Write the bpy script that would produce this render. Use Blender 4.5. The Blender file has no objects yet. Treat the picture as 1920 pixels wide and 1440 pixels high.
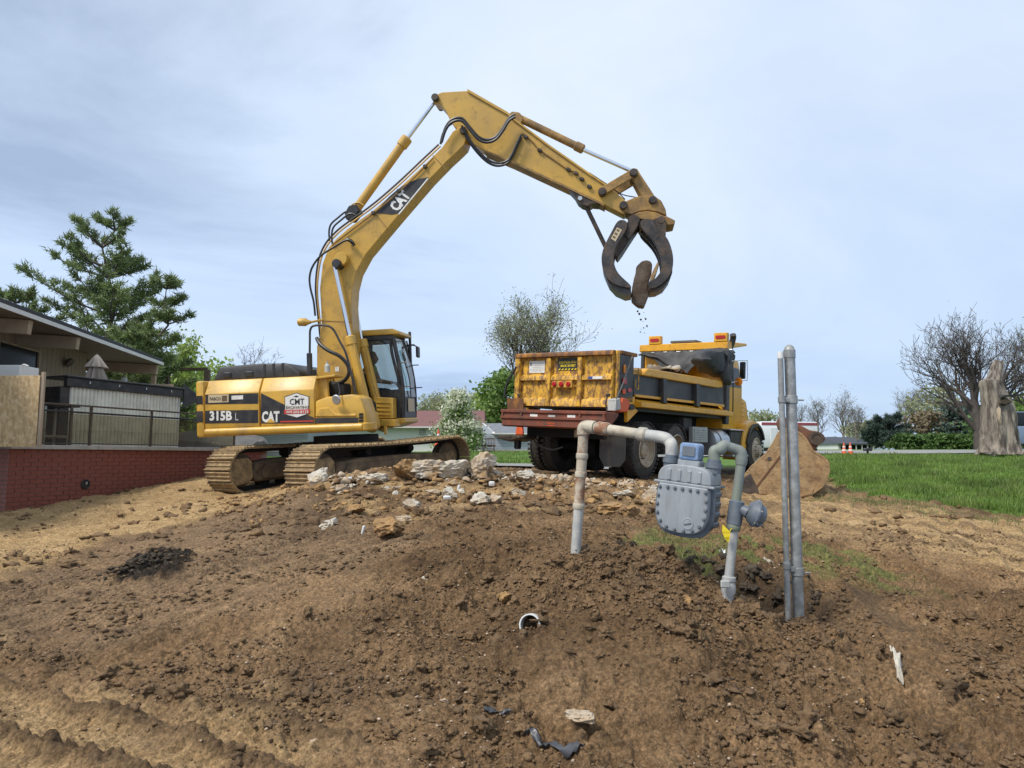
import bpy, bmesh, math, random
import numpy as np
from mathutils import Vector, Matrix
random.seed(7)
S = bpy.context.scene
COL = S.collection
R = math.radians
# ------------------------------------------------------------------ camera, sky, sun, exposure
FPX = 1335.0; CAMZ = 1.6; PITCH = math.atan(137 / FPX)
cam = bpy.data.cameras.new('camera'); cam.lens = FPX / 1920 * 36; cam.sensor_width = 36; cam.clip_start = .05; cam.clip_end = 3000
co = bpy.data.objects.new('camera', cam); COL.objects.link(co); co.location = (0, 0, CAMZ); co.rotation_euler = (R(90) + PITCH, 0, 0)
S.camera = co
SUN_EL, SUN_AZ = 52, -128          # azimuth from +Y towards +X
wd = bpy.data.worlds.new('World'); S.world = wd; wd.use_nodes = True
nt = wd.node_tree; nt.nodes.clear()
def N(t, k, **kw):
    n = t.nodes.new(k)
    for a, b in kw.items():
        if a.startswith('i_'):
            n.inputs[a[2:].replace('_', ' ')].default_value = b
        else: setattr(n, a, b)
    return n
L = nt.links.new
sky = N(nt, 'ShaderNodeTexSky', sky_type='NISHITA', sun_disc=False); sky.sun_elevation = R(SUN_EL); sky.sun_rotation = R(SUN_AZ); sky.air_density = 1.2; sky.dust_density = 1.5
tc = N(nt, 'ShaderNodeTexCoord'); sp = N(nt, 'ShaderNodeSeparateXYZ'); L(tc.outputs['Generated'], sp.inputs[0])
zc = N(nt, 'ShaderNodeMath', operation='MAXIMUM'); L(sp.outputs['Z'], zc.inputs[0]); zc.inputs[1].default_value = 0.0
za = N(nt, 'ShaderNodeMath', operation='ADD'); L(zc.outputs[0], za.inputs[0]); za.inputs[1].default_value = .30
dx = N(nt, 'ShaderNodeMath', operation='DIVIDE'); L(sp.outputs['X'], dx.inputs[0]); L(za.outputs[0], dx.inputs[1])
dy = N(nt, 'ShaderNodeMath', operation='DIVIDE'); L(sp.outputs['Y'], dy.inputs[0]); L(za.outputs[0], dy.inputs[1])
cb = N(nt, 'ShaderNodeCombineXYZ'); L(dx.outputs[0], cb.inputs[0]); L(dy.outputs[0], cb.inputs[1])
mp = N(nt, 'ShaderNodeMapping'); mp.inputs['Location'].default_value = (3.1, .7, 0); mp.inputs['Rotation'].default_value = (0, 0, R(35)); mp.inputs['Scale'].default_value = (-.55, .75, 1); L(cb.outputs[0], mp.inputs[0])
n1 = N(nt, 'ShaderNodeTexNoise', i_Scale=1.0, i_Detail=9.0, i_Roughness=.58, i_Distortion=.5); L(mp.outputs[0], n1.inputs['Vector'])
mp2 = N(nt, 'ShaderNodeMapping'); mp2.inputs['Location'].default_value = (7.3, 2.1, 0); mp2.inputs['Scale'].default_value = (.22, .22, 1); L(cb.outputs[0], mp2.inputs[0])
n2 = N(nt, 'ShaderNodeTexNoise', i_Scale=1.0, i_Detail=3.0, i_Roughness=.5); L(mp2.outputs[0], n2.inputs['Vector'])
r1 = N(nt, 'ShaderNodeValToRGB'); L(n1.outputs['Fac'], r1.inputs[0])
r1.color_ramp.elements[0].position = .34; r1.color_ramp.elements[0].color = (3.8, 4.75, 6.4, 1)
r1.color_ramp.elements[1].position = .62; r1.color_ramp.elements[1].color = (7.4, 8.3, 9.5, 1)
e = r1.color_ramp.elements.new(.47); e.color = (6.2, 7.35, 9.1, 1)
r2 = N(nt, 'ShaderNodeValToRGB'); L(n2.outputs['Fac'], r2.inputs[0])
r2.color_ramp.elements[0].position = .32; r2.color_ramp.elements[0].color = (.80, .80, .80, 1)
r2.color_ramp.elements[1].position = .64; r2.color_ramp.elements[1].color = (.97, .97, .97, 1)
mx = N(nt, 'ShaderNodeMix', data_type='RGBA'); L(r2.outputs[0], mx.inputs['Factor']); L(sky.outputs[0], mx.inputs['A']); L(r1.outputs[0], mx.inputs['B'])
rz = N(nt, 'ShaderNodeValToRGB'); L(sp.outputs['Z'], rz.inputs[0])
rz.color_ramp.elements[0].position = 0.0; rz.color_ramp.elements[0].color = (.80, .89, 1.0, 1); rz.color_ramp.elements[1].position = .55; rz.color_ramp.elements[1].color = (1.02, 1.01, 1.0, 1)
mz = N(nt, 'ShaderNodeMix', data_type='RGBA', blend_type='MULTIPLY'); mz.inputs['Factor'].default_value = 1; L(mx.outputs['Result'], mz.inputs['A']); L(rz.outputs[0], mz.inputs['B']); mx = mz
bg = N(nt, 'ShaderNodeBackground'); bg.inputs['Strength'].default_value = .1; L(mx.outputs['Result'], bg.inputs['Color'])
wo = N(nt, 'ShaderNodeOutputWorld'); L(bg.outputs[0], wo.inputs['Surface'])
sl = bpy.data.lights.new('sun', 'SUN'); sl.energy = 3.3; sl.angle = R(14); sl.color = (1, .95, .88)
so = bpy.data.objects.new('sun', sl); COL.objects.link(so)
sd = Vector((math.sin(R(SUN_AZ)) * math.cos(R(SUN_EL)), math.cos(R(SUN_AZ)) * math.cos(R(SUN_EL)), math.sin(R(SUN_EL))))
so.rotation_euler = sd.to_track_quat('Z', 'Y').to_euler(); so.location = sd * 60
vs = S.view_settings; vs.view_transform = 'Standard'; vs.look = 'None'; vs.exposure = .20; vs.gamma = 1; vs.use_curve_mapping = False

# ------------------------------------------------------------------ pixel <-> space (measuring the photograph)
CAM = Vector((0, 0, CAMZ)); _c, _s = math.cos(PITCH), math.sin(PITCH)
def ray(px, py):
    u = (px - 960) / FPX; v = (720 - py) / FPX
    return Vector((u, _c - v * _s, _s + v * _c))
def PW(px, py, D):
    r = ray(px, py); return CAM + r * (D / r.y)
def unproj(Mi, px, py, axis, val):
    o = Mi @ CAM; d = Mi.to_3x3() @ ray(px, py)
    t = (val - o[axis]) / d[axis]
    return o + d * t

# ------------------------------------------------------------------ materials
MATS = {}
def pmat(name, base, rough=.6, metal=0.0, var=.12, scale=2.5, dirt=None, damt=.0, dscale=1.6, dsharp=.12, bump=.0, bscale=40, stretch=(1, 1, 1), spec=.5, trans=0.0, dirt2=None, d2amt=0.0, d2scale=6, coat=0.0):
    m = bpy.data.materials.new(name); m.use_nodes = True; t = m.node_tree; l = t.links.new
    b = t.nodes['Principled BSDF']; b.inputs['Roughness'].default_value = rough; b.inputs['Metallic'].default_value = metal
    b.inputs['Specular IOR Level'].default_value = spec
    if coat: b.inputs['Coat Weight'].default_value = coat; b.inputs['Coat Roughness'].default_value = .25
    c = N(t, 'ShaderNodeTexCoord'); mp = N(t, 'ShaderNodeMapping'); mp.inputs['Scale'].default_value = stretch; l(c.outputs['Object'], mp.inputs[0])
    n = N(t, 'ShaderNodeTexNoise', i_Scale=scale, i_Detail=5.0, i_Roughness=.6); l(mp.outputs[0], n.inputs['Vector'])
    rp = N(t, 'ShaderNodeValToRGB'); l(n.outputs['Fac'], rp.inputs[0])
    rp.color_ramp.elements[0].position = .3; rp.color_ramp.elements[1].position = .7
    rp.color_ramp.elements[0].color = [max(0, x * (1 - var)) for x in base] + [1]
    rp.color_ramp.elements[1].color = [min(1, x * (1 + var)) for x in base] + [1]
    out = rp.outputs[0]
    for (dc, da, ds, off) in ((dirt, damt, dscale, 0), (dirt2, d2amt, d2scale, 13.7)):
        if dc is None or da <= 0: continue
        m2 = N(t, 'ShaderNodeMapping'); m2.inputs['Scale'].default_value = stretch; m2.inputs['Location'].default_value = (off + 3.1, off, off * .7); l(c.outputs['Object'], m2.inputs[0])
        d = N(t, 'ShaderNodeTexNoise', i_Scale=ds, i_Detail=9.0, i_Roughness=.68); l(m2.outputs[0], d.inputs['Vector'])
        r = N(t, 'ShaderNodeValToRGB'); l(d.outputs['Fac'], r.inputs[0])
        th = 1 - da
        lo = .25 + .5 * th
        r.color_ramp.elements[0].position = max(0, lo - dsharp * .5); r.color_ramp.elements[0].color = (0, 0, 0, 1)
        r.color_ramp.elements[1].position = min(1, lo + dsharp * .5); r.color_ramp.elements[1].color = (.92, .92, .92, 1)
        x = N(t, 'ShaderNodeMix', data_type='RGBA'); l(r.outputs[0], x.inputs['Factor']); l(out, x.inputs['A']); x.inputs['B'].default_value = list(dc) + [1]
        out = x.outputs['Result']
        if metal > 0 and off == 0:
            iv = N(t, 'ShaderNodeMath', operation='MULTIPLY_ADD'); l(r.outputs[0], iv.inputs[0]); iv.inputs[1].default_value = -metal; iv.inputs[2].default_value = metal; l(iv.outputs[0], b.inputs['Metallic'])
    l(out, b.inputs['Base Color'])
    if bump:
        bn = N(t, 'ShaderNodeTexNoise', i_Scale=bscale, i_Detail=6.0, i_Roughness=.65); l(mp.outputs[0], bn.inputs['Vector'])
        bu = N(t, 'ShaderNodeBump', i_Strength=min(1, bump), i_Distance=.02 * max(1, bump)); l(bn.outputs['Fac'], bu.inputs['Height']); l(bu.outputs[0], b.inputs['Normal'])
    if trans:
        tr = N(t, 'ShaderNodeBsdfTranslucent'); l(out, tr.inputs['Color']); ms = N(t, 'ShaderNodeMixShader'); ms.inputs[0].default_value = trans
        l(b.outputs[0], ms.inputs[1]); l(tr.outputs[0], ms.inputs[2]); l(ms.outputs[0], t.nodes['Material Output'].inputs['Surface'])
    MATS[name] = m
    return m
def glassmat(name, tint, refl=.12, rough=.03, dust=0.0, ior=1.45):
    m = bpy.data.materials.new(name); m.use_nodes = True; t = m.node_tree; t.nodes.remove(t.nodes['Principled BSDF']); l = t.links.new
    tr = N(t, 'ShaderNodeBsdfTransparent'); tr.inputs[0].default_value = list(tint) + [1]
    gl = N(t, 'ShaderNodeBsdfGlossy'); gl.inputs['Color'].default_value = (.9, .9, .9, 1); gl.inputs['Roughness'].default_value = rough
    fr = N(t, 'ShaderNodeFresnel'); fr.inputs[0].default_value = ior
    ad = N(t, 'ShaderNodeMath', operation='ADD'); l(fr.outputs[0], ad.inputs[0]); ad.inputs[1].default_value = refl
    mx = N(t, 'ShaderNodeMixShader'); l(ad.outputs[0], mx.inputs[0]); l(tr.outputs[0], mx.inputs[1]); l(gl.outputs[0], mx.inputs[2])
    if dust:
        df = N(t, 'ShaderNodeBsdfDiffuse'); df.inputs[0].default_value = (.5, .48, .44, 1)
        m3 = N(t, 'ShaderNodeMixShader'); m3.inputs[0].default_value = dust; l(mx.outputs[0], m3.inputs[1]); l(df.outputs[0], m3.inputs[2]); mx = m3
    l(mx.outputs[0], t.nodes['Material Output'].inputs['Surface'])
    MATS[name] = m; return m
MUD = (.20, .135, .075); RUST = (.13, .055, .025); TAN = (.34, .22, .10)
pmat('cat_yellow', (.60, .35, .05), .45, var=.07, dirt=(.30, .19, .07), damt=.22, dscale=2.2, dsharp=.3, dirt2=(.10, .065, .035), d2amt=.11, d2scale=9, coat=.12)
pmat('cat_boom', (.52, .30, .042), .45, var=.08, scale=1.2, dirt=(.33, .20, .06), damt=.28, dscale=1.1, dsharp=.35, dirt2=(.08, .05, .03), d2amt=.10, d2scale=7, coat=.12)
pmat('worn_yellow', (.34, .19, .045), .6, var=.25, scale=5, dirt=(.10, .06, .03), damt=.42, dscale=4, dsharp=.3, bump=.25, bscale=30)
pmat('black_paint', (.018, .018, .02), .45, var=.3, dirt=(.10, .08, .06), damt=.18, dscale=5, dsharp=.4)
pmat('black_plastic', (.018, .018, .02), .5, var=.25, scale=6, dirt=(.09, .085, .08), damt=.35, dscale=3, dsharp=.5)
pmat('rubber_hose', (.014, .014, .015), .42, var=.2)
pmat('chrome', (.72, .74, .77), .16, 1.0, var=.04)
pmat('dark_steel', (.032, .028, .026), .5, .35, var=.4, scale=5, dirt=(.14, .085, .045), damt=.36, dscale=4, dsharp=.35, bump=.25, bscale=25)
pmat('worn_steel', (.062, .055, .050), .42, .5, var=.45, scale=6, dirt=(.14, .085, .045), damt=.30, dscale=5, dsharp=.3, bump=.3, bscale=25)
pmat('muddy_track', (.36, .25, .125), .85, var=.35, scale=7, dirt=(.06, .05, .045), damt=.36, dscale=8, dsharp=.3, bump=.8, bscale=22)
pmat('muddy_frame', (.20, .14, .08), .9, var=.35, scale=3, dirt=(.045, .036, .03), damt=.35, dscale=4, dsharp=.4, bump=.7, bscale=14)
pmat('undercarriage_black', (.012, .011, .01), .8, var=.3, dirt=(.05, .035, .022), damt=.22, dscale=5)
pmat('white_decal', (.72, .71, .67), .5, var=.05, dirt=(.45, .40, .32), damt=.2, dscale=12, dsharp=.4)
pmat('beige_decal', (.50, .40, .25), .5, var=.08)
pmat('red_decal', (.50, .045, .03), .5, var=.08)
pmat('brown_decal', (.12, .08, .04), .5)
pmat('blue_decal', (.05, .07, .25), .5)
pmat('truck_yellow', (.72, .355, .016), .42, var=.08, scale=1.5, dirt=(.42, .20, .03), damt=.22, dscale=2, dsharp=.3, dirt2=(.12, .06, .025), d2amt=.10, d2scale=8, coat=.15)
pmat('tailgate_yellow', (.62, .34, .035), .55, var=.25, scale=4, dirt=(.17, .08, .03), damt=.46, dscale=14, dsharp=.12, stretch=(1, 1, .5), dirt2=(.17, .11, .075), d2amt=.27, d2scale=9, bump=.15, bscale=30)
pmat('rusty_rail', (.36, .15, .02), .7, var=.3, scale=5, dirt=(.10, .045, .022), damt=.6, dscale=6, dsharp=.2, stretch=(1, 1, .4), bump=.3)
pmat('truck_grey', (.034, .036, .038), .5, var=.15, dirt=(.12, .10, .08), damt=.18, dscale=3, dsharp=.4)
pmat('apron_red', (.21, .055, .028), .7, var=.25, scale=4, dirt=(.085, .05, .035), damt=.42, dscale=4, dsharp=.3, stretch=(1, 1, .5), bump=.3)
pmat('safety_orange', (.62, .10, .025), .5, var=.12, dirt=(.2, .07, .04), damt=.2, dscale=8)
pmat('red_lens', (.40, .012, .015), .25, var=.1)
pmat('amber_lens', (.62, .19, .01), .25, var=.1)
pmat('tarp_black', (.02, .021, .023), .62, var=.25, scale=6, dirt=(.085, .08, .075), damt=.3, dscale=3, dsharp=.5)
pmat('tyre_rubber', (.02, .019, .018), .85, var=.3, dirt=(.13, .11, .085), damt=.36, dscale=4, dsharp=.5)
pmat('tyre_side', (.055, .052, .048), .85, var=.3, dirt=(.15, .125, .10), damt=.4, dscale=5, dsharp=.5)
pmat('wheel_rim', (.50, .42, .30), .6, var=.12, dirt=(.19, .13, .08), damt=.35, dscale=6, dsharp=.4)
pmat('mud_flap', (.10, .095, .088), .8, var=.25, scale=3, stretch=(1, 1, .3), dirt=(.17, .15, .12), damt=.3, dscale=5)
pmat('aluminium', (.55, .56, .57), .35, .8, var=.08, dirt=(.3, .27, .23), damt=.25, dscale=5)
pmat('pale_grey_metal', (.42, .42, .39), .6, var=.1, dirt=(.2, .17, .14), damt=.25, dscale=6)
pmat('meter_grey', (.255, .275, .29), .48, var=.08, scale=9, dirt=(.30, .32, .33), damt=.40, dscale=7, dsharp=.5, stretch=(1, 1, .16), dirt2=(.13, .12, .10), d2amt=.12, d2scale=20, bump=.12, bscale=90)
pmat('meter_dark', (.095, .115, .14), .5, var=.2, scale=12, dirt=(.19, .20, .2), damt=.25, dscale=12, dsharp=.4)
pmat('meter_blue', (.12, .20, .34), .5, var=.2, scale=18, dirt=(.30, .36, .44), damt=.35, dscale=14, dsharp=.3)
pmat('pipe_cream', (.44, .385, .29), .65, var=.12, scale=8, dirt=(.23, .115, .055), damt=.30, dscale=8, dsharp=.12, dirt2=(.24, .24, .24), d2amt=.30, d2scale=4, bump=.2, bscale=60)
pmat('pipe_grey', (.34, .34, .32), .6, var=.12, scale=9, dirt=(.48, .46, .41), damt=.35, dscale=11, dsharp=.2, bump=.15, bscale=60)
pmat('pipe_rusty', (.42, .35, .26), .7, var=.2, scale=10, dirt=(.22, .085, .035), damt=.48, dscale=9, dsharp=.12, bump=.3, bscale=60)
pmat('pipe_green', (.185, .20, .185), .6, var=.2, scale=8, stretch=(1, 1, .25), dirt=(.17, .20, .095), damt=.42, dscale=8, dsharp=.4, bump=.12, bscale=70)
pmat('galvanised', (.25, .25, .235), .5, .4, var=.14, scale=14, dirt=(.40, .40, .39), damt=.35, dscale=22, dsharp=.25, dirt2=(.2, .19, .17), d2amt=.25, d2scale=9)
pmat('tag_yellow', (.80, .60, .02), .5, var=.05)
pmat('pvc_white', (.66, .67, .63), .4, var=.05, dirt=(.35, .28, .2), damt=.2, dscale=12)
pmat('brick', (.235, .070, .044), .85, var=.22, scale=3, dirt=(.17, .045, .032), damt=.3, dscale=9, dsharp=.3, bump=.4, bscale=60)
pmat('brick_lit', (.33, .14, .11), .85, var=.15, scale=3, bump=.4, bscale=60)  # paler brick copy: light on the wall's return put into its colour
pmat('brick_wall_core', (.27, .20, .17), .95, var=.15, bump=.4, bscale=50)
pmat('cap_concrete', (.42, .395, .35), .85, var=.12, scale=4, dirt=(.25, .235, .21), damt=.35, dscale=5, dsharp=.4, bump=.25)
pmat('concrete', (.43, .39, .32), .9, var=.2, scale=5, dirt=(.33, .20, .085), damt=.52, dscale=3.2, dsharp=.2, dirt2=(.60, .57, .50), d2amt=.22, d2scale=9, bump=.8, bscale=14)
pmat('concrete_white', (.52, .48, .40), .9, var=.14, scale=6, dirt=(.36, .25, .13), damt=.34, dscale=5, dsharp=.25, bump=.7, bscale=18)
pmat('clay_lump', (.36, .215, .085), .95, var=.25, scale=6, dirt=(.19, .115, .06), damt=.4, dscale=5, dsharp=.3, bump=.9, bscale=18)
pmat('dirty_slab', (.15, .115, .085), .9, var=.3, scale=6, dirt=(.055, .035, .022), damt=.45, dscale=3.5, dsharp=.3, bump=.7, bscale=22)
pmat('soil_clod', (.176, .108, .053), .95, var=.35, scale=2.2, bump=.9, bscale=60)
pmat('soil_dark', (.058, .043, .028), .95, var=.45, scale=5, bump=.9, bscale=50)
pmat('pebble', (.36, .27, .19), .85, var=.4, scale=1.3)
pmat('siding_tan', (.27, .205, .135), .8, var=.1, scale=4, stretch=(1, 1, .2), bump=.1)
pmat('soffit', (.23, .175, .12), .8, var=.08)
pmat('beam_wood', (.36, .265, .165), .75, var=.12, scale=6, stretch=(.2, 1, 1))
pmat('shingle_dark', (.045, .047, .05), .9, var=.2, scale=9)
pmat('white_trim', (.62, .60, .56), .6, var=.05)
pmat('osb', (.50, .345, .175), .8, var=.3, scale=12, dirt=(.66, .50, .29), damt=.44, dscale=15, dsharp=.06, dirt2=(.30, .18, .08), d2amt=.26, d2scale=20, stretch=(1, 1, .6))
pmat('foam_white', (.66, .66, .63), .6, var=.03)
pmat('corrugated', (.82, .79, .66), .5, var=.05, dirt=(.42, .40, .32), damt=.3, dscale=3, dsharp=.5)
pmat('brown_metal', (.075, .055, .038), .5, var=.15)
pmat('umbrella_cloth', (.36, .30, .245), .85, var=.1)
pmat('grey_siding', (.30, .315, .33), .75, var=.05)
pmat('blue_siding', (.50, .54, .60), .7, var=.04)
pmat('white_siding', (.66, .65, .62), .7, var=.04)
pmat('roof_maroon', (.17, .078, .072), .9, var=.15, scale=4, stretch=(1, 1, 6))
pmat('roof_grey', (.17, .18, .20), .9, var=.15, scale=4)
pmat('roof_navy', (.06, .068, .085), .9, var=.12)
pmat('dark_glass', (.010, .012, .015), .12, var=.1, spec=.35)
pmat('deck_wood', (.15, .075, .05), .75, var=.2)
pmat('bark', (.085, .070, .060), .95, var=.3, scale=4, bump=.5, bscale=14)
pmat('bark_pale', (.155, .135, .115), .95, var=.3, scale=4)
pmat('bark_snag', (.23, .195, .16), .95, var=.4, scale=8, stretch=(1, 1, .16), dirt=(.07, .055, .045), damt=.46, dscale=9, dsharp=.12, dirt2=(.33, .28, .22), d2amt=.25, d2scale=5, bump=1.0, bscale=16)
pmat('wood_pale', (.36, .28, .20), .9, var=.2, scale=5, stretch=(1, 1, .2))
pmat('leaf_pine', (.17, .22, .075), .6, var=.45, scale=.9, trans=.2)
pmat('leaf_spruce', (.055, .085, .068), .65, var=.4, scale=.9, trans=.15)
pmat('leaf_lime', (.27, .36, .075), .6, var=.3, scale=.8, trans=.35)
pmat('leaf_green', (.15, .24, .05), .6, var=.35, scale=.8, trans=.3)
pmat('leaf_pale', (.32, .34, .19), .6, var=.3, scale=.8, trans=.45)
pmat('leaf_hedge', (.085, .15, .035), .6, var=.35, scale=.8, trans=.2)
pmat('leaf_brown', (.16, .12, .07), .7, var=.3, scale=.8, trans=.2)
pmat('blossom', (.62, .63, .48), .6, var=.2, scale=.8, trans=.3)
pmat('grass_lawn', (.13, .215, .036), .55, var=.6, scale=1.1, trans=.3, dirt=(.20, .22, .07), damt=.26, dscale=2.2, dsharp=.4)
pmat('grass_dry', (.20, .205, .075), .6, var=.4, scale=1.5, trans=.3)
pmat('asphalt', (.24, .235, .225), .9, var=.1, bump=.2)
pmat('white_vehicle', (.72, .73, .75), .35, var=.03, coat=.3)
pmat('maroon_paint', (.28, .05, .06), .5)
pmat('suv_blue', (.13, .18, .25), .3, var=.05, coat=.5)
pmat('cone_orange', (.75, .12, .05), .5, var=.05)
pmat('bucket_rust', (.27, .165, .075), .8, var=.4, scale=5, dirt=(.36, .25, .125), damt=.42, dscale=5, dsharp=.2, dirt2=(.12, .06, .03), d2amt=.28, d2scale=9, bump=.7, bscale=18)
pmat('bucket_ear', (.16, .062, .026), .6, var=.25, dirt=(.05, .035, .028), damt=.35, dscale=4, dsharp=.3)
pmat('plastic_sheet', (.052, .054, .06), .4, var=.25)
pmat('skin_tone', (.20, .105, .07), .55, var=.05)
pmat('hair_dark', (.02, .016, .013), .8)
pmat('shirt_peach', (.62, .36, .28), .8, var=.05)
pmat('shirt_lime', (.42, .46, .10), .8, var=.05)
pmat('trousers', (.05, .055, .07), .85)
pmat('seat_cloth', (.035, .035, .04), .9)
pmat('wood_old', (.10, .07, .045), .9, var=.2)
glassmat('cab_glass', (.80, .84, .83), .02, .02, .05)
glassmat('cab_glass_teal', (.42, .62, .62), .10, .03, .10)
glassmat('rail_glass', (.74, .71, .62), .0, .04, .05, 1.12)
glassmat('mirror_glass', (.1, .1, .1), .8, .02)

# ------------------------------------------------------------------ geometry
def mk(name, verts, faces, mat, parent=None, M=None, smooth=False, bevel=0.0, seg=1, ang=35, fixn=True):
    me = bpy.data.meshes.new(name)
    bm = bmesh.new()
    vs_ = [bm.verts.new(v) for v in verts]
    for f in faces:
        try: bm.faces.new([vs_[i] for i in f])
        except ValueError: pass
    if fixn: bmesh.ops.recalc_face_normals(bm, faces=bm.faces[:])
    if bevel:
        ed = [e for e in bm.edges if len(e.link_faces) == 2 and e.calc_face_angle(0) > R(25)]
        bmesh.ops.bevel(bm, geom=ed, offset=bevel, segments=seg, affect='EDGES', profile=.5, clamp_overlap=True)
    if smooth or bevel:
        for f in bm.faces: f.smooth = True
        for e in bm.edges:
            if len(e.link_faces) == 2 and e.calc_face_angle(0) > R(ang): e.smooth = False
    bm.to_mesh(me); bm.free()
    return link(name, me, mat, parent, M)
def link(name, me, mat, parent=None, M=None):
    if mat and not len(me.materials): me.materials.append(MATS[mat])
    o = bpy.data.objects.new(name, me); COL.objects.link(o)
    if parent: o.parent = parent
    if M is not None: o.matrix_basis = M
    return o
def dup(o, parent=None, M=None):
    c = o.copy(); COL.objects.link(c); c.parent = parent
    if M is not None: c.matrix_basis = M
    return c
def dup_tree(o, M, label=None, group=None):
    c = dup(o, None, M)
    if label: c['label'] = label
    if group: c['group'] = group
    for ch in o.children:
        d = dup(ch, c)
        for g in ch.children: dup(g, d)
    return c
def empty(name, M, label=None, cat=None, group=None):
    o = bpy.data.objects.new(name, None); COL.objects.link(o); o.matrix_basis = M; o.empty_display_size = .2
    tag(o, label, cat, group); return o
def tag(o, label=None, cat=None, group=None, kind=None):
    if label: o['label'] = label
    if cat: o['category'] = cat
    if group: o['group'] = group
    if kind: o['kind'] = kind
    return o
T = Matrix.Translation
def RZ(a): return Matrix.Rotation(a, 4, 'Z')
def RX(a): return Matrix.Rotation(a, 4, 'X')
def RY(a): return Matrix.Rotation(a, 4, 'Y')
def frame_to(p0, p1):
    d = (Vector(p1) - Vector(p0)); q = d.to_track_quat('Z', 'Y'); return q.to_matrix(), d.length
class G:
    def __init__(s): s.v = []; s.f = []
    def add(s, v, f):
        b = len(s.v); s.v += [tuple(x) for x in v]; s.f += [tuple(i + b for i in q) for q in f]; return s
    def box(s, c, sz, M=None):
        hx, hy, hz = sz[0] / 2, sz[1] / 2, sz[2] / 2
        v = [Vector((x * hx, y * hy, z * hz)) for z in (-1, 1) for y in (-1, 1) for x in (-1, 1)]
        if M: v = [M @ q for q in v]
        v = [q + Vector(c) for q in v]
        return s.add(v, [(0, 2, 3, 1), (4, 5, 7, 6), (0, 1, 5, 4), (2, 6, 7, 3), (0, 4, 6, 2), (1, 3, 7, 5)])
    def bx(s, x0, x1, y0, y1, z0, z1):
        return s.box(((x0 + x1) / 2, (y0 + y1) / 2, (z0 + z1) / 2), (abs(x1 - x0), abs(y1 - y0), abs(z1 - z0)))
    def prism(s, pts, d0, d1, ax=1):
        """outline of two coordinates extruded along axis ax"""
        def mkv(p, d):
            q = [0, 0, 0]; o = [a for a in (0, 1, 2) if a != ax]; q[o[0]], q[o[1]] = p[0], p[1]; q[ax] = d; return q
        n = len(pts)
        v = [mkv(p, d0) for p in pts] + [mkv(p, d1) for p in pts]
        f = [tuple(range(n)), tuple(range(2 * n - 1, n - 1, -1))] + [(i, n + i, n + (i + 1) % n, (i + 1) % n) for i in range(n)]
        return s.add(v, f)
    def cyl(s, p0, p1, r0, r1=None, seg=16):
        r1 = r0 if r1 is None else r1
        q, ln = frame_to(p0, p1); p0, p1 = Vector(p0), Vector(p1)
        v = []
        for p, r in ((p0, r0), (p1, r1)):
            for i in range(seg):
                a = 2 * math.pi * i / seg; v.append(p + q @ Vector((r * math.cos(a), r * math.sin(a), 0)))
        f = [tuple(range(seg - 1, -1, -1)), tuple(range(seg, 2 * seg))] + [(i, (i + 1) % seg, seg + (i + 1) % seg, seg + i) for i in range(seg)]
        return s.add(v, f)
    def lathe(s, prof, p0, p1, seg=20, caps=(1, 1)):
        """prof: (distance along the axis from p0, radius)"""
        q, ln = frame_to(p0, p1); p0 = Vector(p0); v = []; n = len(prof)
        for (h, r) in prof:
            for i in range(seg):
                a = 2 * math.pi * i / seg; v.append(p0 + q @ Vector((r * math.cos(a), r * math.sin(a), h)))
        f = ([tuple(range(seg - 1, -1, -1))] if caps[0] else []) + ([tuple(range((n - 1) * seg, n * seg))] if caps[1] else [])
        for k in range(n - 1):
            f += [(k * seg + i, k * seg + (i + 1) % seg, (k + 1) * seg + (i + 1) % seg, (k + 1) * seg + i) for i in range(seg)]
        return s.add(v, f)
    def tube(s, path, r, seg=8, sub=6, smooth=True):
        P = [Vector(p) for p in path]; rr = r if isinstance(r, (list, tuple)) else [r] * len(P)
        if smooth and len(P) > 2: P, rr = catmull(P, rr, sub)
        n = len(P); v = []; up = None
        for i in range(n):
            t = (P[min(i + 1, n - 1)] - P[max(i - 1, 0)]).normalized()
            if up is None:
                up = t.orthogonal().normalized()
            up = (up - t * up.dot(t)); up = up.normalized() if up.length > 1e-6 else t.orthogonal().normalized()
            w = t.cross(up)
            for k in range(seg):
                a = 2 * math.pi * k / seg; v.append(P[i] + (up * math.cos(a) + w * math.sin(a)) * rr[i])
        f = [tuple(range(seg - 1, -1, -1)), tuple(range((n - 1) * seg, n * seg))]
        for k in range(n - 1):
            f += [(k * seg + i, k * seg + (i + 1) % seg, (k + 1) * seg + (i + 1) % seg, (k + 1) * seg + i) for i in range(seg)]
        return s.add(v, f)
    def obj(s, name, mat, parent=None, M=None, **kw): return mk(name, s.v, s.f, mat, parent, M, **kw)
def catmull(P, rr, sub):
    o = []; ro = []
    n = len(P)
    for i in range(n - 1):
        p0, p1, p2, p3 = P[max(i - 1, 0)], P[i], P[i + 1], P[min(i + 2, n - 1)]
        for k in range(sub):
            t = k / sub; t2 = t * t; t3 = t2 * t
            o.append(.5 * ((2 * p1) + (p2 - p0) * t + (2 * p0 - 5 * p1 + 4 * p2 - p3) * t2 + (3 * p1 - p0 - 3 * p2 + p3) * t3)); ro.append(rr[i] + (rr[i + 1] - rr[i]) * t)
    o.append(P[-1]); ro.append(rr[-1]); return o, ro
def smooth2(pts, sub=5, closed=False):
    P = [Vector((p[0], p[1], 0)) for p in pts]
    if closed: P = [P[-1]] + P + [P[0], P[1]]
    o, _ = catmull(P, [0] * len(P), sub)
    if closed: o = o[sub:-(sub + 1)]
    return [(p.x, p.y) for p in o]
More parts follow.
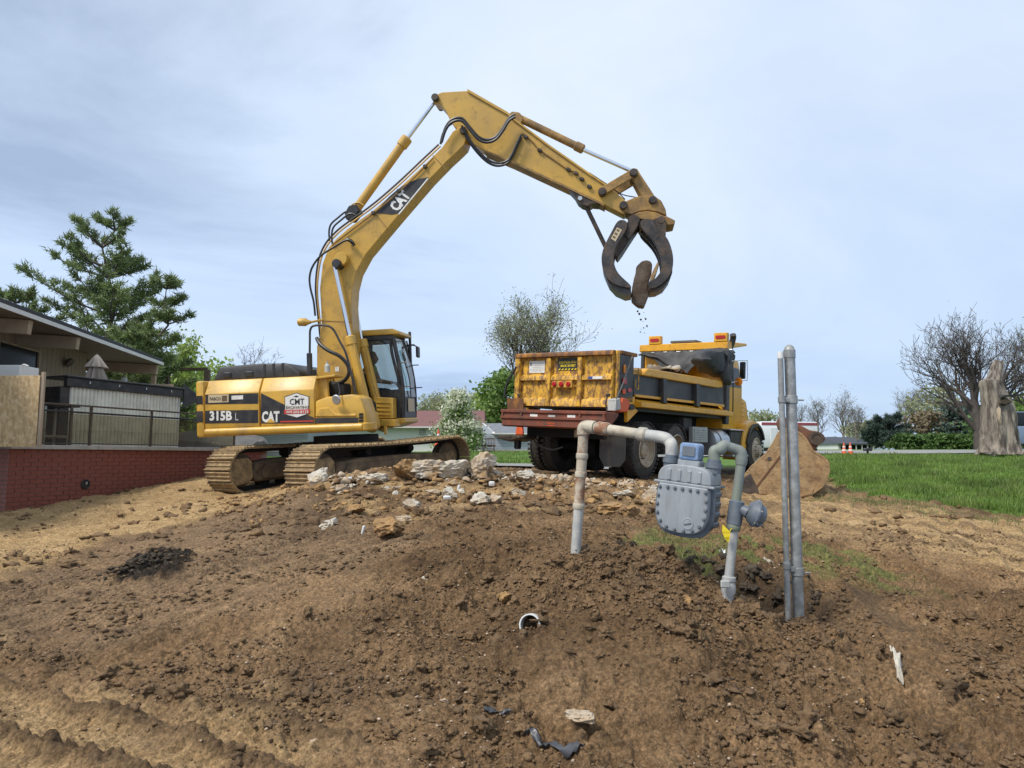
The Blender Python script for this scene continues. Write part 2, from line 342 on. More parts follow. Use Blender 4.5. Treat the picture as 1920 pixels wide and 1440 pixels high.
# flat lettering: made once in the empty scene, used as thin plates
TXT = {}
def text_geo(s, bold=0.0):
    k = (s, bold)
    if k in TXT: return TXT[k]
    cu = bpy.data.curves.new('t', 'FONT'); cu.body = s; cu.offset = bold; cu.resolution_u = 2
    o = bpy.data.objects.new('t', cu); COL.objects.link(o)
    dg = bpy.context.evaluated_depsgraph_get(); me = bpy.data.meshes.new_from_object(o.evaluated_get(dg))
    v = np.array([q.co[:2] for q in me.vertices]); f = [tuple(p.vertices) for p in me.polygons]
    v -= v.min(0); v /= np.maximum(v.max(0), 1e-6)
    bpy.data.objects.remove(o); bpy.data.curves.remove(cu); bpy.data.meshes.remove(me)
    TXT[k] = (v, f); return TXT[k]
def lettering(name, s, o, r, u, mat, parent, M=None, bold=.02):
    v, f = text_geo(s, bold); o, r, u = Vector(o), Vector(r), Vector(u)
    return mk(name, [o + r * float(a) + u * float(b) for a, b in v], f, mat, parent, M, fixn=False)
# numpy noise
def _h(ix, iy, seed):
    n = (ix.astype(np.int64) * 374761393 + iy.astype(np.int64) * 668265263 + seed * 982451653) & 0x7fffffff
    n = ((n ^ (n >> 13)) * 1274126177) & 0x7fffffff
    return ((n ^ (n >> 16)) & 0xffff) / 65535.0
def pn(x, y, seed=0):
    ix = np.floor(x); iy = np.floor(y); fx = x - ix; fy = y - iy
    ux = fx * fx * fx * (fx * (fx * 6 - 15) + 10); uy = fy * fy * fy * (fy * (fy * 6 - 15) + 10)
    def g(a, b):
        an = _h(ix + a, iy + b, seed) * 2 * np.pi
        return np.cos(an) * (fx - a) + np.sin(an) * (fy - b)
    x0 = g(0, 0) * (1 - ux) + g(1, 0) * ux; x1 = g(0, 1) * (1 - ux) + g(1, 1) * ux
    return (x0 * (1 - uy) + x1 * uy) * 1.5
def fbm(x, y, oct=4, seed=0, gain=.5):
    s = 0; a = 1
    for k in range(oct): s = s + a * pn(x * 2 ** k, y * 2 ** k, seed + k); a *= gain
    return s
def worley(x, y, seed=0, rvar=.5):
    """rounded lumps: 0..1 dome height of the highest lump over each point"""
    ix = np.floor(x); iy = np.floor(y); best = np.zeros_like(x)
    for a in (-1, 0, 1):
        for b in (-1, 0, 1):
            cx = ix + a; cy = iy + b
            jx = cx + _h(cx, cy, seed); jy = cy + _h(cx, cy, seed + 1); r = .30 + rvar * _h(cx, cy, seed + 2) ** 2
            d = 1 - ((x - jx) ** 2 + (y - jy) ** 2) / (r * r)
            best = np.maximum(best, np.sqrt(np.maximum(d, 0)) * r)
    return best
def sstep(a, b, x):
    t = np.clip((x - a) / (b - a), 0, 1); return t * t * (3 - 2 * t)
_ico = {}
def ico(sub):
    if sub not in _ico:
        bm = bmesh.new(); bmesh.ops.create_icosphere(bm, subdivisions=sub, radius=1); bm.verts.ensure_lookup_table()
        _ico[sub] = (np.array([v.co[:] for v in bm.verts]), np.array([[v.index for v in f.verts] for f in bm.faces])); bm.free()
    return _ico[sub]
def rock_v(sub, seed, rough=.25, cuts=7, sq=(1, 1, 1), boxy=0.0, crumb=False):
    rg = np.random.RandomState(seed); v, f = ico(sub); v = v.copy()
    if boxy: v = v / (np.abs(v).max(1) ** boxy)[:, None] * (1 - .25 * boxy)
    for k in range(cuts):
        n = rg.normal(size=3); n /= np.linalg.norm(n); d = rg.uniform(.38, .82); t = v @ n - d
        v -= np.outer(np.maximum(t, 0), n)
    for k, s, w8 in (((0, 1.3, 1), (1, 2.9, .48), (2, 6, .31)) if not crumb else ((0, 1.5, .8), (1, 3.4, .75), (2, 7, .6), (3, 12, .4))):
        w = pn(v[:, 0] * s + 7 * seed % 97, v[:, 1] * s + v[:, 2] * s * 1.7 + k * 9, seed % 991 + k)
        v *= (1 + rough * w * w8)[:, None]
    return v * np.array(sq), f
def rock(name, loc, size, mat, seed, rotz=0.0, sub=3, cuts=8, rough=.22, tilt=(0, 0), parent=None, boxy=0.0, crumb=False):
    v, f = rock_v(sub, seed, rough, cuts, size, boxy, crumb)
    o = mk(name, v.tolist(), f.tolist(), mat, parent, T(loc) @ RZ(rotz) @ RX(tilt[0]) @ RY(tilt[1]), smooth=True, ang=28)
    return o
def np_mesh(name, V, F, mat, parent=None, M=None, smooth=False, cols=None):
    me = bpy.data.meshes.new(name); V = np.asarray(V, np.float32); F = np.asarray(F, np.int32); k = F.shape[1]
    me.vertices.add(len(V)); me.vertices.foreach_set('co', V.ravel()); me.loops.add(F.size); me.loops.foreach_set('vertex_index', F.ravel())
    me.polygons.add(len(F)); me.polygons.foreach_set('loop_start', np.arange(0, F.size, k, dtype=np.int32)); me.polygons.foreach_set('loop_total', np.full(len(F), k, np.int32))
    if smooth: me.polygons.foreach_set('use_smooth', np.ones(len(F), bool))
    if cols is not None:
        for nm, c in cols.items():
            at = me.attributes.new(nm, 'FLOAT_COLOR', 'POINT'); at.data.foreach_set('color', np.asarray(c, np.float32).ravel())
    me.update(calc_edges=True); me.validate()
    return link(name, me, mat, parent, M)
for a_ in (('CAT', .045), ('315B', .04), ('L', .0), ('CMT', .01), ('EXCAVATING', .02), ('309.202.8133', .02), ('FABCO', .02), ('CAUTION STAY', .02), ('BACK 50 FEET', .02)): text_geo(*a_)
# ------------------------------------------------------------------ terrain
CP = [(-300,1440,2.65),(0,1440,2.75),(480,1440,2.8),(960,1440,2.8),(1440,1440,2.75),(1920,1440,2.7),(2200,1440,2.65),
 (993,1165,4.0),(700,1165,4.0),(400,1165,4.2),(0,1165,4.6),(1365,1130,4.0),(1497,1140,4.15),(1690,1250,3.5),(1900,1200,3.8),(1078,1045,4.5),
 (800,1000,6.3),(400,1000,7.6),(0,1080,6),(0,1010,9),(10,960,11.9),(280,1070,5.8),(560,925,12),(400,933,12.6),(385,900,14.8),
 (760,893,10.8),(580,905,10.6),(900,890,11),(700,960,8),(1000,930,9),(1150,905,12.5),(1205,898,13.9),(1000,887,15.3),(1416,885,18.9),
 (1300,935,9.3),(1500,932,11),(1570,908,12.5),(1920,967,9),(1900,1060,5.9),(1650,1000,7),(1300,1030,5.4),
 (1700,880,16),(1700,857.5,24),(1920,853,24),(1560,857,22),(900,866,24),(960,874,18.5),(900,844,44),(600,850,40),(300,850,35),(1700,843,42),(1500,843,42),(1920,842,42),(1700,846,32),(1920,845.5,32),(1560,847,32),(2300,850,30),(-300,1000,9),(-300,930,14),(-300,870,30)]
_cw = [PW(*c) for c in CP] + [Vector((0, .5, .05)), Vector((-2, .9, .12)), Vector((2, .9, .12)), Vector((0, 1.8, .22)), Vector((-200, 300, 2.0)), Vector((200, 300, 2.0)), Vector((0, 300, 1.9)), Vector((0, 700, 1.7)), Vector((-400, 600, 1.7)), Vector((400, 600, 1.7)), Vector((0, 90, 2.2)), Vector((70, 90, 2.2)), Vector((-70, 90, 2.2))]
_A = np.array([p[:] for p in _cw])
def _par(X, Y):
    Y = np.maximum(Y, .3); return np.clip(X / Y, -1.3, 1.3) * 1.6, np.log(Y + .5)
_pa, _pb = _par(_A[:, 0], _A[:, 1])
def _tps(r2): return np.where(r2 > 1e-12, r2 * np.log(np.maximum(r2, 1e-12)), 0)
_n = len(_A); _K = _tps((_pa[:, None] - _pa) ** 2 + (_pb[:, None] - _pb) ** 2) + np.eye(_n) * .02
_P = np.stack([np.ones(_n), _pa, _pb], 1); _S = np.zeros((_n + 3, _n + 3)); _S[:_n, :_n] = _K; _S[:_n, _n:] = _P; _S[_n:, :_n] = _P.T
_W = np.linalg.solve(_S, np.concatenate([_A[:, 2], np.zeros(3)]))
BUMPS = []   # (x, y, radius, height)
def H(X, Y, bumps=True):
    X = np.atleast_1d(np.asarray(X, float)); Y = np.atleast_1d(np.asarray(Y, float)); a, b = _par(X, Y); z = _W[_n] + _W[_n + 1] * a + _W[_n + 2] * b
    for i in range(_n): z = z + _W[i] * _tps((a - _pa[i]) ** 2 + (b - _pb[i]) ** 2)
    if bumps:
        for (x, y, r, h) in BUMPS: q = ((X - x) ** 2 + (Y - y) ** 2) / (r * r); z = z + h * np.exp(-(q * q if h < -.2 else q))
    return z
def gp(px, py):
    """where the ray through a photograph pixel meets the ground"""
    r = ray(px, py); t = np.geomspace(1.2, 200, 900); z = CAMZ + r.z * t; h = H(r.x * t, r.y * t)
    k = np.argmax(z <= h) if np.any(z <= h) else 700
    return Vector((r.x * t[k], r.y * t[k], h[k]))
def gz(x, y): return float(H(x, y)[0])
for (px, py, r, h) in ((1406, 1092, .34, -.60), (1290, 1078, .20, -.24), (1235, 1095, .32, .12), (1060, 1070, .22, .07), (1440, 1175, .30, .05), (1200, 1165, .35, .05), (1420, 1040, .30, .07), (1000, 1100, .25, .02),
                       (285, 1072, .25, .0), (700, 905, .8, .16), (880, 902, .7, .14), (1150, 935, .8, .10), (1600, 1140, .35, -.05)):
    p = gp(px, py); BUMPS.append((p.x, p.y, r, h))
def wpoly(pts): return np.array([gp(*p)[:2] for p in pts])
def pmask(X, Y, P, soft):
    ins = np.zeros(X.shape, bool); d2 = np.full(X.shape, 1e9); n = len(P)
    for i in range(n):
        x0, y0 = P[i]; x1, y1 = P[(i + 1) % n]
        c = ((y0 > Y) != (y1 > Y)) & (X < (x1 - x0) * (Y - y0) / (y1 - y0 + 1e-12) + x0); ins ^= c
        t = np.clip(((X - x0) * (x1 - x0) + (Y - y0) * (y1 - y0)) / ((x1 - x0) ** 2 + (y1 - y0) ** 2 + 1e-12), 0, 1)
        d2 = np.minimum(d2, (X - x0 - t * (x1 - x0)) ** 2 + (Y - y0 - t * (y1 - y0)) ** 2)
    return sstep(-soft, soft, np.where(ins, 1, -1) * np.sqrt(d2))
TANL = wpoly([(-250, 1190), (0, 1080), (150, 1030), (330, 985), (450, 945), (560, 925), (540, 905), (385, 893), (200, 920), (10, 962), (-250, 1000)])
TANR = wpoly([(1330, 935), (1440, 900), (1560, 915), (1700, 948), (1920, 975), (2150, 1010), (2150, 1150), (1920, 1085), (1700, 1040), (1560, 1010), (1450, 985)])
TANM = wpoly([(600, 915), (760, 880), (960, 885), (1240, 905), (1240, 960), (1100, 965), (900, 950), (700, 985), (640, 960)])
LAWN = wpoly([(1556, 902), (1600, 922), (1700, 938), (1800, 950), (1920, 968), (2250, 1010), (2400, 870), (1700, 853), (1440, 856), (1500, 880)])
TUFT = wpoly([(1205, 995), (1300, 1003), (1450, 1012), (1600, 1045), (1720, 1078), (1770, 1112), (1640, 1100), (1500, 1072), (1380, 1055), (1210, 1035)])
DARK = wpoly([(205, 1085), (240, 1062), (300, 1037), (362, 1045), (352, 1062), (330, 1085), (280, 1102), (225, 1099)])
SMOO = wpoly([(-300, 1200), (0, 1080), (330, 985), (560, 925), (640, 960), (760, 1000), (640, 1080), (300, 1190), (0, 1230), (-300, 1300)])
RUT = wpoly([(-300, 1150), (0, 1255), (180, 1290), (400, 1345), (640, 1440), (500, 1600), (-300, 1600)])
PUD = wpoly([(1595, 1090), (1640, 1100), (1690, 1150), (1740, 1172), (1690, 1185), (1640, 1160), (1610, 1135)])
rows = np.concatenate([np.linspace(.3, 2.2, 22, endpoint=False), np.linspace(2.2, 3.6, 210, endpoint=False), np.linspace(3.6, 7, 400, endpoint=False), np.geomspace(7, 18, 200, endpoint=False), np.geomspace(18, 1500, 90)])
az = np.linspace(R(-54), R(54), 640); AZ, RR = np.meshgrid(az, rows)
TX = RR * np.sin(AZ); TY = RR * np.cos(AZ); sh = TX.shape; X = TX.ravel(); Y = TY.ravel()
def jit(s, a, seed): return fbm(X * s, Y * s, 3, seed) * a
Z = H(X, Y)
near = 1 - sstep(14, 24, Y); jx = X + jit(1.5, .35, 3); jy = Y + jit(1.5, .35, 5)
m_tan = np.maximum(pmask(jx, jy, TANL, .25), np.maximum(pmask(jx, jy, TANR, .3), .75 * pmask(jx, jy, TANM, .35) * sstep(-.25, .25, fbm(X * 1.6, Y * 1.6, 4, 9))))
m_lawn = np.maximum(pmask(X + jit(3, .12, 4), Y + jit(3, .12, 6), LAWN, .12), sstep(19, 20.5, Y + jit(.6, .6, 8)))
m_tuft = pmask(jx, jy, TUFT, .12) * sstep(-.35, .2, fbm(X * 4, Y * 4, 3, 12))
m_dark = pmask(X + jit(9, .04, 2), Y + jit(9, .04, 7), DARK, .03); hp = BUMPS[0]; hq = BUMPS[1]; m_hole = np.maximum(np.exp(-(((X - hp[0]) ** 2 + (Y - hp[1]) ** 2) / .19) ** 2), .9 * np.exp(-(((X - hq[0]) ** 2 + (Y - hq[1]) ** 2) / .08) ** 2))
m_smooth = pmask(jx, jy, SMOO, .3); m_rut = pmask(jx, jy, RUT, .15); m_pud = pmask(X + jit(5, .05, 2), Y + jit(5, .05, 7), PUD, .06)
clod = near * (1 - .80 * m_smooth) * (1 - .72 * m_rut) * (1 - m_lawn) * (1 - .55 * m_tan) * (1 - .8 * m_pud)
clod = clod * (.55 + .6 * sstep(-.4, .5, fbm(X * 1.1, Y * 1.1, 3, 21)))
Z = Z + near * (1 - m_lawn) * (.035 * fbm(X * .9, Y * .9, 4, 31))
clod = clod * (1 - .9 * m_hole) * (1 - .7 * pmask(jx, jy, TANR, .3)) * (.55 + .45 * sstep(-.35, .05, X / np.maximum(Y, .5)))
Z = Z + clod * (.045 * fbm(X * 3.1, Y * 3.1, 3, 41) + .08 * (worley(X * 3.2 + jit(2, .15, 1), Y * 3.2, 51, .35) - .2) * sstep(.0, .5, fbm(X * 2, Y * 2, 2, 77)) + .060 * (worley(X * 8 + jit(8, .3, 1), Y * 8, 53) - .3) + .045 * (worley(X * 17 + jit(14, .3, 4), Y * 17, 55) - .3) + .026 * (worley(X * 34 + jit(30, .3, 8), Y * 34, 57) - .3) + .010 * fbm(X * 30, Y * 30, 2, 61))
Z = Z + near * (1 - m_lawn) * (1 - .6 * m_smooth) * .007 * (worley(X * 40 + jit(30, .3, 8), Y * 40, 59) - .3)
# crushed, dragged soil: lumps stretched along the digger's track
ca, sa = math.cos(R(62)), math.sin(R(62)); U_ = X * ca + Y * sa; V_ = -X * sa + Y * ca
Z = Z + near * np.maximum(m_smooth, m_tan) * (.042 * fbm(U_ * .8, V_ * 6, 4, 71) + .020 * worley(U_ * 4 + jit(4, .3, 2), V_ * 8, 73) * sstep(-.1, .4, fbm(U_ * 1.3, V_ * 2.5, 3, 75)) + .010 * fbm(X * 14, Y * 14, 3, 79))
# wheel and track ruts at the lower left
a_, b_ = gp(0, 1255), gp(640, 1440); ud = (b_ - a_); ud.z = 0; ud.normalize(); ru = (X - a_.x) * ud.x + (Y - a_.y) * ud.y; rv = -(X - a_.x) * ud.y + (Y - a_.y) * ud.x + jit(3, .05, 13)
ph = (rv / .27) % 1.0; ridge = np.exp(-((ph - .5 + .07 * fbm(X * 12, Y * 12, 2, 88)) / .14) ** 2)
Z = Z + m_rut * (.046 * ridge * (.75 + .35 * worley(X * 22 + jit(14, .3, 4), Y * 22, 83) + .45 * worley(X * 40, Y * 40, 84)) - .016 * (1 - ridge) + (1 - ridge) * .007 * np.sin(ru * 2 * np.pi / .095 + 2 * np.sin(rv * 9)) + .006 * fbm(X * 25, Y * 25, 2, 85) + ridge * .02 * worley(X * 28, Y * 28, 86))
Z = Z + .045 * np.exp(-((rv - .02) / .06) ** 2) * near * sstep(-3, -1, ru) * (.4 + worley(X * 14, Y * 14, 87) + .5 * worley(X * 32, Y * 32, 89))
Z = Z + m_dark * (.05 * worley(X * 9, Y * 9, 91) + .06 * worley(X * 20, Y * 20, 93) + .03 * worley(X * 40, Y * 40, 94)) + m_hole * (.07 * worley(X * 8, Y * 8, 95) + .05 * worley(X * 18, Y * 18, 96) - .03)
Z = Z - m_pud * .03
# straight drive ruts through the right-hand tan soil
Z = Z + near * pmask(jx, jy, TANR, .3) * .02 * fbm((X * .35 - Y * .2) * 1.2, (X * .5 + Y) * 4.5, 3, 103)
Z = Z + m_lawn * near * .03 * fbm(X * 1.2, Y * 1.2, 3, 97)
n_r, n_c = sh
I = np.arange(n_r * n_c).reshape(sh); Fq = np.stack([I[:-1, :-1], I[:-1, 1:], I[1:, 1:], I[1:, :-1]], -1).reshape(-1, 4)[:, ::-1]
a2, b2 = gp(1450, 960), gp(1920, 1075); u2 = (b2 - a2); u2.z = 0; u2.normalize(); tu = (X - a2.x) * u2.x + (Y - a2.y) * u2.y; tv = -(X - a2.x) * u2.y + (Y - a2.y) * u2.x
m_tan = m_tan * np.where((X > .5), .30 + .70 * sstep(-.35, .25, fbm(tu * .45, tv * 3.2, 4, 101)), 1)
m_tan = np.maximum(m_tan, m_rut * (1 - ridge) * .6)
gm = np.stack([m_tan, np.maximum(m_lawn, .45 * m_tuft), np.clip(m_dark + .97 * np.sqrt(m_hole) + .45 * m_pud + .38 * m_rut * ridge, 0, 1), np.clip(m_smooth * .6 + m_rut * (1 - ridge) * .6, 0, 1)], 1)  # blue: topsoil and damp, plus shade painted into pit and rut ridges
def ground_mat():
    m = bpy.data.materials.new('soil'); m.use_nodes = True; t = m.node_tree; l = t.links.new; b = t.nodes['Principled BSDF']; b.inputs['Roughness'].default_value = .95; b.inputs['Specular IOR Level'].default_value = .25
    at = N(t, 'ShaderNodeAttribute', attribute_name='gm'); se = N(t, 'ShaderNodeSeparateColor'); l(at.outputs['Color'], se.inputs[0])
    c = N(t, 'ShaderNodeTexCoord')
    def noise(s, d=6, rr=.6, st=None):
        n = N(t, 'ShaderNodeTexNoise', i_Scale=s, i_Detail=float(d), i_Roughness=rr); 
        if st:
            mp = N(t, 'ShaderNodeMapping'); mp.inputs['Scale'].default_value = st; mp.inputs['Rotation'].default_value = (0, 0, R(-62)); l(c.outputs['Object'], mp.inputs[0]); l(mp.outputs[0], n.inputs['Vector'])
        else: l(c.outputs['Object'], n.inputs['Vector'])
        return n.outputs['Fac']
    def ramp(f, cs):
        r = N(t, 'ShaderNodeValToRGB'); l(f, r.inputs[0]); e = r.color_ramp.elements
        e[0].position, e[0].color = cs[0][0], list(cs[0][1]) + [1]; e[1].position, e[1].color = cs[-1][0], list(cs[-1][1]) + [1]
        for p, q in cs[1:-1]: x = e.new(p); x.color = list(q) + [1]
        return r.outputs[0]
    def mix(f, a, bb, mode='MIX'):
        x = N(t, 'ShaderNodeMix', data_type='RGBA', blend_type=mode)
        if isinstance(f, float): x.inputs['Factor'].default_value = f
        else: l(f, x.inputs['Factor'])
        l(a, x.inputs['A'])
        if isinstance(bb, tuple): x.inputs['B'].default_value = list(bb) + [1]
        else: l(bb, x.inputs['B'])
        return x.outputs['Result']
    brown = ramp(noise(1.4, 8, .7), [(.28, (.100, .061, .031)), (.5, (.178, .110, .055)), (.72, (.268, .174, .093))])
    speck = ramp(noise(55, 4, .7), [(.35, (.55, .53, .5)), (.55, (1, 1, 1)), (.72, (1.45, 1.4, 1.35))]); brown = mix(1.0, brown, speck, 'MULTIPLY')
    brown = mix(ramp(noise(9, 5, .7), [(.60, (0, 0, 0)), (.72, (.55, .55, .55))]), brown, (.052, .036, .024))
    brown = mix(ramp(noise(140, 2, .5), [(.70, (0, 0, 0)), (.76, (.6, .6, .6))]), brown, (.36, .29, .22))
    packed = ramp(noise(1.0, 8, .7, (1, 7, 1)), [(.3, (.110, .075, .049)), (.5, (.195, .130, .076)), (.72, (.31, .212, .118))])
    packed = mix(1.0, packed, speck, 'MULTIPLY')
    damp = ramp(noise(.55, 5, .6), [(.36, (.62, .60, .58)), (.5, (1, 1, 1)), (.68, (1.22, 1.2, 1.16))]); brown = mix(1.0, brown, damp, 'MULTIPLY'); packed = mix(1.0, packed, damp, 'MULTIPLY')
    col = mix(at.outputs['Alpha'], brown, packed)
    tanc = ramp(noise(1.5, 8, .68, (1, 3.5, 1)), [(.28, (.19, .12, .06)), (.45, (.35, .23, .105)), (.7, (.47, .325, .165))]); tanc = mix(1.0, tanc, speck, 'MULTIPLY')
    tanc = mix(ramp(noise(6, 6, .7), [(.57, (0, 0, 0)), (.7, (.75, .75, .75))]), tanc, (.11, .073, .042))
    col = mix(se.outputs[0], col, tanc)
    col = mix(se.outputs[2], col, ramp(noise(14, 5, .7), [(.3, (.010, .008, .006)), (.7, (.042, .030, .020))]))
    col = mix(se.outputs[1], col, ramp(noise(5, 6, .7), [(.3, (.065, .115, .024)), (.6, (.105, .19, .035)), (.8, (.17, .21, .065))]))
    def voro(s):
        n = N(t, 'ShaderNodeTexVoronoi', i_Scale=s); l(c.outputs['Object'], n.inputs['Vector']); return n
    v1 = voro(38); v2 = voro(95)
    for vv, lo, hi in ((v1, .88, 1.13), (v2, .82, 1.2)):
        sc_ = N(t, 'ShaderNodeSeparateColor'); l(vv.outputs['Color'], sc_.inputs[0]); mr = N(t, 'ShaderNodeMapRange'); l(sc_.outputs[0], mr.inputs['Value']); mr.inputs['To Min'].default_value = lo; mr.inputs['To Max'].default_value = hi
        cc = N(t, 'ShaderNodeCombineColor'); [l(mr.outputs[0], cc.inputs[q]) for q in range(3)]; col = mix(1.0, col, cc.outputs[0], 'MULTIPLY')
    l(col, b.inputs['Base Color'])
    b1 = N(t, 'ShaderNodeBump', i_Strength=.9, i_Distance=.012); l(noise(45, 8, .72), b1.inputs['Height'])
    b2 = N(t, 'ShaderNodeBump', i_Strength=.7, i_Distance=.02); l(noise(13, 6, .65), b2.inputs['Height']); l(b1.outputs[0], b2.inputs['Normal'])
    b3 = N(t, 'ShaderNodeBump', i_Strength=.6, i_Distance=.012, invert=True); l(v1.outputs['Distance'], b3.inputs['Height']); l(b2.outputs[0], b3.inputs['Normal'])
    b4 = N(t, 'ShaderNodeBump', i_Strength=.6, i_Distance=.005, invert=True); l(v2.outputs['Distance'], b4.inputs['Height']); l(b3.outputs[0], b4.inputs['Normal']); l(b4.outputs[0], b.inputs['Normal'])
    MATS['soil'] = m
ground_mat()
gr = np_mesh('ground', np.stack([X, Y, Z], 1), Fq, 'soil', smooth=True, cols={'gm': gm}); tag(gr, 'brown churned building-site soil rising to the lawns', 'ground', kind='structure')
_Zg = Z.reshape(sh)
def gzf(x, y):
    """height of the finished ground (with its lumps)"""
    r = np.hypot(x, y); a = np.arctan2(x, y); i = np.clip(np.searchsorted(rows, r) - 1, 0, len(rows) - 2); j = np.clip(((a - az[0]) / (az[1] - az[0])).astype(int), 0, len(az) - 2)
    return np.maximum(np.maximum(_Zg[i, j], _Zg[i + 1, j]), np.maximum(_Zg[i, j + 1], _Zg[i + 1, j + 1]))
def gzs(x, y): return float(gzf(np.array([x]), np.array([y]))[0])
# roads
def strip(name, pts, mat, lift, label, cat):
    """flat sheet over the ground: pts are left/right world edges"""
    v = []; f = []; n = 14
    for k, (a, b) in enumerate(pts):
        for i in range(n + 1):
            x = a[0] + (b[0] - a[0]) * i / n; y = a[1] + (b[1] - a[1]) * i / n; v.append((x, y, gz(x, y) + lift))
    for k in range(len(pts) - 1):
        for i in range(n): q = k * (n + 1) + i; f.append((q, q + 1, q + n + 2, q + n + 1))
    return tag(mk(name, v, f, mat, smooth=True), label, cat, kind='structure')
strip('road', [((x, 26.2 + .02 * x), (x, 33 + .02 * x)) for x in np.linspace(6, 60, 28)], 'asphalt', .04, 'pale grey street beyond the right-hand lawn', 'road')
strip('driveway', [((x, 17.6 + .03 * x), (x, 19.9 + .03 * x)) for x in np.linspace(-3, 4.0, 12)], 'asphalt', .05, 'short strip of grey paving behind the rubble', 'driveway')
# loose clods and pebbles, too many to count
def scatter(name, n, seed, place, smin, smax, sub, mat, flat=.75, bias=3.0, rough=.55, label=None, cat=None, sink=.3):
    rg = np.random.RandomState(seed); x, y = place(rg, n); n = len(x); z = gzf(x, y)
    s = smin + (smax - smin) * rg.rand(n) ** bias; var = [rock_v(sub, seed * 31 + k, rough, 3 if rough > .2 else 13, crumb=sub > 1 and rough > .2) for k in range(14)]; nv = len(var[0][0]); F0 = var[0][1]
    V = np.empty((n, nv, 3), np.float32); w = rg.randint(0, 14, n); ang = rg.rand(n) * 6.28; tl = rg.rand(n, 3) * .5 + .75
    base = np.stack([v for v, _ in var])[w] * tl[:, None, :]; base[:, :, 2] *= flat
    ca, sa = np.cos(ang)[:, None], np.sin(ang)[:, None]
    V[:, :, 0] = (base[:, :, 0] * ca - base[:, :, 1] * sa) * s[:, None] + x[:, None]; V[:, :, 1] = (base[:, :, 0] * sa + base[:, :, 1] * ca) * s[:, None] + y[:, None]
    V[:, :, 2] = base[:, :, 2] * s[:, None] + (z + s * flat * (1 - 2 * sink) * .5)[:, None]
    F = (F0[None] + (np.arange(n) * nv)[:, None, None]).reshape(-1, 3)
    o = np_mesh(name, V.reshape(-1, 3), F, mat, smooth=False); return tag(o, label, cat, kind='stuff')
def place_fg(rg, n):
    y = 2.3 * (7.5 / 2.3) ** rg.rand(n * 2); x = (rg.rand(n * 2) * 1.75 - .82) * y; g_ = fbm(x * 1.3, y * 1.3, 3, 21)
    k = (g_ > -.15) & (pmask(x, y, SMOO, .2) < .5) & (pmask(x, y, LAWN, .1) < .5) & ((pmask(x, y, RUT, .1) < .5) | (rg.rand(n * 2) < .15)) & (pmask(x, y, PUD, .1) < .5); return x[k][:n], y[k][:n]
def place_mid(rg, n):
    y = 6.5 * (15 / 6.5) ** rg.rand(n * 2); x = (rg.rand(n * 2) * 1.4 - .7) * y
    k = (pmask(x, y, LAWN, .1) < .5) & ((pmask(x, y, TANR, .3) < .4) | (rg.rand(n * 2) < .2)) & ((fbm(x, y, 3, 21) > .1) | ((pmask(x, y, TANM, .4) > .3))); return x[k][:n], y[k][:n]
def place_mound(rg, n):
    x = []; y = []
    for (px, py, r) in ((1060, 1080, .45), (1200, 1120, .5), (1440, 1140, .35), (1150, 1050, .35), (1330, 1150, .5), (1500, 1180, .4), (1260, 1060, .3)):
        p = gp(px, py); k = n // 7; x.append(p.x + rg.randn(k) * r * .5); y.append(p.y + rg.randn(k) * r * .45)
    x = np.concatenate(x); y = np.concatenate(y); k = ((x - BUMPS[0][0]) ** 2 + (y - BUMPS[0][1]) ** 2) > .075; return x[k], y[k]
def place_dark(rg, n):
    p = gp(283, 1070); return p.x + rg.randn(n) * .13, p.y + rg.randn(n) * .2
scatter('soil_crumbs', 14000, 17, place_fg, .003, .011, 1, 'soil_clod', .8, 1.6, .4, 'fine soil crumbs over the near slope', 'soil')
scatter('soil_clods', 2600, 11, place_fg, .008, .022, 2, 'soil_clod', .75, 2.0, .6, 'loose brown soil clods over the near slope', 'soil')
scatter('soil_lumps', 330, 18, place_fg, .018, .046, 3, 'soil_clod', .7, 2.5, .75, 'larger broken soil lumps on the near slope', 'soil')
scatter('mound_crumbs', 3500, 19, place_mound, .003, .012, 1, 'soil_clod', .8, 1.6, .4, 'fine crumbs on the dug mound by the pipes', 'soil')
scatter('mound_clods', 440, 12, place_mound, .008, .045, 3, 'soil_clod', .8, 3.2, .75, 'dug-up soil lumps heaped round the gas pipes', 'soil')
scatter('topsoil_clods', 500, 13, place_dark, .005, .024, 2, 'soil_dark', .8, 2.2, .6, 'small heap of dark topsoil on the left slope', 'soil')
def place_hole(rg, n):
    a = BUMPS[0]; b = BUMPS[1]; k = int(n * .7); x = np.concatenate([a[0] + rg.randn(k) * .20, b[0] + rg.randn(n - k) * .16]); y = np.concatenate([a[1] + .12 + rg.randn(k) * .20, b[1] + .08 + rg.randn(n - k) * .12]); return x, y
scatter('pit_clods', 300, 28, place_hole, .008, .05, 3, 'soil_dark', .8, 2.2, .75, 'damp lumps in the pit under the gas pipes, shade in their dark colour', 'soil')  # dark colour is partly damp soil, partly the pit's painted shade
def place_slope(rg, n):
    y = 4.0 * (12.5 / 4.0) ** rg.rand(n * 6); x = (rg.rand(n * 6) * .75 - .78) * y; k = (pmask(x, y, SMOO, .2) > .4) & (fbm(x * 1.1, y * 2.2, 3, 66) > -.05); return x[k][:n], y[k][:n]
scatter('slope_chips', 2600, 29, place_slope, .004, .030, 1, 'soil_clod', .45, 2.6, .5, 'small flat soil chips on the packed left slope', 'soil')
scatter('site_clods', 1700, 14, place_mid, .010, .075, 2, 'soil_clod', .6, 3.4, .6, 'broken soil lumps between the meter and the machines', 'soil')
scatter('pebbles', 2200, 15, place_fg, .002, .011, 1, 'pebble', .7, 2.5, .3, 'pale pebbles mixed into the near soil', 'pebbles')
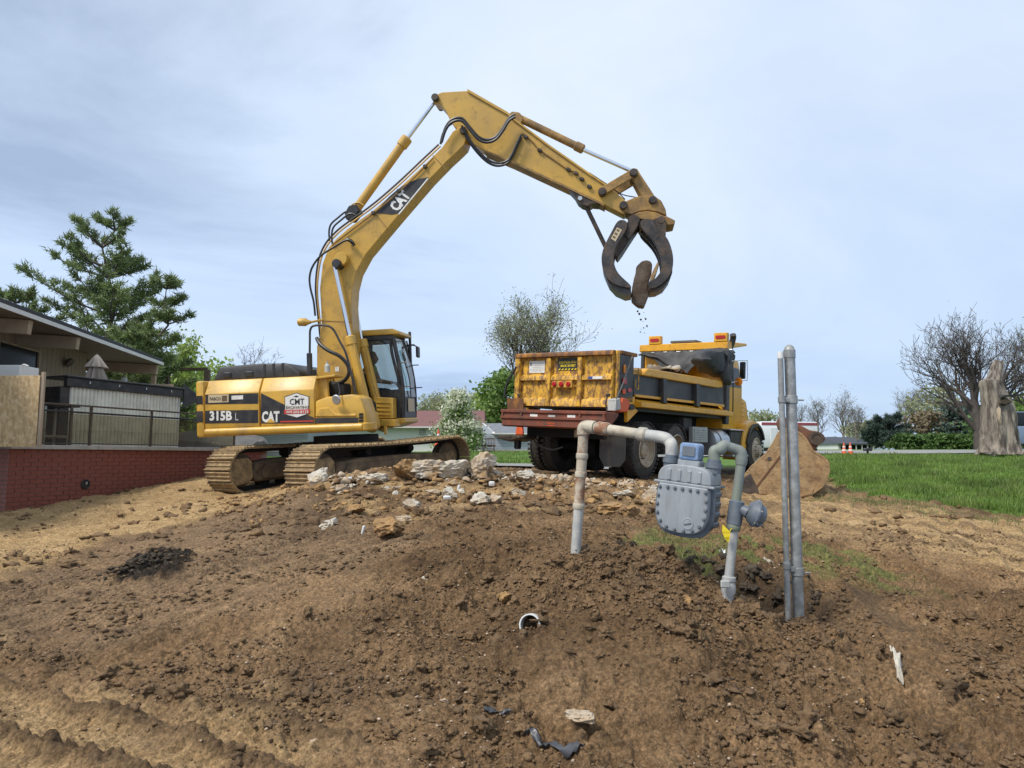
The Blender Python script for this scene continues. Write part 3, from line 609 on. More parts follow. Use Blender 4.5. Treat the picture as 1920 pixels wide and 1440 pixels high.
scatter('rubble_crumbs', 700, 16, lambda rg, n: (lambda y: ((rg.rand(n) * .62 - .42) * y, y))(8.0 + rg.rand(n) * 4.2), .012, .06, 2, 'clay_lump', .7, 2.6, .6, 'tan clay crumbs scattered among the broken concrete', 'soil')
def place_rub(rg, n):
    y = 9.0 + rg.rand(n * 3) * 3.4; x = (rg.rand(n * 3) * .46 - .25) * y; k = fbm(x * .9, y * .9, 2, 33) > -.12; return x[k][:n], y[k][:n]
scatter('rubble_bits', 330, 26, place_rub, .02, .10, 3, 'concrete', .75, 2.6, .16, 'pale angular concrete bits in the rubble heap', 'rubble')
scatter('rubble_grit', 900, 27, place_rub, .012, .04, 2, 'concrete_white', .75, 2.0, .16, 'small pale grit in the rubble heap', 'rubble')
# grass
def grass(name, n, seed, place, h0, h1, w, mat, label):
    rg = np.random.RandomState(seed); x, y = place(rg, n); n = len(x); z = gzf(x, y) - .01; a = rg.rand(n) * 6.28; h = (h0 + (h1 - h0) * rg.rand(n)) * (.65 + .7 * sstep(-.4, .5, fbm(x * 1.3, y * 1.3, 3, 55))); le = (rg.rand(n) - .5) * 1.1; la = rg.rand(n) * 6.28
    ww = w * (.6 + .8 * rg.rand(n)); dx, dy = np.cos(a) * ww, np.sin(a) * ww; lx, ly = np.cos(la) * le * h, np.sin(la) * le * h
    V = np.stack([np.stack([x - dx, y - dy, z], 1), np.stack([x + dx, y + dy, z], 1), np.stack([x + lx * .4 + dx * .6, y + ly * .4 + dy * .6, z + h * .6], 1), np.stack([x + lx, y + ly, z + h], 1)], 1).reshape(-1, 3)
    F = np.array([[0, 1, 2], [0, 2, 3]]); F = (F[None] + (np.arange(n) * 4)[:, None, None]).reshape(-1, 3)
    return tag(np_mesh(name, V, F, mat), label, 'grass', kind='stuff')
def place_lawn(rg, n):
    y = 7.5 * (25.5 / 7.5) ** rg.rand(n * 3); x = (.30 + rg.rand(n * 3) * .75) * y; k = (pmask(x + fbm(x * 3, y * 3, 2, 4) * .2, y + fbm(x * 3, y * 3, 2, 6) * .2, LAWN, .1) > rg.rand(n * 3) * .9 + .05); return x[k][:n], y[k][:n]
grass('grass_bank', 80000, 21, place_lawn, .03, .12, .009, 'grass_lawn', 'lush green lawn on the right-hand bank')
def place_tuft(rg, n):
    lo, hi = TUFT.min(0), TUFT.max(0); x = lo[0] + rg.rand(n * 6) * (hi[0] - lo[0]); y = lo[1] + rg.rand(n * 6) * (hi[1] - lo[1])
    k = (pmask(x, y, TUFT, .12) * sstep(-.35, .2, fbm(x * 4, y * 4, 3, 12)) > rg.rand(n * 6) * .9 + .08); return x[k][:n], y[k][:n]
grass('grass_remnant', 6000, 22, place_tuft, .01, .04, .0035, 'grass_dry', 'thin leftover turf behind the gas meter')
def place_edge(rg, n):
    t = rg.rand(n); q = [gp(a, b) for a, b in ((1545, 935), (1640, 945), (1760, 965), (1920, 985))]; xs = np.interp(t, [0, .33, .66, 1], [p.x for p in q]); ys = np.interp(t, [0, .33, .66, 1], [p.y for p in q]); return xs + rg.randn(n) * .25, ys + rg.randn(n) * .35
grass('grass_fringe', 1600, 23, place_edge, .02, .07, .006, 'grass_dry', 'ragged dry grass along the edge of the right lawn')
def place_far(rg, n):
    y = 20.3 + rg.rand(n) * 16; x = (rg.rand(n) * .34 - .24) * y; return x, y
grass('grass_yard', 9000, 24, place_far, .04, .09, .018, 'grass_lawn', 'mown green yard in front of the maroon-roofed house')
# ------------------------------------------------------------------ tracked excavator
EC = Vector((-3.2, 14.0, 1.03)); _n4 = Vector((.839, -.545, 0))
M_EX = T(EC) @ Matrix.Rotation(R(4.0), 4, _n4); R_UP = RZ(R(-9)); R_TR = RZ(math.atan2(.839, .545))
EX = empty('excavator', M_EX, 'yellow tracked excavator with raised boom, parked on the rubble mound', 'excavator')
_MUi = (M_EX @ R_UP).inverted(); _MTi = (M_EX @ R_TR).inverted()
def E(px, py, y=-1.2): return unproj(_MUi, px, py, 1, y)
def E2(px, py, y=-1.2): p = E(px, py, y); return (p.x, p.z)
def up(name, g, mat, **kw): return g.obj(name, mat, EX, R_UP, **kw)
def side(name, pts, y0, y1, mat, yref=None, **kw):
    yr = min(y0, y1) if yref is None else yref
    return up(name, G().prism([E2(a, b, yr) for a, b in pts], y0, y1), mat, **kw)
# --- undercarriage
TLn, TR_, TH = 4.25, .40, .88
def loop_pt(s):
    st = TLn - 2 * TR_ - .1; per = 2 * st + 2 * math.pi * TR_; s = s % per; zc = .05 + TR_; 
    if s < st: return (-st / 2 + s, zc + TR_, 0.0)
    s -= st
    if s < math.pi * TR_: a = s / TR_; return (st / 2 + TR_ * math.sin(a), zc + TR_ * math.cos(a), a)
    s -= math.pi * TR_
    if s < st: return (st / 2 - s, zc - TR_, math.pi)
    s -= st; a = s / TR_; return (-st / 2 - TR_ * math.sin(a), zc - TR_ * math.cos(a), math.pi + a)
PER = 2 * (TLn - 2 * TR_ - .1) + 2 * math.pi * TR_; NS = 50; pit = PER / NS
h = pit * .47
shoe = [(-h, -.012), (-h, .02), (-h + .008, .05), (-h + .022, .05), (-h + .03, .02), (-.012, .018), (-.007, .04), (.007, .04), (.012, .018), (h - .03, .02), (h - .022, .042), (h - .008, .042), (h, .012), (h, -.012)]
shoe0 = None
for side_y, sg in ((1.08, 1), (-1.08, -1)):
    for k in range(NS):
        x, z, a = loop_pt(k * pit + .03); sag = -.03 * max(0, 1 - (x / 1.6) ** 2) * (1 if a == 0 else 0)
        Mx = R_TR @ T((x, side_y, z + sag)) @ RY(a)
        if shoe0 is None: shoe0 = mk('track_shoe', *(lambda g: (g.v, g.f))(G().prism(shoe, -.35, .35)), 'muddy_track', EX, Mx)
        else: dup(shoe0, EX, Mx)
    def tr(name, g, mat, **kw): return g.obj(name, mat, EX, R_TR, **kw)
    ring = []; inner = []
    for k in range(72):
        x, z, a = loop_pt(k * PER / 72); nx, nz = math.sin(a), math.cos(a); ring.append((x - nx * .02, z - nz * .02)); inner.append((x - nx * .09, z - nz * .09))
    g = G(); nn = 72; v = []
    for (ww) in (-.11, .11):
        v += [(p[0], side_y + ww, p[1]) for p in ring]; v += [(p[0], side_y + ww, p[1]) for p in inner]
    f = []
    for i in range(nn):
        j = (i + 1) % nn; f += [(i, j, nn + j, nn + i), (2 * nn + i, 3 * nn + i, 3 * nn + j, 2 * nn + j), (i, 2 * nn + i, 2 * nn + j, j), (nn + i, nn + j, 3 * nn + j, 3 * nn + i)]
    tr('track_chain', g.add(v, f), 'undercarriage_black')
    fr = [(-1.45, .22), (1.42, .22), (1.5, .34), (1.42, .56), (.9, .60), (-.9, .62), (-1.4, .58), (-1.5, .4)]
    tr('track_frame', G().prism(fr, side_y - .22 * 1, side_y + .22), 'muddy_frame', bevel=.03)
    for sy in (-1, 1):
        tr('frame_skirt', G().prism([(-1.3, .26), (1.28, .26), (1.32, .40), (1.25, .50), (-1.25, .54), (-1.34, .42)], side_y + sy * .222, side_y + sy * .262), 'muddy_frame', bevel=.012)
        tr('frame_step', G().bx(-.42, .02, side_y + sy * .26, side_y + sy * .31, .34, .40), 'muddy_frame', bevel=.01)
        # plate over the end wheel
        o = [(-1.98, .22), (-1.98, .60), (-1.92, .66), (-1.60, .68), (-1.5, .60), (-1.48, .30), (-1.6, .2), (-1.85, .17)]
        tr('drive_cover', G().prism(o, side_y + sy * .14, side_y + sy * .20), 'muddy_track', bevel=.02)
        tr('idler_hub', G().cyl((1.68, side_y + sy * .10, .44), (1.68, side_y + sy * .19, .44), .17, .15, 20), 'muddy_track', bevel=.015)
    for x in (-1.7, 1.68):
        tr('drive_wheel' if x < 0 else 'idler_wheel', G().lathe([(0, .26), (.03, .31), (.08, .30), (.1, .22), (.14, .22), (.16, .30), (.21, .31), (.24, .26)], (x, side_y - .12, .45), (x, side_y + .12, .45), 24), 'muddy_frame', smooth=True)
    for x in (-.6, .55):
        tr('carrier_roller', G().lathe([(0, .06), (.02, .075), (.2, .075), (.22, .06)], (x, side_y - .11, .71), (x, side_y + .11, .71), 14), 'undercarriage_black', smooth=True)
        tr('roller_bracket', G().bx(x - .05, x + .05, side_y - .05, side_y + .05, .58, .68), 'undercarriage_black')
    for x in np.linspace(-1.15, 1.15, 6):
        tr('track_roller', G().lathe([(0, .08), (.03, .10), (.07, .085), (.17, .085), (.21, .10), (.24, .08)], (x, side_y - .12, .185), (x, side_y + .12, .185), 14), 'undercarriage_black', smooth=True)
g = G().prism([(-.75, -.86), (-.45, -.5), (-.45, .5), (-.75, .86), (.75, .86), (.45, .5), (.45, -.5), (.75, -.86)], .46, .84, ax=2)
g.obj('car_body', 'undercarriage_black', EX, R_TR, bevel=.03)
G().cyl((0, 0, .842), (0, 0, 1.0), .62, .62, 32).obj('swing_bearing', 'undercarriage_black', EX, R_TR)
# --- upper structure
z0 = E(500, 815).z; z1 = E(500, 799).z; zt = E(480, 709).z; zc_ = E(480, 735).z; x_cw = E(383, 760).x; x_d1 = E(487, 760).x; x_d2 = E(589, 760).x; x_fr = E(690, 790).x
up('deck_frame', G().bx(x_cw + .05, .62, -1.05, 1.0, z0 + .01, z0 + .16), 'undercarriage_black')
# counterweight: curved back
def cw_arc(off=0.0, n=18):
    pts = []
    for k in range(n + 1):
        y = -1.2 - off + (2.4 + 2 * off) * k / n; pts.append((-math.sqrt(2.62 ** 2 - y * y) - off * .9 if abs(y) < 2 else 0, y))
    return pts
rad = 2.62; arc = [(p[0] + (x_cw + math.sqrt(rad ** 2 - 1.2 ** 2)) - .16, p[1]) for p in cw_arc()]
up('counterweight', G().prism(arc + [(x_cw - .012, 1.2), (x_cw - .012, -1.2)], z0 - .01, zt, ax=2), 'cat_yellow', bevel=.045, seg=2)
def arc_band(name, za, zb, mat):
    pts = [(p[0] - .004, p[1] * 1.004) for p in arc]; pts = [(x_cw - .03, pts[0][1])] + pts + [(x_cw - .03, pts[-1][1])]; v = [(p[0], p[1], z) for z in (za, zb) for p in pts]; n = len(pts)
    up(name, G().add(v, [(i, i + 1, n + i + 1, n + i) for i in range(n - 1)]), mat)
arc_band('stripe', E(400, 757).z, E(400, 741).z, 'black_paint'); arc_band('stripe', E(400, 791).z, E(400, 770).z, 'black_paint')
prof = [(-1.2, z1), (-1.2, zc_), (-1.06, zt), (-.30, zt + .02), (-.30, z1)]
for nm, xa, xb in (('rear_side_door', x_cw + .01, x_d1 - .015), ('front_side_door', x_d1 + .015, x_d2)):
    up(nm, G().prism(prof, xa, xb, ax=0), 'cat_yellow', bevel=.014, seg=2)
profL = [(-y, z) for y, z in prof]
up('left_side_door', G().prism(profL, x_cw + .01, -.55, ax=0), 'cat_yellow', bevel=.02)
up('engine_bulkhead', G().bx(x_cw + .02, x_d2 - .04, -.28, .28, z1, zt - .01), 'black_plastic')
rl = [(-1.19, z0), (-1.235, z0 + .03), (-1.25, z0 + .09), (-1.235, z1 - .03), (-1.205, z1 - .004), (-.9, z1 - .004), (-.9, z0)]
up('side_rail', G().prism(rl, x_cw + .012, x_fr - .1, ax=0), 'cat_yellow', bevel=.01)
up('rail_nose', G().prism([(x_fr - .098, -1.24), (x_fr - .02, -1.2), (x_fr + .03, -1.05), (x_fr + .03, -.8), (x_fr - .098, -.8)], z0 + .01, z1, ax=2), 'cat_yellow', bevel=.02)
# hood on top
hx0, hx1 = E(402, 700, -.8).x, E(566, 700, -.8).x; hz = E(480, 686, -.6).z
hp_ = [(hx0, zt), (hx0 + .03, zt + .1), (hx0 + .14, hz), (hx0 + .95, hz + .02), (hx1 - .25, hz), (hx1 - .03, zt + .12), (hx1, zt)]
up('engine_hood', G().prism(hp_, -.85, .85), 'black_plastic', bevel=.05, seg=2)
for x in (hx0 + .22, hx0 + .66): up('hood_latch', G().bx(x, x + .16, -.875, -.84, zt + .06, zt + .16), 'black_paint', bevel=.02)
for x in (hx0 + 1.02, hx0 + 1.2, hx0 + 1.38): up('hood_rib', G().prism([(x, zt + .02), (x, hz + .01), (x + .05, hz + .01), (x + .05, zt + .02)], -.868, .868), 'black_plastic', bevel=.015)
up('exhaust_stack', G().cyl((hx1 + .12, -.6, zt - .05), (hx1 + .12, -.6, zt + .14), .07, .07, 14), 'black_paint')
# decals on the right side
def quad(name, pts, mat, off=.004, y=-1.2): return side(name, pts, y - off, y - .0005, mat, yref=y)
quad('stripe', [(385, 740), (484, 737), (484, 757), (385, 758)], 'black_paint')
quad('stripe', [(385, 770), (484, 768.5), (484, 793), (385, 794)], 'black_paint')
quad('stripe', [(489.5, 737), (533, 758.7), (588.5, 783), (588.5, 794), (489.5, 794)], 'black_paint')
quad('dealer_label', [(391, 740.5), (429, 739), (429, 754), (391, 755.5)], 'beige_decal', .007)
quad('dealer_badge', [(416.5, 742), (426, 741.5), (426, 752), (416.5, 752.5)], 'brown_decal', .009)
quad('info_label', [(434.5, 742), (456, 741), (456, 748.5), (434.5, 749.5)], 'white_decal', .007)
def words(name, s, px0, py0, px1, py1, mat, off, bold, y=-1.2):
    """lettering between two pixel corners (lower left, upper right) on the side"""
    o = E(px0, py0, y - off); r = E(px1, py0 + (py1 - py0) * 0 - (px1 - px0) * .012, y - off) - o; u = E(px0, py1, y - off) - o
    return lettering(name, s, o, r, u, mat, EX, R_UP, bold)
words('model_lettering', '315B', 393, 789, 435, 770.5, 'white_decal', .007, .04)
words('model_letter', 'L', 441, 788, 447, 774, 'pale_grey_metal', .007, 0)
words('maker_lettering', 'CAT', 491, 792, 524, 771, 'white_decal', .007, .045)
quad('maker_triangle', [(499.5, 792.5), (508, 784.5), (516.5, 792.3)], 'cat_yellow', .010)
words('dealer_lettering', 'FABCO', 393, 751, 414, 745, 'black_paint', .010, .02)
quad('red_line', [(526, 789.5), (588, 788), (588, 790.5), (526, 792)], 'red_decal', .007)
quad('company_badge_border', [(534, 743.8), (556, 736), (580, 743.4), (580, 776), (557, 784), (534, 777.5)], 'black_paint', .007)
quad('company_badge', [(535.2, 744.8), (556, 737.5), (578.8, 744.4), (578.8, 775.2), (557, 782.5), (535.2, 776.7)], 'white_decal', .011)
quad('badge_banner', [(533.5, 768.5), (581, 767.3), (581, 775.2), (533.5, 776.5)], 'red_decal', .015)
quad('badge_emblem', [(551, 743.5), (556, 741.3), (561, 743.4), (556, 744.8)], 'black_paint', .015)
words('badge_lettering', 'CMT', 543, 759, 570.5, 747.5, 'black_paint', .016, .01)
words('badge_lettering', 'EXCAVATING', 536, 766.7, 578.5, 761.5, 'brown_decal', .016, .02)
words('badge_number', '309.202.8133', 536.5, 774.8, 578, 770, 'white_decal', .019, .02)
# right deck: tank and tool box
g = G().prism([E2(a, b) for a, b in ((590.5, 797), (590.5, 752), (612, 744), (660, 739), (676, 745), (684, 770), (688, 797))], -1.2, -.62)
up('fuel_tank', g, 'cat_yellow', bevel=.035, seg=2)
g = G().prism([E2(a, b) for a, b in ((592, 776), (600, 765), (618, 764), (630, 776), (668, 776), (668, 781), (592, 781))], -1.222, -1.19); up('tank_emboss', g, 'cat_yellow', bevel=.012)
quad('stripe', [(590.5, 784), (672, 783), (672, 793), (590.5, 794)], 'black_paint', .005)
for k in range(3): quad('vent_slot', [(673.5, 775 + k * 6), (681, 774.6 + k * 6), (681, 779 + k * 6), (673.5, 779.4 + k * 6)], 'undercarriage_black', .014)
side('hood_side', [(590, 708), (612, 706), (616, 752), (590, 756)], -.98, -.9, 'cat_yellow', bevel=.01)
side('hood_ledge', [(589, 707), (628, 702), (628, 706), (589, 711)], -1.08, -.7, 'cat_yellow', bevel=.008)
side('valve_bay', [(612, 718), (644, 718), (646, 760), (612, 760)], -.55, .1, 'undercarriage_black', bevel=.02)
p = E(631, 750, -1.3); up('round_mirror', G().lathe([(0, .075), (.012, .092), (.03, .085), (.05, .03)], (p.x, -1.33, p.z), (p.x + .012, -1.28, p.z + .012), 22), 'aluminium', smooth=True)
up('mirror_bracket', G().tube([E(634, 718, -1.15), E(637, 735, -1.22), E(633, 748, -1.28)], .012, 6), 'black_paint')
# handrail, hoses
up('hand_rail', G().tube([E(580.5, 702, -1.0), E(581, 640, -1.0), E(582, 618, -1.0), E(590, 610.5, -1.0), E(612, 610.5, -1.0), E(625, 618, -1.0), E(637, 640, -1.0), E(649, 664, -1.0), E(662, 715, -1.0), E(674, 772, -1.0)], .021, 8), 'black_paint', smooth=True)
up('rail_base', G().bx(E(577, 700, -1).x, E(585, 700, -1).x, -1.04, -.96, E(580, 704, -1).z, E(580, 662, -1).z), 'black_paint', bevel=.01)
up('boom_hose', G().tube([E(594, 634, -.5), E(600, 645, -.6), E(615, 657, -.65), E(637, 668, -.65), E(652, 685, -.62), E(654, 701, -.6), E(645, 714, -.55), E(630, 719, -.5), E(615, 717, -.45)], .036, 10), 'rubber_hose', smooth=True)
# --- boom
BW = .20
boom_px = [(594, 702), (594, 650), (603, 615), (601.5, 575), (599.5, 541), (604.6, 494), (616.5, 463), (632, 446), (652, 428.5), (700, 394), (747.5, 353), (798.6, 305.5), (829, 276), (849, 246), (861.5, 238), (872, 243), (876, 255), (870, 272), (860, 282), (839.4, 301), (805.4, 336), (744, 407.5), (686, 476.6), (667.6, 510.7), (660, 541), (658, 575), (660, 602.5), (662, 640), (661, 690), (660, 735), (656, 766), (646, 775), (632, 765), (612, 738)]
side('boom', boom_px, -BW, BW, 'cat_boom', bevel=.012)
for y in (-BW - .012,): side('boom_seam', [(701, 395), (727, 428), (726, 429.2), (700, 396.2)], y, -BW + .002, 'worn_yellow', yref=-BW)
side('boom_seam', [(603, 601), (659, 603), (659, 604.2), (603, 602.2)], -BW - .008, -BW + .002, 'worn_yellow', yref=-BW)
side('boom_seam', [(812, 291), (838, 318), (837, 319), (811, 292)], -BW - .008, -BW + .002, 'worn_yellow', yref=-BW)
# decal on the boom
side('boom_decal', [(703, 400), (716, 383.5), (730.5, 368), (745, 355.5), (758, 347), (772, 340), (785, 335.5), (804, 332.5), (775, 368), (748, 400), (735, 402.5), (722, 401)], -BW - .006, -BW - .0005, 'black_paint', yref=-BW)
o = E(742, 401, -BW - .009); r = E(770, 368, -BW - .009) - o; u = E(735, 381.5, -BW - .009) - E(750, 392, -BW - .009)
lettering('boom_lettering', 'CAT', E(745.5, 398, -BW - .009), r * .93, u * 1.18, 'white_decal', EX, R_UP, .045)
side('boom_stripe', [(746, 402), (749, 402), (804, 334.5), (801, 335)], -BW - .008, -BW - .0003, 'white_decal', yref=-BW)
# boom foot brackets
for y in (-.24, .17): side('boom_bracket', [(622, 792), (630, 748), (648, 738), (664, 748), (690, 800)], y, y + .05, 'cat_yellow', yref=-.24, bevel=.012)
def cyl_px(name, a, b, r, y, mat, r1=None, seg=18): return up(name, G().cyl(E(*a, y), E(*b, y), r, r1, seg), mat, smooth=True)
yb = -.32
for y in (yb, .32):
    P_ = lambda px, py: Vector((E(px, py, yb).x, y, E(px, py, yb).z))
    up('boom_cylinder_rod', G().cyl(P_(627, 494), P_(657, 640), .042, .042, 14), 'chrome', smooth=True)
    up('boom_cylinder', G().cyl(P_(656.5, 636), P_(697, 800), .088, .088, 20), 'cat_yellow', smooth=True)
    up('cylinder_head', G().lathe([(0, .075), (.02, .105), (.17, .105), (.18, .09)], P_(655.5, 630), P_(660.5, 651), 20), 'cat_yellow', smooth=True)
    up('cylinder_pipe', G().tube([P_(663, 640) + Vector((.02, -.06, 0)), P_(672, 690) + Vector((.03, -.08, 0)), P_(694, 778) + Vector((.03, -.06, 0))], .014, 6), 'cat_yellow', smooth=True)
    up('cylinder_mount', G().prism([E2(a, b, yb) for a, b in ((688, 770), (706, 772), (712, 800), (700, 812), (684, 806))], y - .08, y + .08), 'cat_yellow', bevel=.02)
q = E(627, 492, -.5)
up('boom_pin', G().cyl((q.x, -.44, q.z), (q.x, .44, q.z), .085, .085, 20), 'black_paint', bevel=.01)
up('boom_boss', G().cyl((E(636, 484, -.4).x, -.34, E(636, 484, -.4).z), (E(636, 484, -.4).x, .34, E(636, 484, -.4).z), .13, .13, 20), 'cat_boom', bevel=.01)
# work lamp on the boom
up('work_lamp', G().lathe([(0, .05), (.02, .075), (.15, .08), (.2, .05), (.26, .03)], E(559, 604, -.35), E(590, 604, -.35), 16), 'cat_yellow', smooth=True)
up('lamp_arm', G().tube([E(583, 604, -.35), E(592, 602, -.3), E(606, 600, -.2)], .022, 6), 'cat_yellow', smooth=True)
# stick cylinder over the boom
up('stick_cylinder', G().cyl(E(664, 398, 0), E(757, 268, 0), .088, .088, 20), 'cat_boom', smooth=True)
up('cylinder_head', G().lathe([(0, .09), (.02, .112), (.20, .112), (.22, .085)], E(752, 275, 0), E(766, 256, 0), 20), 'cat_boom', smooth=True)
up('stick_cylinder_rod', G().cyl(E(757, 268, 0), E(817, 187, 0), .046, .046, 14), 'chrome', smooth=True)
up('cylinder_foot', G().prism([E2(a, b, 0) for a, b in ((650, 402), (658, 388), (672, 386), (678, 398), (664, 416), (652, 414))], -.12, .12), 'black_paint', bevel=.02)
# pipes and hoses along the boom
for y, off in ((-.19, 0), (-.11, -3.5), (.12, -3)):
    up('boom_pipe', G().tube([E(a + off, b + off, y) for a, b in ((604, 640), (600, 600), (595, 545), (600, 494), (612, 463), (629, 442), (650, 424), (700, 388), (747, 348), (798, 300), (826, 274))], .017, 6), 'cat_boom' if y != -.11 else 'black_paint', smooth=True)
up('side_pipe', G().tube([E(a, b, -BW - .03) for a, b in ((622, 460), (640, 446), (700, 400), (750, 358), (796, 313), (812, 296))], .014, 6), 'worn_yellow', smooth=True)
for (a, b) in ((700, 399), (748, 358), (797, 312)): up('pipe_clamp', G().box(E(a, b, -BW - .03), (.07, .06, .07)), 'worn_steel', bevel=.01)
up('hose', G().tube([E(a, b, -.34) for a, b in ((663, 455), (650, 450), (625, 464), (601, 480), (586, 500), (580.5, 520), (582, 540), (588, 565), (591, 592))], .021, 8), 'rubber_hose', smooth=True)
up('hose_fitting', G().tube([E(650, 449, -.28), E(658, 452, -.30), (E(664, 460, -.30))], .035, 8), 'black_paint', smooth=True)
for d in (0, 5): up('hose', G().tube([E(a + d, b + d, -.1 - d * .02) for a, b in ((662, 398), (650, 396), (634, 408), (621, 420), (617, 434), (618, 452))], .019, 8), 'rubber_hose', smooth=True)
up('hose', G().tube([E(a, b, -.1) for a, b in ((682, 385), (672, 380), (660, 384), (652, 398), (650, 402))], .014, 8), 'cat_boom', smooth=True)
for d in (0, 5): up('joint_hose', G().tube([E(a, b + d, -.33 - .02 * d) for a, b in ((828, 262), (836, 238), (848, 224), (866, 222), (882, 240), (898, 257), (914, 262), (930, 256), (943, 240), (954, 222), (966, 214))], .026, 8), 'rubber_hose', smooth=True)
for d in (0, 5): up('loop_hose', G().tube([E(a, b + d, -.30 + .02 * d) for a, b in ((866, 236), (878, 258), (895, 281), (914, 299), (932, 306), (950, 302), (960, 290), (969, 270), (977, 253))], .022, 8), 'rubber_hose', smooth=True)
up('joint_hose', G().tube([E(a, b, .2) for a, b in ((826, 270), (832, 248), (846, 232), (868, 230), (888, 250), (905, 265))], .026, 8), 'rubber_hose', smooth=True)
# --- stick
SW = .17
stick_px = [(811, 184), (815, 178), (829, 172.5), (877, 170), (952, 213), (966, 226), (1031, 275), (1104, 326), (1142, 352), (1168, 371), (1180, 384), (1176, 398), (1170, 403), (1133, 384), (1066, 352), (958, 302), (907, 282), (880, 266), (868, 250), (852, 238), (843, 224), (836, 208), (822, 193), (812, 191)]
side('stick', stick_px, -SW, SW, 'cat_boom', bevel=.012)
side('stick_flange', [(877, 168), (952, 211), (966, 224), (1031, 273), (1104, 324), (1142, 350), (1142, 353), (1104, 328), (1031, 277), (966, 228), (952, 216), (877, 173)], -SW - .035, SW + .035, 'cat_boom', yref=-SW)
side('stick_flange', [(907, 281), (958, 301), (1066, 351), (1133, 383), (1133, 387), (1066, 355), (958, 305), (907, 284)], -SW - .035, SW + .035, 'worn_yellow', yref=-SW)
for a in ((817, 185), (870, 247)):
    p = E(*a, -SW); up('stick_pin', G().cyl((p.x, -SW - .09, p.z), (p.x, SW + .09, p.z), .07, .07, 18), 'dark_steel', bevel=.01)
side('cylinder_lug', [(952, 214), (960, 208), (974, 210), (982, 222), (974, 236), (960, 230)], -.1, .1, 'worn_yellow', bevel=.02)
up('bucket_cylinder', G().cyl(E(970, 220, 0), E(1083, 275, 0), .072, .072, 18), 'worn_yellow', smooth=True)
up('cylinder_head', G().lathe([(0, .07), (.02, .09), (.17, .09), (.19, .06)], E(1078, 272.5, 0), E(1097, 282, 0), 18), 'worn_yellow', smooth=True)
up('bucket_cylinder_rod', G().cyl(E(1092, 280, 0), E(1187, 322, 0), .038, .038, 14), 'chrome', smooth=True)
up('stick_pipe', G().tube([E(a, b, -SW - .02) for a, b in ((959, 300), (968, 275), (978, 251), (990, 257), (1004, 272), (1014, 282), (1040, 300), (1065, 317), (1078, 322))], .014, 6), 'worn_yellow', smooth=True)
for a in ((986, 257), (1012, 282), (1066, 318), (1080, 325), (1091, 336), (1105, 350)): up('pipe_fitting', G().box(E(*a, -SW - .025), (.09, .07, .06), RY(R(30))), 'worn_steel', bevel=.015)
up('stick_cable', G().tube([E(a, b, -.05) for a, b in ((1105, 324), (1140, 347), (1160, 362), (1172, 374))], .01, 5), 'rubber_hose', smooth=True)
up('stick_cable', G().tube([E(a, b, .05) for a, b in ((1150, 355), (1168, 365), (1192, 370))], .01, 5), 'rubber_hose', smooth=True)
# bracket and strut of the fixed grapple arm
side('strut_bracket', [(1064, 352), (1133, 385), (1128, 382.5), (1110, 381), (1102, 386), (1090, 382), (1082, 376), (1076, 365)], -SW - .02, SW + .02, 'dark_steel', bevel=.012)
p = E(1088, 373, -SW); up('bracket_pin', G().cyl((p.x, -SW - .05, p.z), (p.x, SW + .05, p.z), .045, .045, 14), 'aluminium', bevel=.008)
up('strut', G().cyl(E(1097, 383, -.04), E(1135, 462, -.04), .042, .042, 10), 'dark_steel', smooth=True)
# linkage
for y in (-.26, .20): side('side_link', [(1122, 356), (1130, 349), (1182, 318), (1190, 316), (1195, 324), (1190, 331), (1138, 362), (1128, 366)], y, y + .06, 'worn_yellow', yref=-.26, bevel=.012)
for y in (-.19, .13): side('power_link', [(1181, 322), (1186, 315), (1195, 316), (1200, 325), (1228, 368), (1228, 380), (1216, 384), (1204, 370), (1184, 332)], y, y + .06, 'worn_yellow', yref=-.19, bevel=.012)
for a, w in (((1129, 358), .31), ((1188, 322.5), .31), ((1169, 384), .27), ((1224, 374), .27), ((1240, 412), .34)):
    p = E(*a, -w); up('link_pin', G().lathe([(0, .06), (.015, .075), (2 * w - .015, .075), (2 * w, .06)], (p.x, -w, p.z), (p.x, w, p.z), 18), 'dark_steel', smooth=True)
side('coupler', [(1165, 384), (1171, 378), (1192, 369), (1207, 366), (1230, 369), (1240, 376), (1248, 392), (1250, 404), (1244, 402), (1232, 397), (1214, 394), (1198, 396), (1184, 402), (1172, 398)], -.22, .22, 'worn_yellow', bevel=.012)
side('grapple_head', [(1184, 404), (1198, 397.5), (1214, 395.5), (1232, 398.5), (1243, 404), (1250, 405), (1256, 408), (1266, 413), (1265, 420), (1256, 422), (1246, 422), (1236, 416), (1220, 413), (1196, 410)], -.26, .26, 'worn_yellow', bevel=.012)
# --- grapple tines: stacks of curved plates
def Z3(x, y): return (1100 + x / 4.963, 290 + y / 4.963)
TL = [(300, 612), (330, 606), (362, 615), (378, 645), (372, 690), (330, 765), (280, 850), (254, 930), (258, 1020), (290, 1095), (340, 1150), (400, 1205), (412, 1240), (345, 1232), (255, 1205), (190, 1150), (152, 1070), (138, 970), (150, 890), (185, 805), (240, 700), (272, 640)]
TRt = [(505, 622), (545, 602), (600, 612), (640, 660), (690, 720), (745, 775), (780, 850), (802, 940), (803, 1030), (785, 1100), (745, 1165), (690, 1215), (620, 1248), (575, 1240), (572, 1190), (640, 1150), (690, 1080), (697, 1000), (678, 920), (640, 840), (590, 775), (530, 715), (502, 672)]
for y in (-.36, .0, .30):
    side('grapple_tine', smooth2([Z3(*p) for p in TL], 3, True), y, y + .07, 'worn_steel', yref=-.36, bevel=.010)
    side('grapple_tine', smooth2([Z3(*p) for p in TRt], 3, True), y - .03, y + .04, 'worn_steel', yref=-.36, bevel=.010)
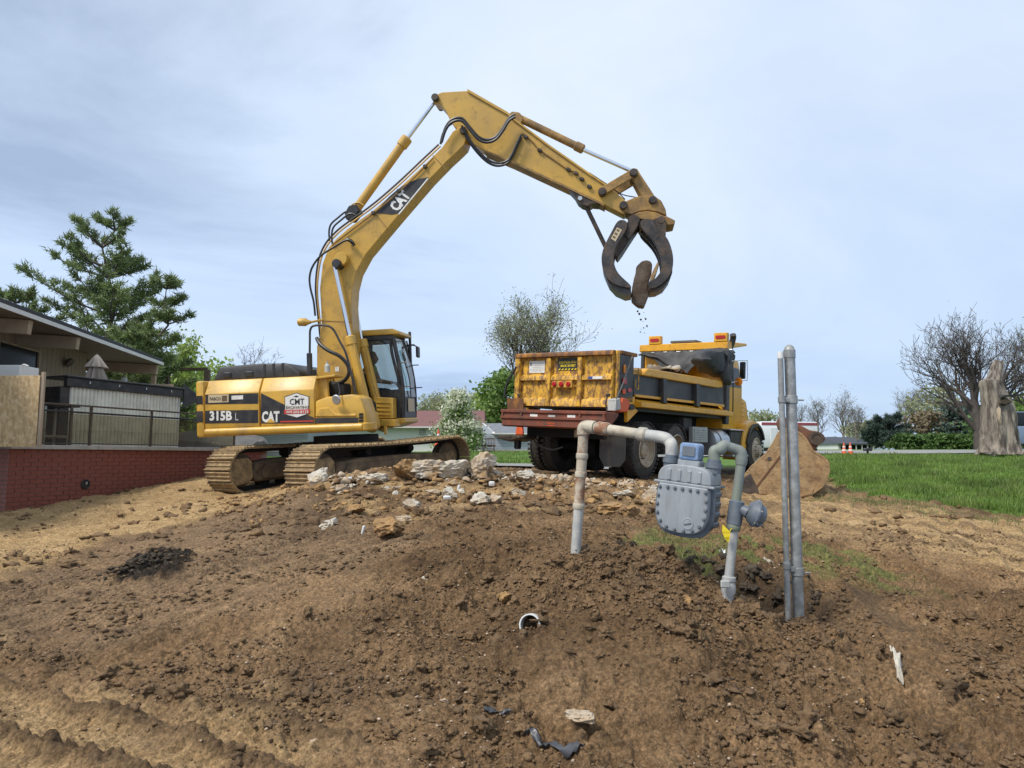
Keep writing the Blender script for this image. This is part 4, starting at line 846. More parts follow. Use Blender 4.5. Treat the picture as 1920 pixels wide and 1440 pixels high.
for nm, pts in (('tine_web', [(330, 640), (470, 600), (500, 640), (420, 760), (330, 900), (285, 960), (262, 930), (300, 830), (372, 700)]), ('tine_web', [(470, 620), (600, 590), (740, 640), (735, 760), (690, 720), (640, 668), (600, 640), (540, 690), (490, 690)])):
    side(nm, [Z3(*p) for p in pts], -.24, .24, 'dark_steel', bevel=.012)
side('head_plate', [Z3(*p) for p in ((380, 590), (440, 548), (500, 590), (470, 680), (390, 790), (360, 740), (385, 650))], -.30, -.26, 'dark_steel', bevel=.008)
side('head_plate', [Z3(*p) for p in ((600, 612), (690, 570), (742, 650), (735, 770), (690, 722), (640, 660))], -.33, -.28, 'dark_steel', bevel=.008)
side('tine_shell', [Z3(*p) for p in ((142, 950), (154, 1070), (192, 1152), (258, 1208), (345, 1236), (412, 1244), (416, 1300), (360, 1310), (270, 1270), (205, 1200), (165, 1110), (150, 1040))], -.29, .37, 'worn_steel', bevel=.01)
side('tine_shell', [Z3(*p) for p in ((800, 1040), (783, 1105), (742, 1170), (688, 1222), (620, 1252), (575, 1244), (585, 1280), (650, 1272), (720, 1235), (775, 1160), (797, 1100))], -.30, .33, 'worn_steel', bevel=.01)
quad('maker_plate', [Z3(*p) for p in ((225, 780), (282, 676), (328, 700), (268, 808))], 'beige_decal', .004, y=-.36)
for k, (a, b) in enumerate((((240, 770), (262, 782)), ((258, 738), (280, 752)), ((276, 706), (298, 720)))): quad('plate_mark', [Z3(*p) for p in ((a[0], a[1]), (a[0] + 10, a[1] - 16), (b[0] + 10, b[1] - 16), (b[0], b[1]))], 'brown_decal', .006, y=-.36)
side('grapple_tooth', [Z3(*p) for p in ((570, 1240), (600, 1120), (625, 1060), (660, 995), (675, 1020), (650, 1100), (610, 1190), (590, 1250))], -.30, -.05, 'bucket_rust', bevel=.01)
# --- cab
CY0, CY1 = .42, 1.3
def cab_side(name, pts, y0, y1, mat, **kw): return side(name, pts, y0, y1, mat, yref=CY0, **kw)
zr = E(720, 628, CY0).z; xf = [E(738, 632, CY0), E(744, 662, CY0), E(753, 706, CY0), E(756.5, 743, CY0), E(756, 784, CY0)]; xr = E(676, 700, CY0).x - .18
zb = E(740, 784, CY0).z
roof = G().prism([(xr, zr), (xr, zr + .09), (xr + .05, zr + .12), (xf[0].x - .02, zr + .12), (xf[0].x + .10, zr + .07), (xf[0].x + .12, zr)], CY0 - .02, CY1 + .02); up('cab_roof', roof, 'cat_yellow', bevel=.03, seg=2)
for y in (CY0 + .035, CY1 - .035):
    up('cab_pillar', G().tube([(v.x - .02, y, v.z) for v in xf], .045, 8), 'black_paint', smooth=True)
    up('cab_rear_pillar', G().bx(xr, xr + .14, y - .035, y + .035, zb, zr), 'black_paint', bevel=.015)
    up('cab_sill_panel', G().prism([(xr + .14, zb), (xr + .14, E(700, 732, CY0).z), (xf[3].x - .1, E(700, 732, CY0).z), (xf[2].x - .12, E(700, 722, CY0).z), (xf[2].x - .02, E(700, 722, CY0).z), (xf[3].x - .03, zb + .32), (xf[4].x - .03, zb)], y - .03, y + .03), 'black_paint', bevel=.012)
    up('cab_top_rail', G().bx(xr + .14, xf[0].x - .03, y - .035, y + .035, zr - .10, zr - .002), 'black_paint', bevel=.012)
    xm = E(733, 650, CY0).x
    wg = [(xr + .15, E(700, 730, CY0).z), (xr + .15, zr - .11), (xm - .05, zr - .11), (xf[2].x - .1, E(700, 728, CY0).z)]
    up('side_window', G().prism(wg, y - .005, y + .005), 'cab_glass')
    up('door_pillar', G().tube([(xm - .02, y, zr - .05), (xf[1].x - .11, y, xf[1].z), (xf[2].x - .09, y, xf[2].z), (xf[2].x - .07, y, E(700, 726, CY0).z)], .032, 8), 'black_paint', smooth=True)
up('cab_rear', G().bx(xr - .02, xr + .02, CY0 + .08, CY1 - .08, zb, zb + .75), 'black_paint')
wv = []; 
for v in xf[:4]: wv += [(v.x + .012, CY0 + .07, v.z), (v.x + .012, CY1 - .07, v.z)]
up('windscreen', G().add(wv, [(0, 1, 3, 2), (2, 3, 5, 4), (4, 5, 7, 6)]), 'cab_glass_teal')
up('cab_front_panel', G().add([(xf[3].x, CY0 + .05, xf[3].z + .01), (xf[3].x, CY1 - .05, xf[3].z + .01), (xf[4].x + .02, CY1 - .05, zb), (xf[4].x + .02, CY0 + .05, zb), (xf[3].x - .03, CY0 + .05, xf[3].z + .01), (xf[3].x - .03, CY1 - .05, xf[3].z + .01), (xf[4].x - .02, CY1 - .05, zb), (xf[4].x - .02, CY0 + .05, zb)], [(0, 1, 2, 3), (4, 7, 6, 5), (0, 3, 7, 4), (1, 5, 6, 2), (0, 4, 5, 1), (2, 6, 7, 3)]), 'black_paint', bevel=.01)
up('lower_window', G().bx(xf[3].x + .008, xf[3].x + .02, CY0 + .25, CY1 - .2, zb + .12, xf[3].z - .04), 'beige_decal', bevel=.004)
up('cab_floor', G().prism([(xr - .1, zb - .19), (xr - .1, zb - .003), (xf[4].x + .04, zb - .003), (xf[4].x + .04, zb - .10), (xf[4].x - .30, zb - .19)], CY0 - .04, CY1 + .03), 'cat_yellow', bevel=.02)
for k, y in enumerate((CY0 + .04, CY1 - .03)):
    for j, v in enumerate(((767, 647), (776, 685), (783, 727))):
        pz = E(v[0], v[1], CY1).z; px_ = np.interp(pz, [q.z for q in xf[::-1]], [q.x for q in xf[::-1]]); up('guard_peg', G().cyl((px_ + .02, y, pz), (px_ + .16, y, pz), .012, .012, 6), 'black_paint')
up('wiper', G().tube([(xf[3].x + .04, .8, xf[3].z), (xf[2].x + .05, .75, xf[2].z), (xf[1].x + .05, .62, xf[1].z)], .012, 6), 'black_paint')
up('lamp_post', G().bx(xf[0].x + .06, xf[0].x + .11, CY1 - .08, CY1 - .02, xf[1].z - .15, zr + .14), 'black_paint', bevel=.01)
q = E(783, 660, CY1); up('cab_mirror', G().box((q.x, CY1 + .02, q.z), (.05, .18, .24)), 'black_paint', bevel=.02)
up('mirror_arm', G().tube([(q.x - .28, CY1 - .02, q.z + .12), (q.x - .1, CY1, q.z + .15), (q.x, CY1 + .02, q.z + .1)], .014, 6), 'black_paint')
# vented box beside the cab
side('vent_box', [(700, 744), (736, 746), (737, 785), (702, 784)], .16, .40, 'cat_yellow', bevel=.014)
for k in range(4): side('vent_louvre', [(706, 753 + k * 7.5), (731, 754 + k * 7.5), (731, 756.5 + k * 7.5), (706, 755.5 + k * 7.5)], .14, .17, 'cat_yellow', yref=.16, bevel=.003)
side('cab_skirt', [(702, 786), (742, 786.5), (742, 800), (708, 799)], .08, .37, 'cat_yellow', bevel=.012)
side('hose_bundle', [(686, 752), (700, 752), (706, 800), (686, 804)], -.22, -.06, 'undercarriage_black', bevel=.03)
for d in (0, 5, 10): up('foot_hose', G().tube([E(a + d, b, -.3 + .03 * d) for a, b in ((687, 750), (692, 765), (690, 785), (697, 800))], .02, 6), 'rubber_hose', smooth=True)
up('foot_post', G().bx(E(722, 800, 0).x, E(726, 800, 0).x, -.06, 0, E(722, 815, 0).z, E(722, 799, 0).z), 'cat_yellow')
up('seat', G().prism([(xr + .12, zb), (xr + .12, zb + .95), (xr + .24, zb + .95), (xr + .30, zb + .42), (xr + .72, zb + .42), (xr + .74, zb)], .62, 1.1), 'seat_cloth', bevel=.05, seg=2)
up('control_console', G().prism([(xr + .75, zb), (xr + .72, zb + .5), (xf[3].x - .25, zb + .42), (xf[3].x - .2, zb)], CY0 + .08, CY0 + .3), 'brown_decal', bevel=.03)
# small bits on the deck
p = E(614, 698, -.85); up('filler_bottle', G().lathe([(0, .05), (.12, .05), (.16, .02), (.2, .02)], p, p + Vector((0, 0, .2)), 12), 'pale_grey_metal', smooth=True)
up('deck_label', G().box(E(632, 692, -BW - .003), (.08, .004, .09)), 'white_decal')
# --- operator
def skin_person(name, verts, edges, rad, mat, M, sub=2):
    me = bpy.data.meshes.new(name); me.from_pydata(verts, edges, []); o = bpy.data.objects.new(name, me); COL.objects.link(o); o.matrix_basis = M
    sk = o.modifiers.new('s', 'SKIN'); 
    for v, r in zip(me.skin_vertices[0].data, rad): v.radius = (r, r) if not isinstance(r, tuple) else r
    me.skin_vertices[0].data[0].use_root = True
    ss = o.modifiers.new('u', 'SUBSURF'); ss.levels = sub; ss.render_levels = sub
    dg = bpy.context.evaluated_depsgraph_get(); m2 = bpy.data.meshes.new_from_object(o.evaluated_get(dg)); bpy.data.objects.remove(o); m2.name = name
    for p in m2.polygons: p.use_smooth = True
    return m2
hx = E(703, 671, .86)
px0 = hx.x - .08; sz = hx.z - .62   # hip
Vp = [(px0 - .10, 0, sz - .10), (px0 - .08, 0, sz + .10), (px0 - .05, 0, sz + .32), (px0 - .03, 0, sz + .46), (px0, 0, sz + .55),
      (px0 - .02, .16, sz + .40), (px0 + .08, .22, sz + .15), (px0 + .32, .20, sz + .10), (px0 + .40, .19, sz + .10),
      (px0 - .02, -.16, sz + .40), (px0 + .08, -.22, sz + .15), (px0 + .32, -.20, sz + .10), (px0 + .40, -.19, sz + .10),
      (px0 - .04, .10, sz - .12), (px0 + .34, .12, sz - .08), (px0 + .40, .12, sz - .45), (px0 + .52, .12, sz - .5),
      (px0 - .04, -.10, sz - .12), (px0 + .34, -.12, sz - .08), (px0 + .40, -.12, sz - .45), (px0 + .52, -.12, sz - .5)]
Ep = [(0, 1), (1, 2), (2, 3), (3, 4), (3, 5), (5, 6), (6, 7), (7, 8), (3, 9), (9, 10), (10, 11), (11, 12), (0, 13), (13, 14), (14, 15), (15, 16), (0, 17), (17, 18), (18, 19), (19, 20)]
rp_ = [.15, .145, .16, .12, .05, .075, .055, .04, .035, .075, .055, .04, .035, .10, .085, .055, .05, .10, .085, .055, .05]
MP = M_EX @ R_UP @ T((0, .86, 0))
me = skin_person('person', Vp, Ep, rp_, None, MP); me.materials.append(MATS['shirt_peach']); me.materials.append(MATS['trousers']); me.materials.append(MATS['skin_tone']); me.materials.append(MATS['shirt_lime'])
for p in me.polygons:
    c = p.center
    if c.z > sz + .47: p.material_index = 2
    elif c.z > sz + .36: p.material_index = 3
    elif c.z < sz - .02 : p.material_index = 1
    elif c.x > px0 + .30: p.material_index = 2
per = bpy.data.objects.new('person', me); COL.objects.link(per); per.matrix_basis = MP; tag(per, 'person in a peach and lime top seated at the controls in the excavator cab', 'person')
hz_ = hx.z
def blob(name, c, s, mat, seed=0, n=3, shape=None):
    v, f = ico(n); v = v.copy()
    if shape: v = np.array([shape(q) for q in v])
    v = v * np.array(s) + np.array(c); return mk(name, v.tolist(), f.tolist(), mat, per, None, smooth=True, ang=80)
def headshape(q):
    x, y, z = q
    if x > 0: x *= 1.0 + .10 * math.exp(-((z + .1) / .22) ** 2 - (y / .25) ** 2) * 1.6
    if z < -.2: x += .12; y *= .82
    return (x, y, z)
hd = blob('head', (px0 + .03, 0, hz_ - .01), (.105, .08, .13), 'skin_tone', shape=headshape)
def hairshape(q):
    x, y, z = q
    return (min(x, .45 + .3 * max(z, 0)), y, max(z, -.25 - .3 * max(-x, 0)))
blob('hair', (px0 + .018, 0, hz_ + .012), (.113, .09, .13), 'hair_dark', shape=hairshape)
for s in (-1, 1):
    blob('ear', (px0 + .02, s * .08, hz_ - .01), (.018, .008, .028), 'skin_tone', n=2); blob('eye', (px0 + .118, s * .032, hz_ + .006), (.008, .012, .008), 'white_decal', n=2)
blob('nose', (px0 + .140, 0, hz_ - .02), (.018, .013, .022), 'skin_tone', n=2); blob('mouth', (px0 + .128, 0, hz_ - .068), (.010, .024, .007), 'red_decal', n=2)
for s in (-1, 1):
    for k in range(5):
        if k < 4: pth = [(px0 + .41, s * .19 + (k - 1.5) * .02, sz + .10), (px0 + .46 + .004 * (k % 2), s * .19 + (k - 1.5) * .02, sz + .095), (px0 + .475, s * .19 + (k - 1.5) * .018, sz + .065), (px0 + .455, s * .19 + (k - 1.5) * .017, sz + .045)]
        else: pth = [(px0 + .39, s * .155, sz + .10), (px0 + .43, s * .145, sz + .085), (px0 + .455, s * .16, sz + .065)]
        G().tube(pth, .0095, 6, 3).obj('finger' if k < 4 else 'thumb', 'skin_tone', per, None, smooth=True)
# rock held in the grapple
pts = [Z3(*p) for p in ((510, 992), (545, 978), (590, 985), (612, 1015), (605, 1095), (580, 1170), (562, 1235), (582, 1290), (560, 1350), (532, 1418), (470, 1400), (418, 1355), (416, 1290), (424, 1228), (440, 1150), (455, 1100), (460, 1040))]
g = G().prism([E2(a, b, -.12) for a, b in pts], -.12, .22)
ro = g.obj('concrete_slab', 'dirty_slab', None, M_EX @ R_UP, bevel=.03, seg=2); tag(ro, 'muddy broken slab clamped between the grapple tines', 'rubble')
rg = random.Random(4)
for k in range(14):
    a = Vector(E(1200 + rg.uniform(-6, 10) + k * .5, 578 + k * 3.4 + rg.uniform(0, 6), rg.uniform(-.15, .2))); s_ = rg.uniform(.008, .028)
    o = rock('falling_crumb', M_EX @ R_UP @ a, (s_, s_, s_ * 1.2), 'soil_dark', 900 + k, sub=1); tag(o, 'crumb of soil falling from the grapple onto the truck', 'soil crumb', 'crumbs falling from the grapple')
# ------------------------------------------------------------------ dump truck
M_TK = T((1.62, 14.68, 1.263)) @ RZ(R(52)) @ RX(R(3.3)) @ RY(R(-.4)); _MKi = M_TK.inverted()
TK = empty('dump_truck', M_TK, 'orange-yellow dump truck with rusty tailgate, being loaded by the excavator', 'truck')
def tx(px, py, x=-1.2): return unproj(_MKi, px, py, 0, x)
def ty(px, py, y=-1.2): return unproj(_MKi, px, py, 1, y)
def tk(name, g, mat, **kw): return g.obj(name, mat, TK, None, **kw)
YS = -1.24
def gate(name, pts, x0, x1, mat, xref=-1.2, **kw): return tk(name, G().prism([(tx(a, b, xref).y, tx(a, b, xref).z) for a, b in pts], x0, x1, ax=0), mat, **kw)
def tside(name, pts, y0, y1, mat, yref=YS, **kw): return tk(name, G().prism([(ty(a, b, yref).x, ty(a, b, yref).z) for a, b in pts], y0, y1), mat, **kw)
yl = tx(967, 710).y; yr = tx(1150, 710).y; zt_ = (tx(967, 664).z + tx(1150, 657.5).z) / 2; zb_ = (tx(968, 762).z + tx(1147, 763).z) / 2
TY0, TY1 = yr, yl
def gy(px): return tx(px, 710).y
def gzz(py): return zt_ - (py - 661) / (762.5 - 661) * (zt_ - zb_)
# tailgate: back sheet, posts, rails, ribs, ledges
tk('tailgate_sheet', G().bx(-1.14, -1.10, TY0 + .02, TY1 - .02, zb_ + .02, zt_ - .03), 'tailgate_yellow')
tk('tailgate_post', G().bx(-1.24, -1.09, gy(975.5), TY1, zb_, zt_ - .012), 'tailgate_yellow', bevel=.01)
tk('tailgate_post', G().bx(-1.24, -1.09, TY0, gy(1146.5) - .02, zb_, zt_ - .012), 'tailgate_yellow', bevel=.01)
tk('tailgate_top_rail', G().prism([(-1.26, gzz(669)), (-1.26, zt_ - .02), (-1.22, zt_ + .01), (-1.08, zt_ + .01), (-1.08, gzz(669))], TY0 - .005, TY1 + .005), 'rusty_rail', bevel=.008)
for a, b in ((1024.5, 1033), (1083, 1091)): tk('tailgate_rib', G().bx(-1.235, -1.10, gy(b), gy(a), zb_ + .003, gzz(670)), 'tailgate_yellow', bevel=.012)
cells = ((976, 1024), (1033.5, 1082.5), (1091.5, 1146))
for a, b in cells:
    y0, y1 = gy(b) + .002, gy(a) - .002
    tk('tailgate_mid_ledge', G().prism([(-1.10, gzz(699)), (-1.21, gzz(706)), (-1.215, gzz(713)), (-1.10, gzz(713.5))], y0, y1), 'tailgate_yellow', bevel=.004)
    tk('tailgate_bottom_ledge', G().prism([(-1.10, gzz(742)), (-1.20, gzz(750)), (-1.22, gzz(762)), (-1.10, gzz(762.3))], y0, y1), 'tailgate_yellow', bevel=.004)
def plate(name, px0, px1, py0, py1, mat, x=-1.146, t=.006): return tk(name, G().bx(x - t, x, gy(px1), gy(px0), gzz(py1), gzz(py0)), mat)
plate('notice_sign', 989, 1018, 675, 698, 'white_decal')
for k in range(5): plate('notice_line', 994 if k < 3 else 991, 1015, 679 + k * 3.6, 680 + k * 3.6, 'pale_grey_metal', -1.1522, .002)
plate('notice_mark', 991, 993, 677, 685, 'black_paint', -1.1522, .002)
plate('caution_sign', 1042, 1082, 671, 694, 'black_paint')
def gword(name, s, px0, py0, px1, py1, mat, bold):
    o = Vector((-1.156, gy(px0), gzz(py0))); return lettering(name, s, o, (0, gy(px1) - gy(px0), 0), (0, 0, gzz(py1) - gzz(py0)), mat, TK, None, bold)
gword('caution_lettering', 'CAUTION STAY', 1045, 681.5, 1078, 677, 'tag_yellow', .02)
gword('caution_lettering', 'BACK 50 FEET', 1048, 688, 1076, 683.5, 'tag_yellow', .02)
for k in range(6):
    a = 1043.5 + k * 6; tk('hazard_bar', G().prism([(gy(a), gzz(693.6)), (gy(a + 3), gzz(693.6)), (gy(a + 5), gzz(691)), (gy(a + 2), gzz(691))], -1.156, -1.1525, ax=0), 'tag_yellow')
tk('flag_sticker', G().bx(-1.222, -1.216, gy(1130), gy(1112), gzz(711.5), gzz(707)), 'white_decal'); tk('flag_sticker', G().bx(-1.222, -1.216, gy(1112) + .002, gy(1104), gzz(711.5), gzz(707)), 'blue_decal')
tk('lamp_box', G().bx(-1.27, -1.216, gy(1077), gy(1038), gzz(727.5), gzz(714.5)), 'tailgate_yellow', bevel=.008)
for a in (1043.5, 1056.5, 1070): tk('marker_lamp', G().lathe([(0, .05), (.015, .05), (.03, .035)], (-1.27, gy(a), gzz(721)), (-1.35, gy(a), gzz(721)), 14), 'red_lens', smooth=True)
for a in (978, 1144): 
    p = Vector((-1.27, gy(a), 0)); tk('gate_chain', G().tube([(-1.26, gy(a), gzz(741)), (-1.29, gy(a) + .02, gzz(755)), (-1.27, gy(a), gzz(770))], .016, 6), 'dark_steel', smooth=True); tk('gate_hook', G().box((-1.26, gy(a), gzz(741)), (.05, .09, .06)), 'dark_steel', bevel=.015)
# corner post panels
xb = ty(1188, 700).x; xe = ty(1357, 720).x
for y0, y1 in ((TY0 - .06, TY0 - .01), (TY1 + .01, TY1 + .06)):
    tk('corner_panel', G().bx(-1.08, xb, y0, y1, zb_ + .12, zt_ - .05), 'truck_grey', bevel=.01)
    tk('corner_channel', G().bx(-1.16, -1.085, y0 - .005, y1 + .005, zb_ - .02, zt_ + .01), 'tailgate_yellow', bevel=.01)
    tk('corner_cap', G().bx(-1.05, xb + .1, y0 - .02, y1 + .06, zt_ - .049, zt_ + .02), 'rusty_rail', bevel=.01)
yP = TY0 - .062
def pan(name, pts, t, mat, **kw): return tside(name, pts, yP - t, yP - .001, mat, yref=yP, **kw)
pan('reflector', [(1168, 684), (1172, 684), (1172, 700), (1168, 700)], .03, 'amber_lens', bevel=.01)
pan('side_lamp', [(1166, 709), (1173, 708), (1173, 720), (1166, 720)], .03, 'red_lens', bevel=.008)
pan('side_lamp', [(1166, 730), (1171, 729), (1171, 739), (1166, 739)], .03, 'safety_orange', bevel=.008)
pan('round_reflector', [(1180 + 4 * math.cos(k * .6283), 731.5 + 4 * math.sin(k * .6283)) for k in range(10)], .012, 'red_lens')
tk('tarp_strap', G().tube([ty(a, b, yP - .06) for a, b in ((1186, 668), (1178, 690), (1167, 722), (1156, 747))], .014, 6), 'mud_flap', smooth=True)
tk('latch_lever', G().tube([ty(a, b, yP - .03) for a, b in ((1192, 712), (1192, 727), (1197, 727), (1197, 690))], .012, 6), 'tailgate_yellow')
tside('latch_body', [(1150, 748), (1159, 746), (1160, 768), (1149, 771)], yP - .05, yP + .12, 'pale_grey_metal', yref=yP, bevel=.015)
tside('latch_bracket', [(1162, 745), (1173, 748), (1177, 757), (1172, 773), (1158, 773)], yP - .06, yP + .14, 'safety_orange', yref=yP, bevel=.02)
tside('latch_pin', [(1177, 757), (1186, 758), (1186, 768), (1177, 768)], yP - .05, yP + .02, 'black_paint', yref=yP, bevel=.015)
# box sides
for sgn, yq in ((1, TY0), (-1, TY1)):
    def sd(name, pts, o0, o1, mat, **kw):
        P = [(ty(a, b, TY0 - .03).x, ty(a, b, TY0 - .03).z) for a, b in pts]; return tk(name, G().prism(P, yq - sgn * o0, yq - sgn * o1), mat, **kw)
    sd('box_side', [(1189, 702), (1357, 727), (1357, 760), (1189, 741)], -.03, .02, 'truck_grey')
    sd('box_top_rail', [(1203, 696), (1209, 691), (1348, 714), (1349, 726), (1340, 727), (1201, 704)], -.04, .11, 'truck_yellow', bevel=.015)
    sd('box_side_upper', [(1189, 694), (1203, 692), (1203, 702), (1189, 702)], -.03, .03, 'tailgate_yellow')
    sd('box_low_strip', [(1189, 739), (1356, 758.5), (1356, 763), (1189, 744)], .022, .06, 'truck_yellow', bevel=.006)
    for a in (1240, 1302.5): sd('side_rib', [(a - 3.3, 704 + (a - 1203) * .15), (a + 3.3, 705 + (a - 1203) * .15), (a + 3.3, 757 + (a - 1240) * .1), (a - 3.3, 755 + (a - 1240) * .1)], .021, .12, 'truck_grey', bevel=.008)
    P0 = [(ty(a, b, TY0 - .03)) for a, b in ((1189, 750), (1361, 770), (1361, 781), (1187, 763))]
    za, zb2 = P0[0].z, P0[3].z; prof = [(yq - sgn * .02, za + .02), (yq - sgn * .10, za - .02), (yq - sgn * .20, zb2 + .10), (yq - sgn * .20, zb2), (yq + sgn * .04, zb2), (yq + sgn * .04, za + .02)]
    tk('side_board', G().prism(prof, P0[0].x, P0[1].x + .05, ax=0), 'truck_yellow', bevel=.01)
    sd('rear_gusset', [(1172, 744), (1188, 744), (1188, 765), (1195, 770), (1174, 792), (1174, 765)], -.02, .06, 'truck_yellow', bevel=.01)
xF = ty(1361, 720, TY0).x
tk('box_floor', G().bx(-1.06, xF, TY0 + .06, TY1 - .06, zb_ - .02, zb_ + .08), 'truck_grey')
zh = ty(1361, 655, TY0).z
tk('headboard', G().bx(xF, xF + .08, TY0 - .02, TY1 + .02, zb_ - .1, zh), 'truck_yellow', bevel=.01)
for yq in (TY0 - .04, TY1 - .06): tk('headboard_post', G().bx(xF - .04, xF + .16, yq, yq + .1, zb_ - .15, zh), 'truck_grey', bevel=.015)
# canopy over the cab with its lamp boxes
cz0, cz1 = zh + .02, zh + .20
tk('cab_guard', G().prism([(xF - .02, cz0), (xF - .02, cz1), (xF + 1.3, cz1 + .10), (xF + 1.32, cz1 + .04), (xF + .06, cz0)], TY0 - .02, TY1 + .1), 'truck_yellow', bevel=.015)
for y in (TY0 + .14, TY1 - .35):
    tk('beacon_box', G().bx(xF - .03, xF + .12, y - .15, y + .18, cz1 + .002, cz1 + .22), 'truck_yellow', bevel=.012); tk('beacon_lamp', G().prism([(y - .10, cz1 + .07), (y - .12, cz1 + .11), (y - .10, cz1 + .15), (y + .12, cz1 + .15), (y + .14, cz1 + .11), (y + .12, cz1 + .07)], xF - .045, xF - .028, ax=0), 'red_lens')
tk('guard_hatch', G().bx(xF + .1, xF + .5, -.3, .4, cz1 + .03, cz1 + .09), 'mud_flap', bevel=.01)
# tarp: sagging sheet under the guard and a bundle on the near corner
rg = np.random.RandomState(5); nu, nv = 60, 26; V = []
for j in range(nv):
    for i in range(nu):
        s = i / (nu - 1); t = j / (nv - 1); y = TY1 - .05 + (TY0 - TY1) * s * .99
        top = cz0 - .02; sag = .10 + .62 * math.exp(-((s - .50) / .26) ** 2) * (1 - .15 * math.sin(s * 9)); z = top - t * sag
        x = xF - .06 - .35 * t * (1 - .4 * abs(s - .5)) - .05 * math.sin(t * 11 + s * 5) * t - .04 * math.sin((s - .5) * 26 * (1.2 - t)) * (.3 + t)
        V.append((x, y, z + .015 * math.sin(s * 40 + t * 7)))
Fq_ = [(j * nu + i, j * nu + i + 1, (j + 1) * nu + i + 1, (j + 1) * nu + i) for j in range(nv - 1) for i in range(nu - 1)]
tarp = mk('tarp', V, Fq_, 'tarp_black', TK, None, smooth=True, ang=75); so_ = tarp.modifiers.new('t', 'SOLIDIFY'); so_.thickness = .02
# bundle hanging over the right front corner of the box
def bundle(name, pts, y0, y1, seed, amp):
    P = [(ty(a, b, TY0 - .05).x, ty(a, b, TY0 - .05).z) for a, b in pts]; P = smooth2(P, 4, True); n = len(P); cx = sum(p[0] for p in P) / n; cz = sum(p[1] for p in P) / n; m = 7; V = []
    for j in range(m):
        t = j / (m - 1); k = math.sin(math.pi * (.12 + .76 * t)) ** .5
        for i, (x, z) in enumerate(P):
            w = 1 - .55 * (1 - k); nn_ = float(pn(np.array([x * 5 + seed]), np.array([z * 5 + t * 3]), seed)[0]); V.append((cx + (x - cx) * w + amp * nn_, y0 + (y1 - y0) * t + amp * 1.5 * math.sin(i * .9 + j), cz + (z - cz) * w + amp * nn_))
    F = [(j * n + i, j * n + (i + 1) % n, (j + 1) * n + (i + 1) % n, (j + 1) * n + i) for j in range(m - 1) for i in range(n)] + [tuple(range(n)), tuple(range(m * n - 1, (m - 1) * n - 1, -1))]
    return mk(name, V, F, 'tarp_black', TK, None, smooth=True, ang=60)
bundle('tarp_bundle', [(1318, 668), (1330, 656), (1356, 652), (1372, 656), (1374, 664), (1366, 690), (1360, 706), (1345, 704), (1330, 694), (1320, 682)], TY0 - .16, TY0 + .3, 3, .03)
bundle('tarp_fold', [(1350, 660), (1362, 658), (1364, 680), (1358, 704), (1360, 722), (1350, 718), (1346, 700), (1352, 680)], TY0 - .24, TY0 - .05, 5, .02)
tk('tarp_roller', G().cyl((xF + .05, TY0 - .12, zh - .02), (xF + .05, TY1 + .1, zh - .02), .05, .05, 12), 'aluminium', smooth=True)
# load of rubble inside
rg2 = random.Random(9); LV = []; LF = []
g = G(); nx, ny = 34, 22
lv = []
for i in range(nx):
    for j in range(ny):
        x = -1.0 + (xF - .05 + 1.0) * i / (nx - 1); y = TY0 + .06 + (TY1 - TY0 - .12) * j / (ny - 1); zz = zb_ + .74 + .24 * math.exp(-((x - 1.7) / 1.1) ** 2) + .07 * float(pn(np.array([x * 2.2]), np.array([y * 2.2]), 8)[0]) - .35 * max(0, (x - 2.6)); lv.append((x, y, zz))
ld = mk('rubble_load', lv, [(i * ny + j, i * ny + j + 1, (i + 1) * ny + j + 1, (i + 1) * ny + j) for i in range(nx - 1) for j in range(ny - 1)], 'clay_lump', None, M_TK, smooth=True); tag(ld, 'dirt and broken concrete heaped in the truck box', 'rubble', kind='stuff')
for k in range(46):
    x = rg2.uniform(-.2, 3.4); y = rg2.uniform(TY0 + .12, TY0 + 1.1); zz = zb_ + .73 + .24 * math.exp(-((x - 1.7) / 1.1) ** 2) - .35 * max(0, x - 2.6); s = rg2.uniform(.06, .17)
    v, f = rock_v(2, 500 + k, .2, 8, (s, s * rg2.uniform(.6, 1), s * rg2.uniform(.5, .8))); LV.append(v + np.array((x, y, zz))); LF.append(f)
off = 0; AV = []; AF = []
for v, f in zip(LV, LF): AV.append(v); AF.append(f + off); off += len(v)
lr = np_mesh('load_chunks', np.concatenate(AV), np.concatenate(AF), 'concrete', None, M_TK); tag(lr, 'pale broken concrete lumps on top of the truck load', 'rubble', kind='stuff')
# exhaust, chassis, cab
tk('exhaust_pipe', G().tube([(xF + .34, TY0 + .30, 1.3), (xF + .34, TY0 + .22, zh - .3), (xF + .34, TY0 + .06, zh + .05), (xF + .34, TY0 - .02, zh + .30), (xF + .28, TY0 - .04, zh + .40)], .075, 14), 'black_paint', smooth=True)
for y in (-.42, .42): tk('chassis_rail', G().bx(-1.0, 7.2, y - .05, y + .05, .78, 1.08), 'undercarriage_black')
for x in (-.5, .7, 2.2): tk('cross_member', G().bx(x - .06, x + .06, -.37, .37, .82, 1.0), 'undercarriage_black')
for x in (0, 1.32): tk('rear_axle', G().lathe([(0, .09), (.7, .09), (.75, .24), (1.15, .24), (1.2, .09), (1.9, .09)], (x, -.95, .53), (x, .95, .53), 14), 'undercarriage_black', smooth=True)
tk('front_axle', G().cyl((6.2, -.95, .5), (6.2, .95, .5), .07), 'undercarriage_black')
tk('drive_shaft', G().cyl((1.3, 0, .6), (4.6, 0, .8), .06), 'undercarriage_black')
tk('hoist_frame', G().bx(-.9, xF, -.4, .4, 1.09, zb_ - .03), 'undercarriage_black')
cx0 = xF + .35; ch = zh - .05
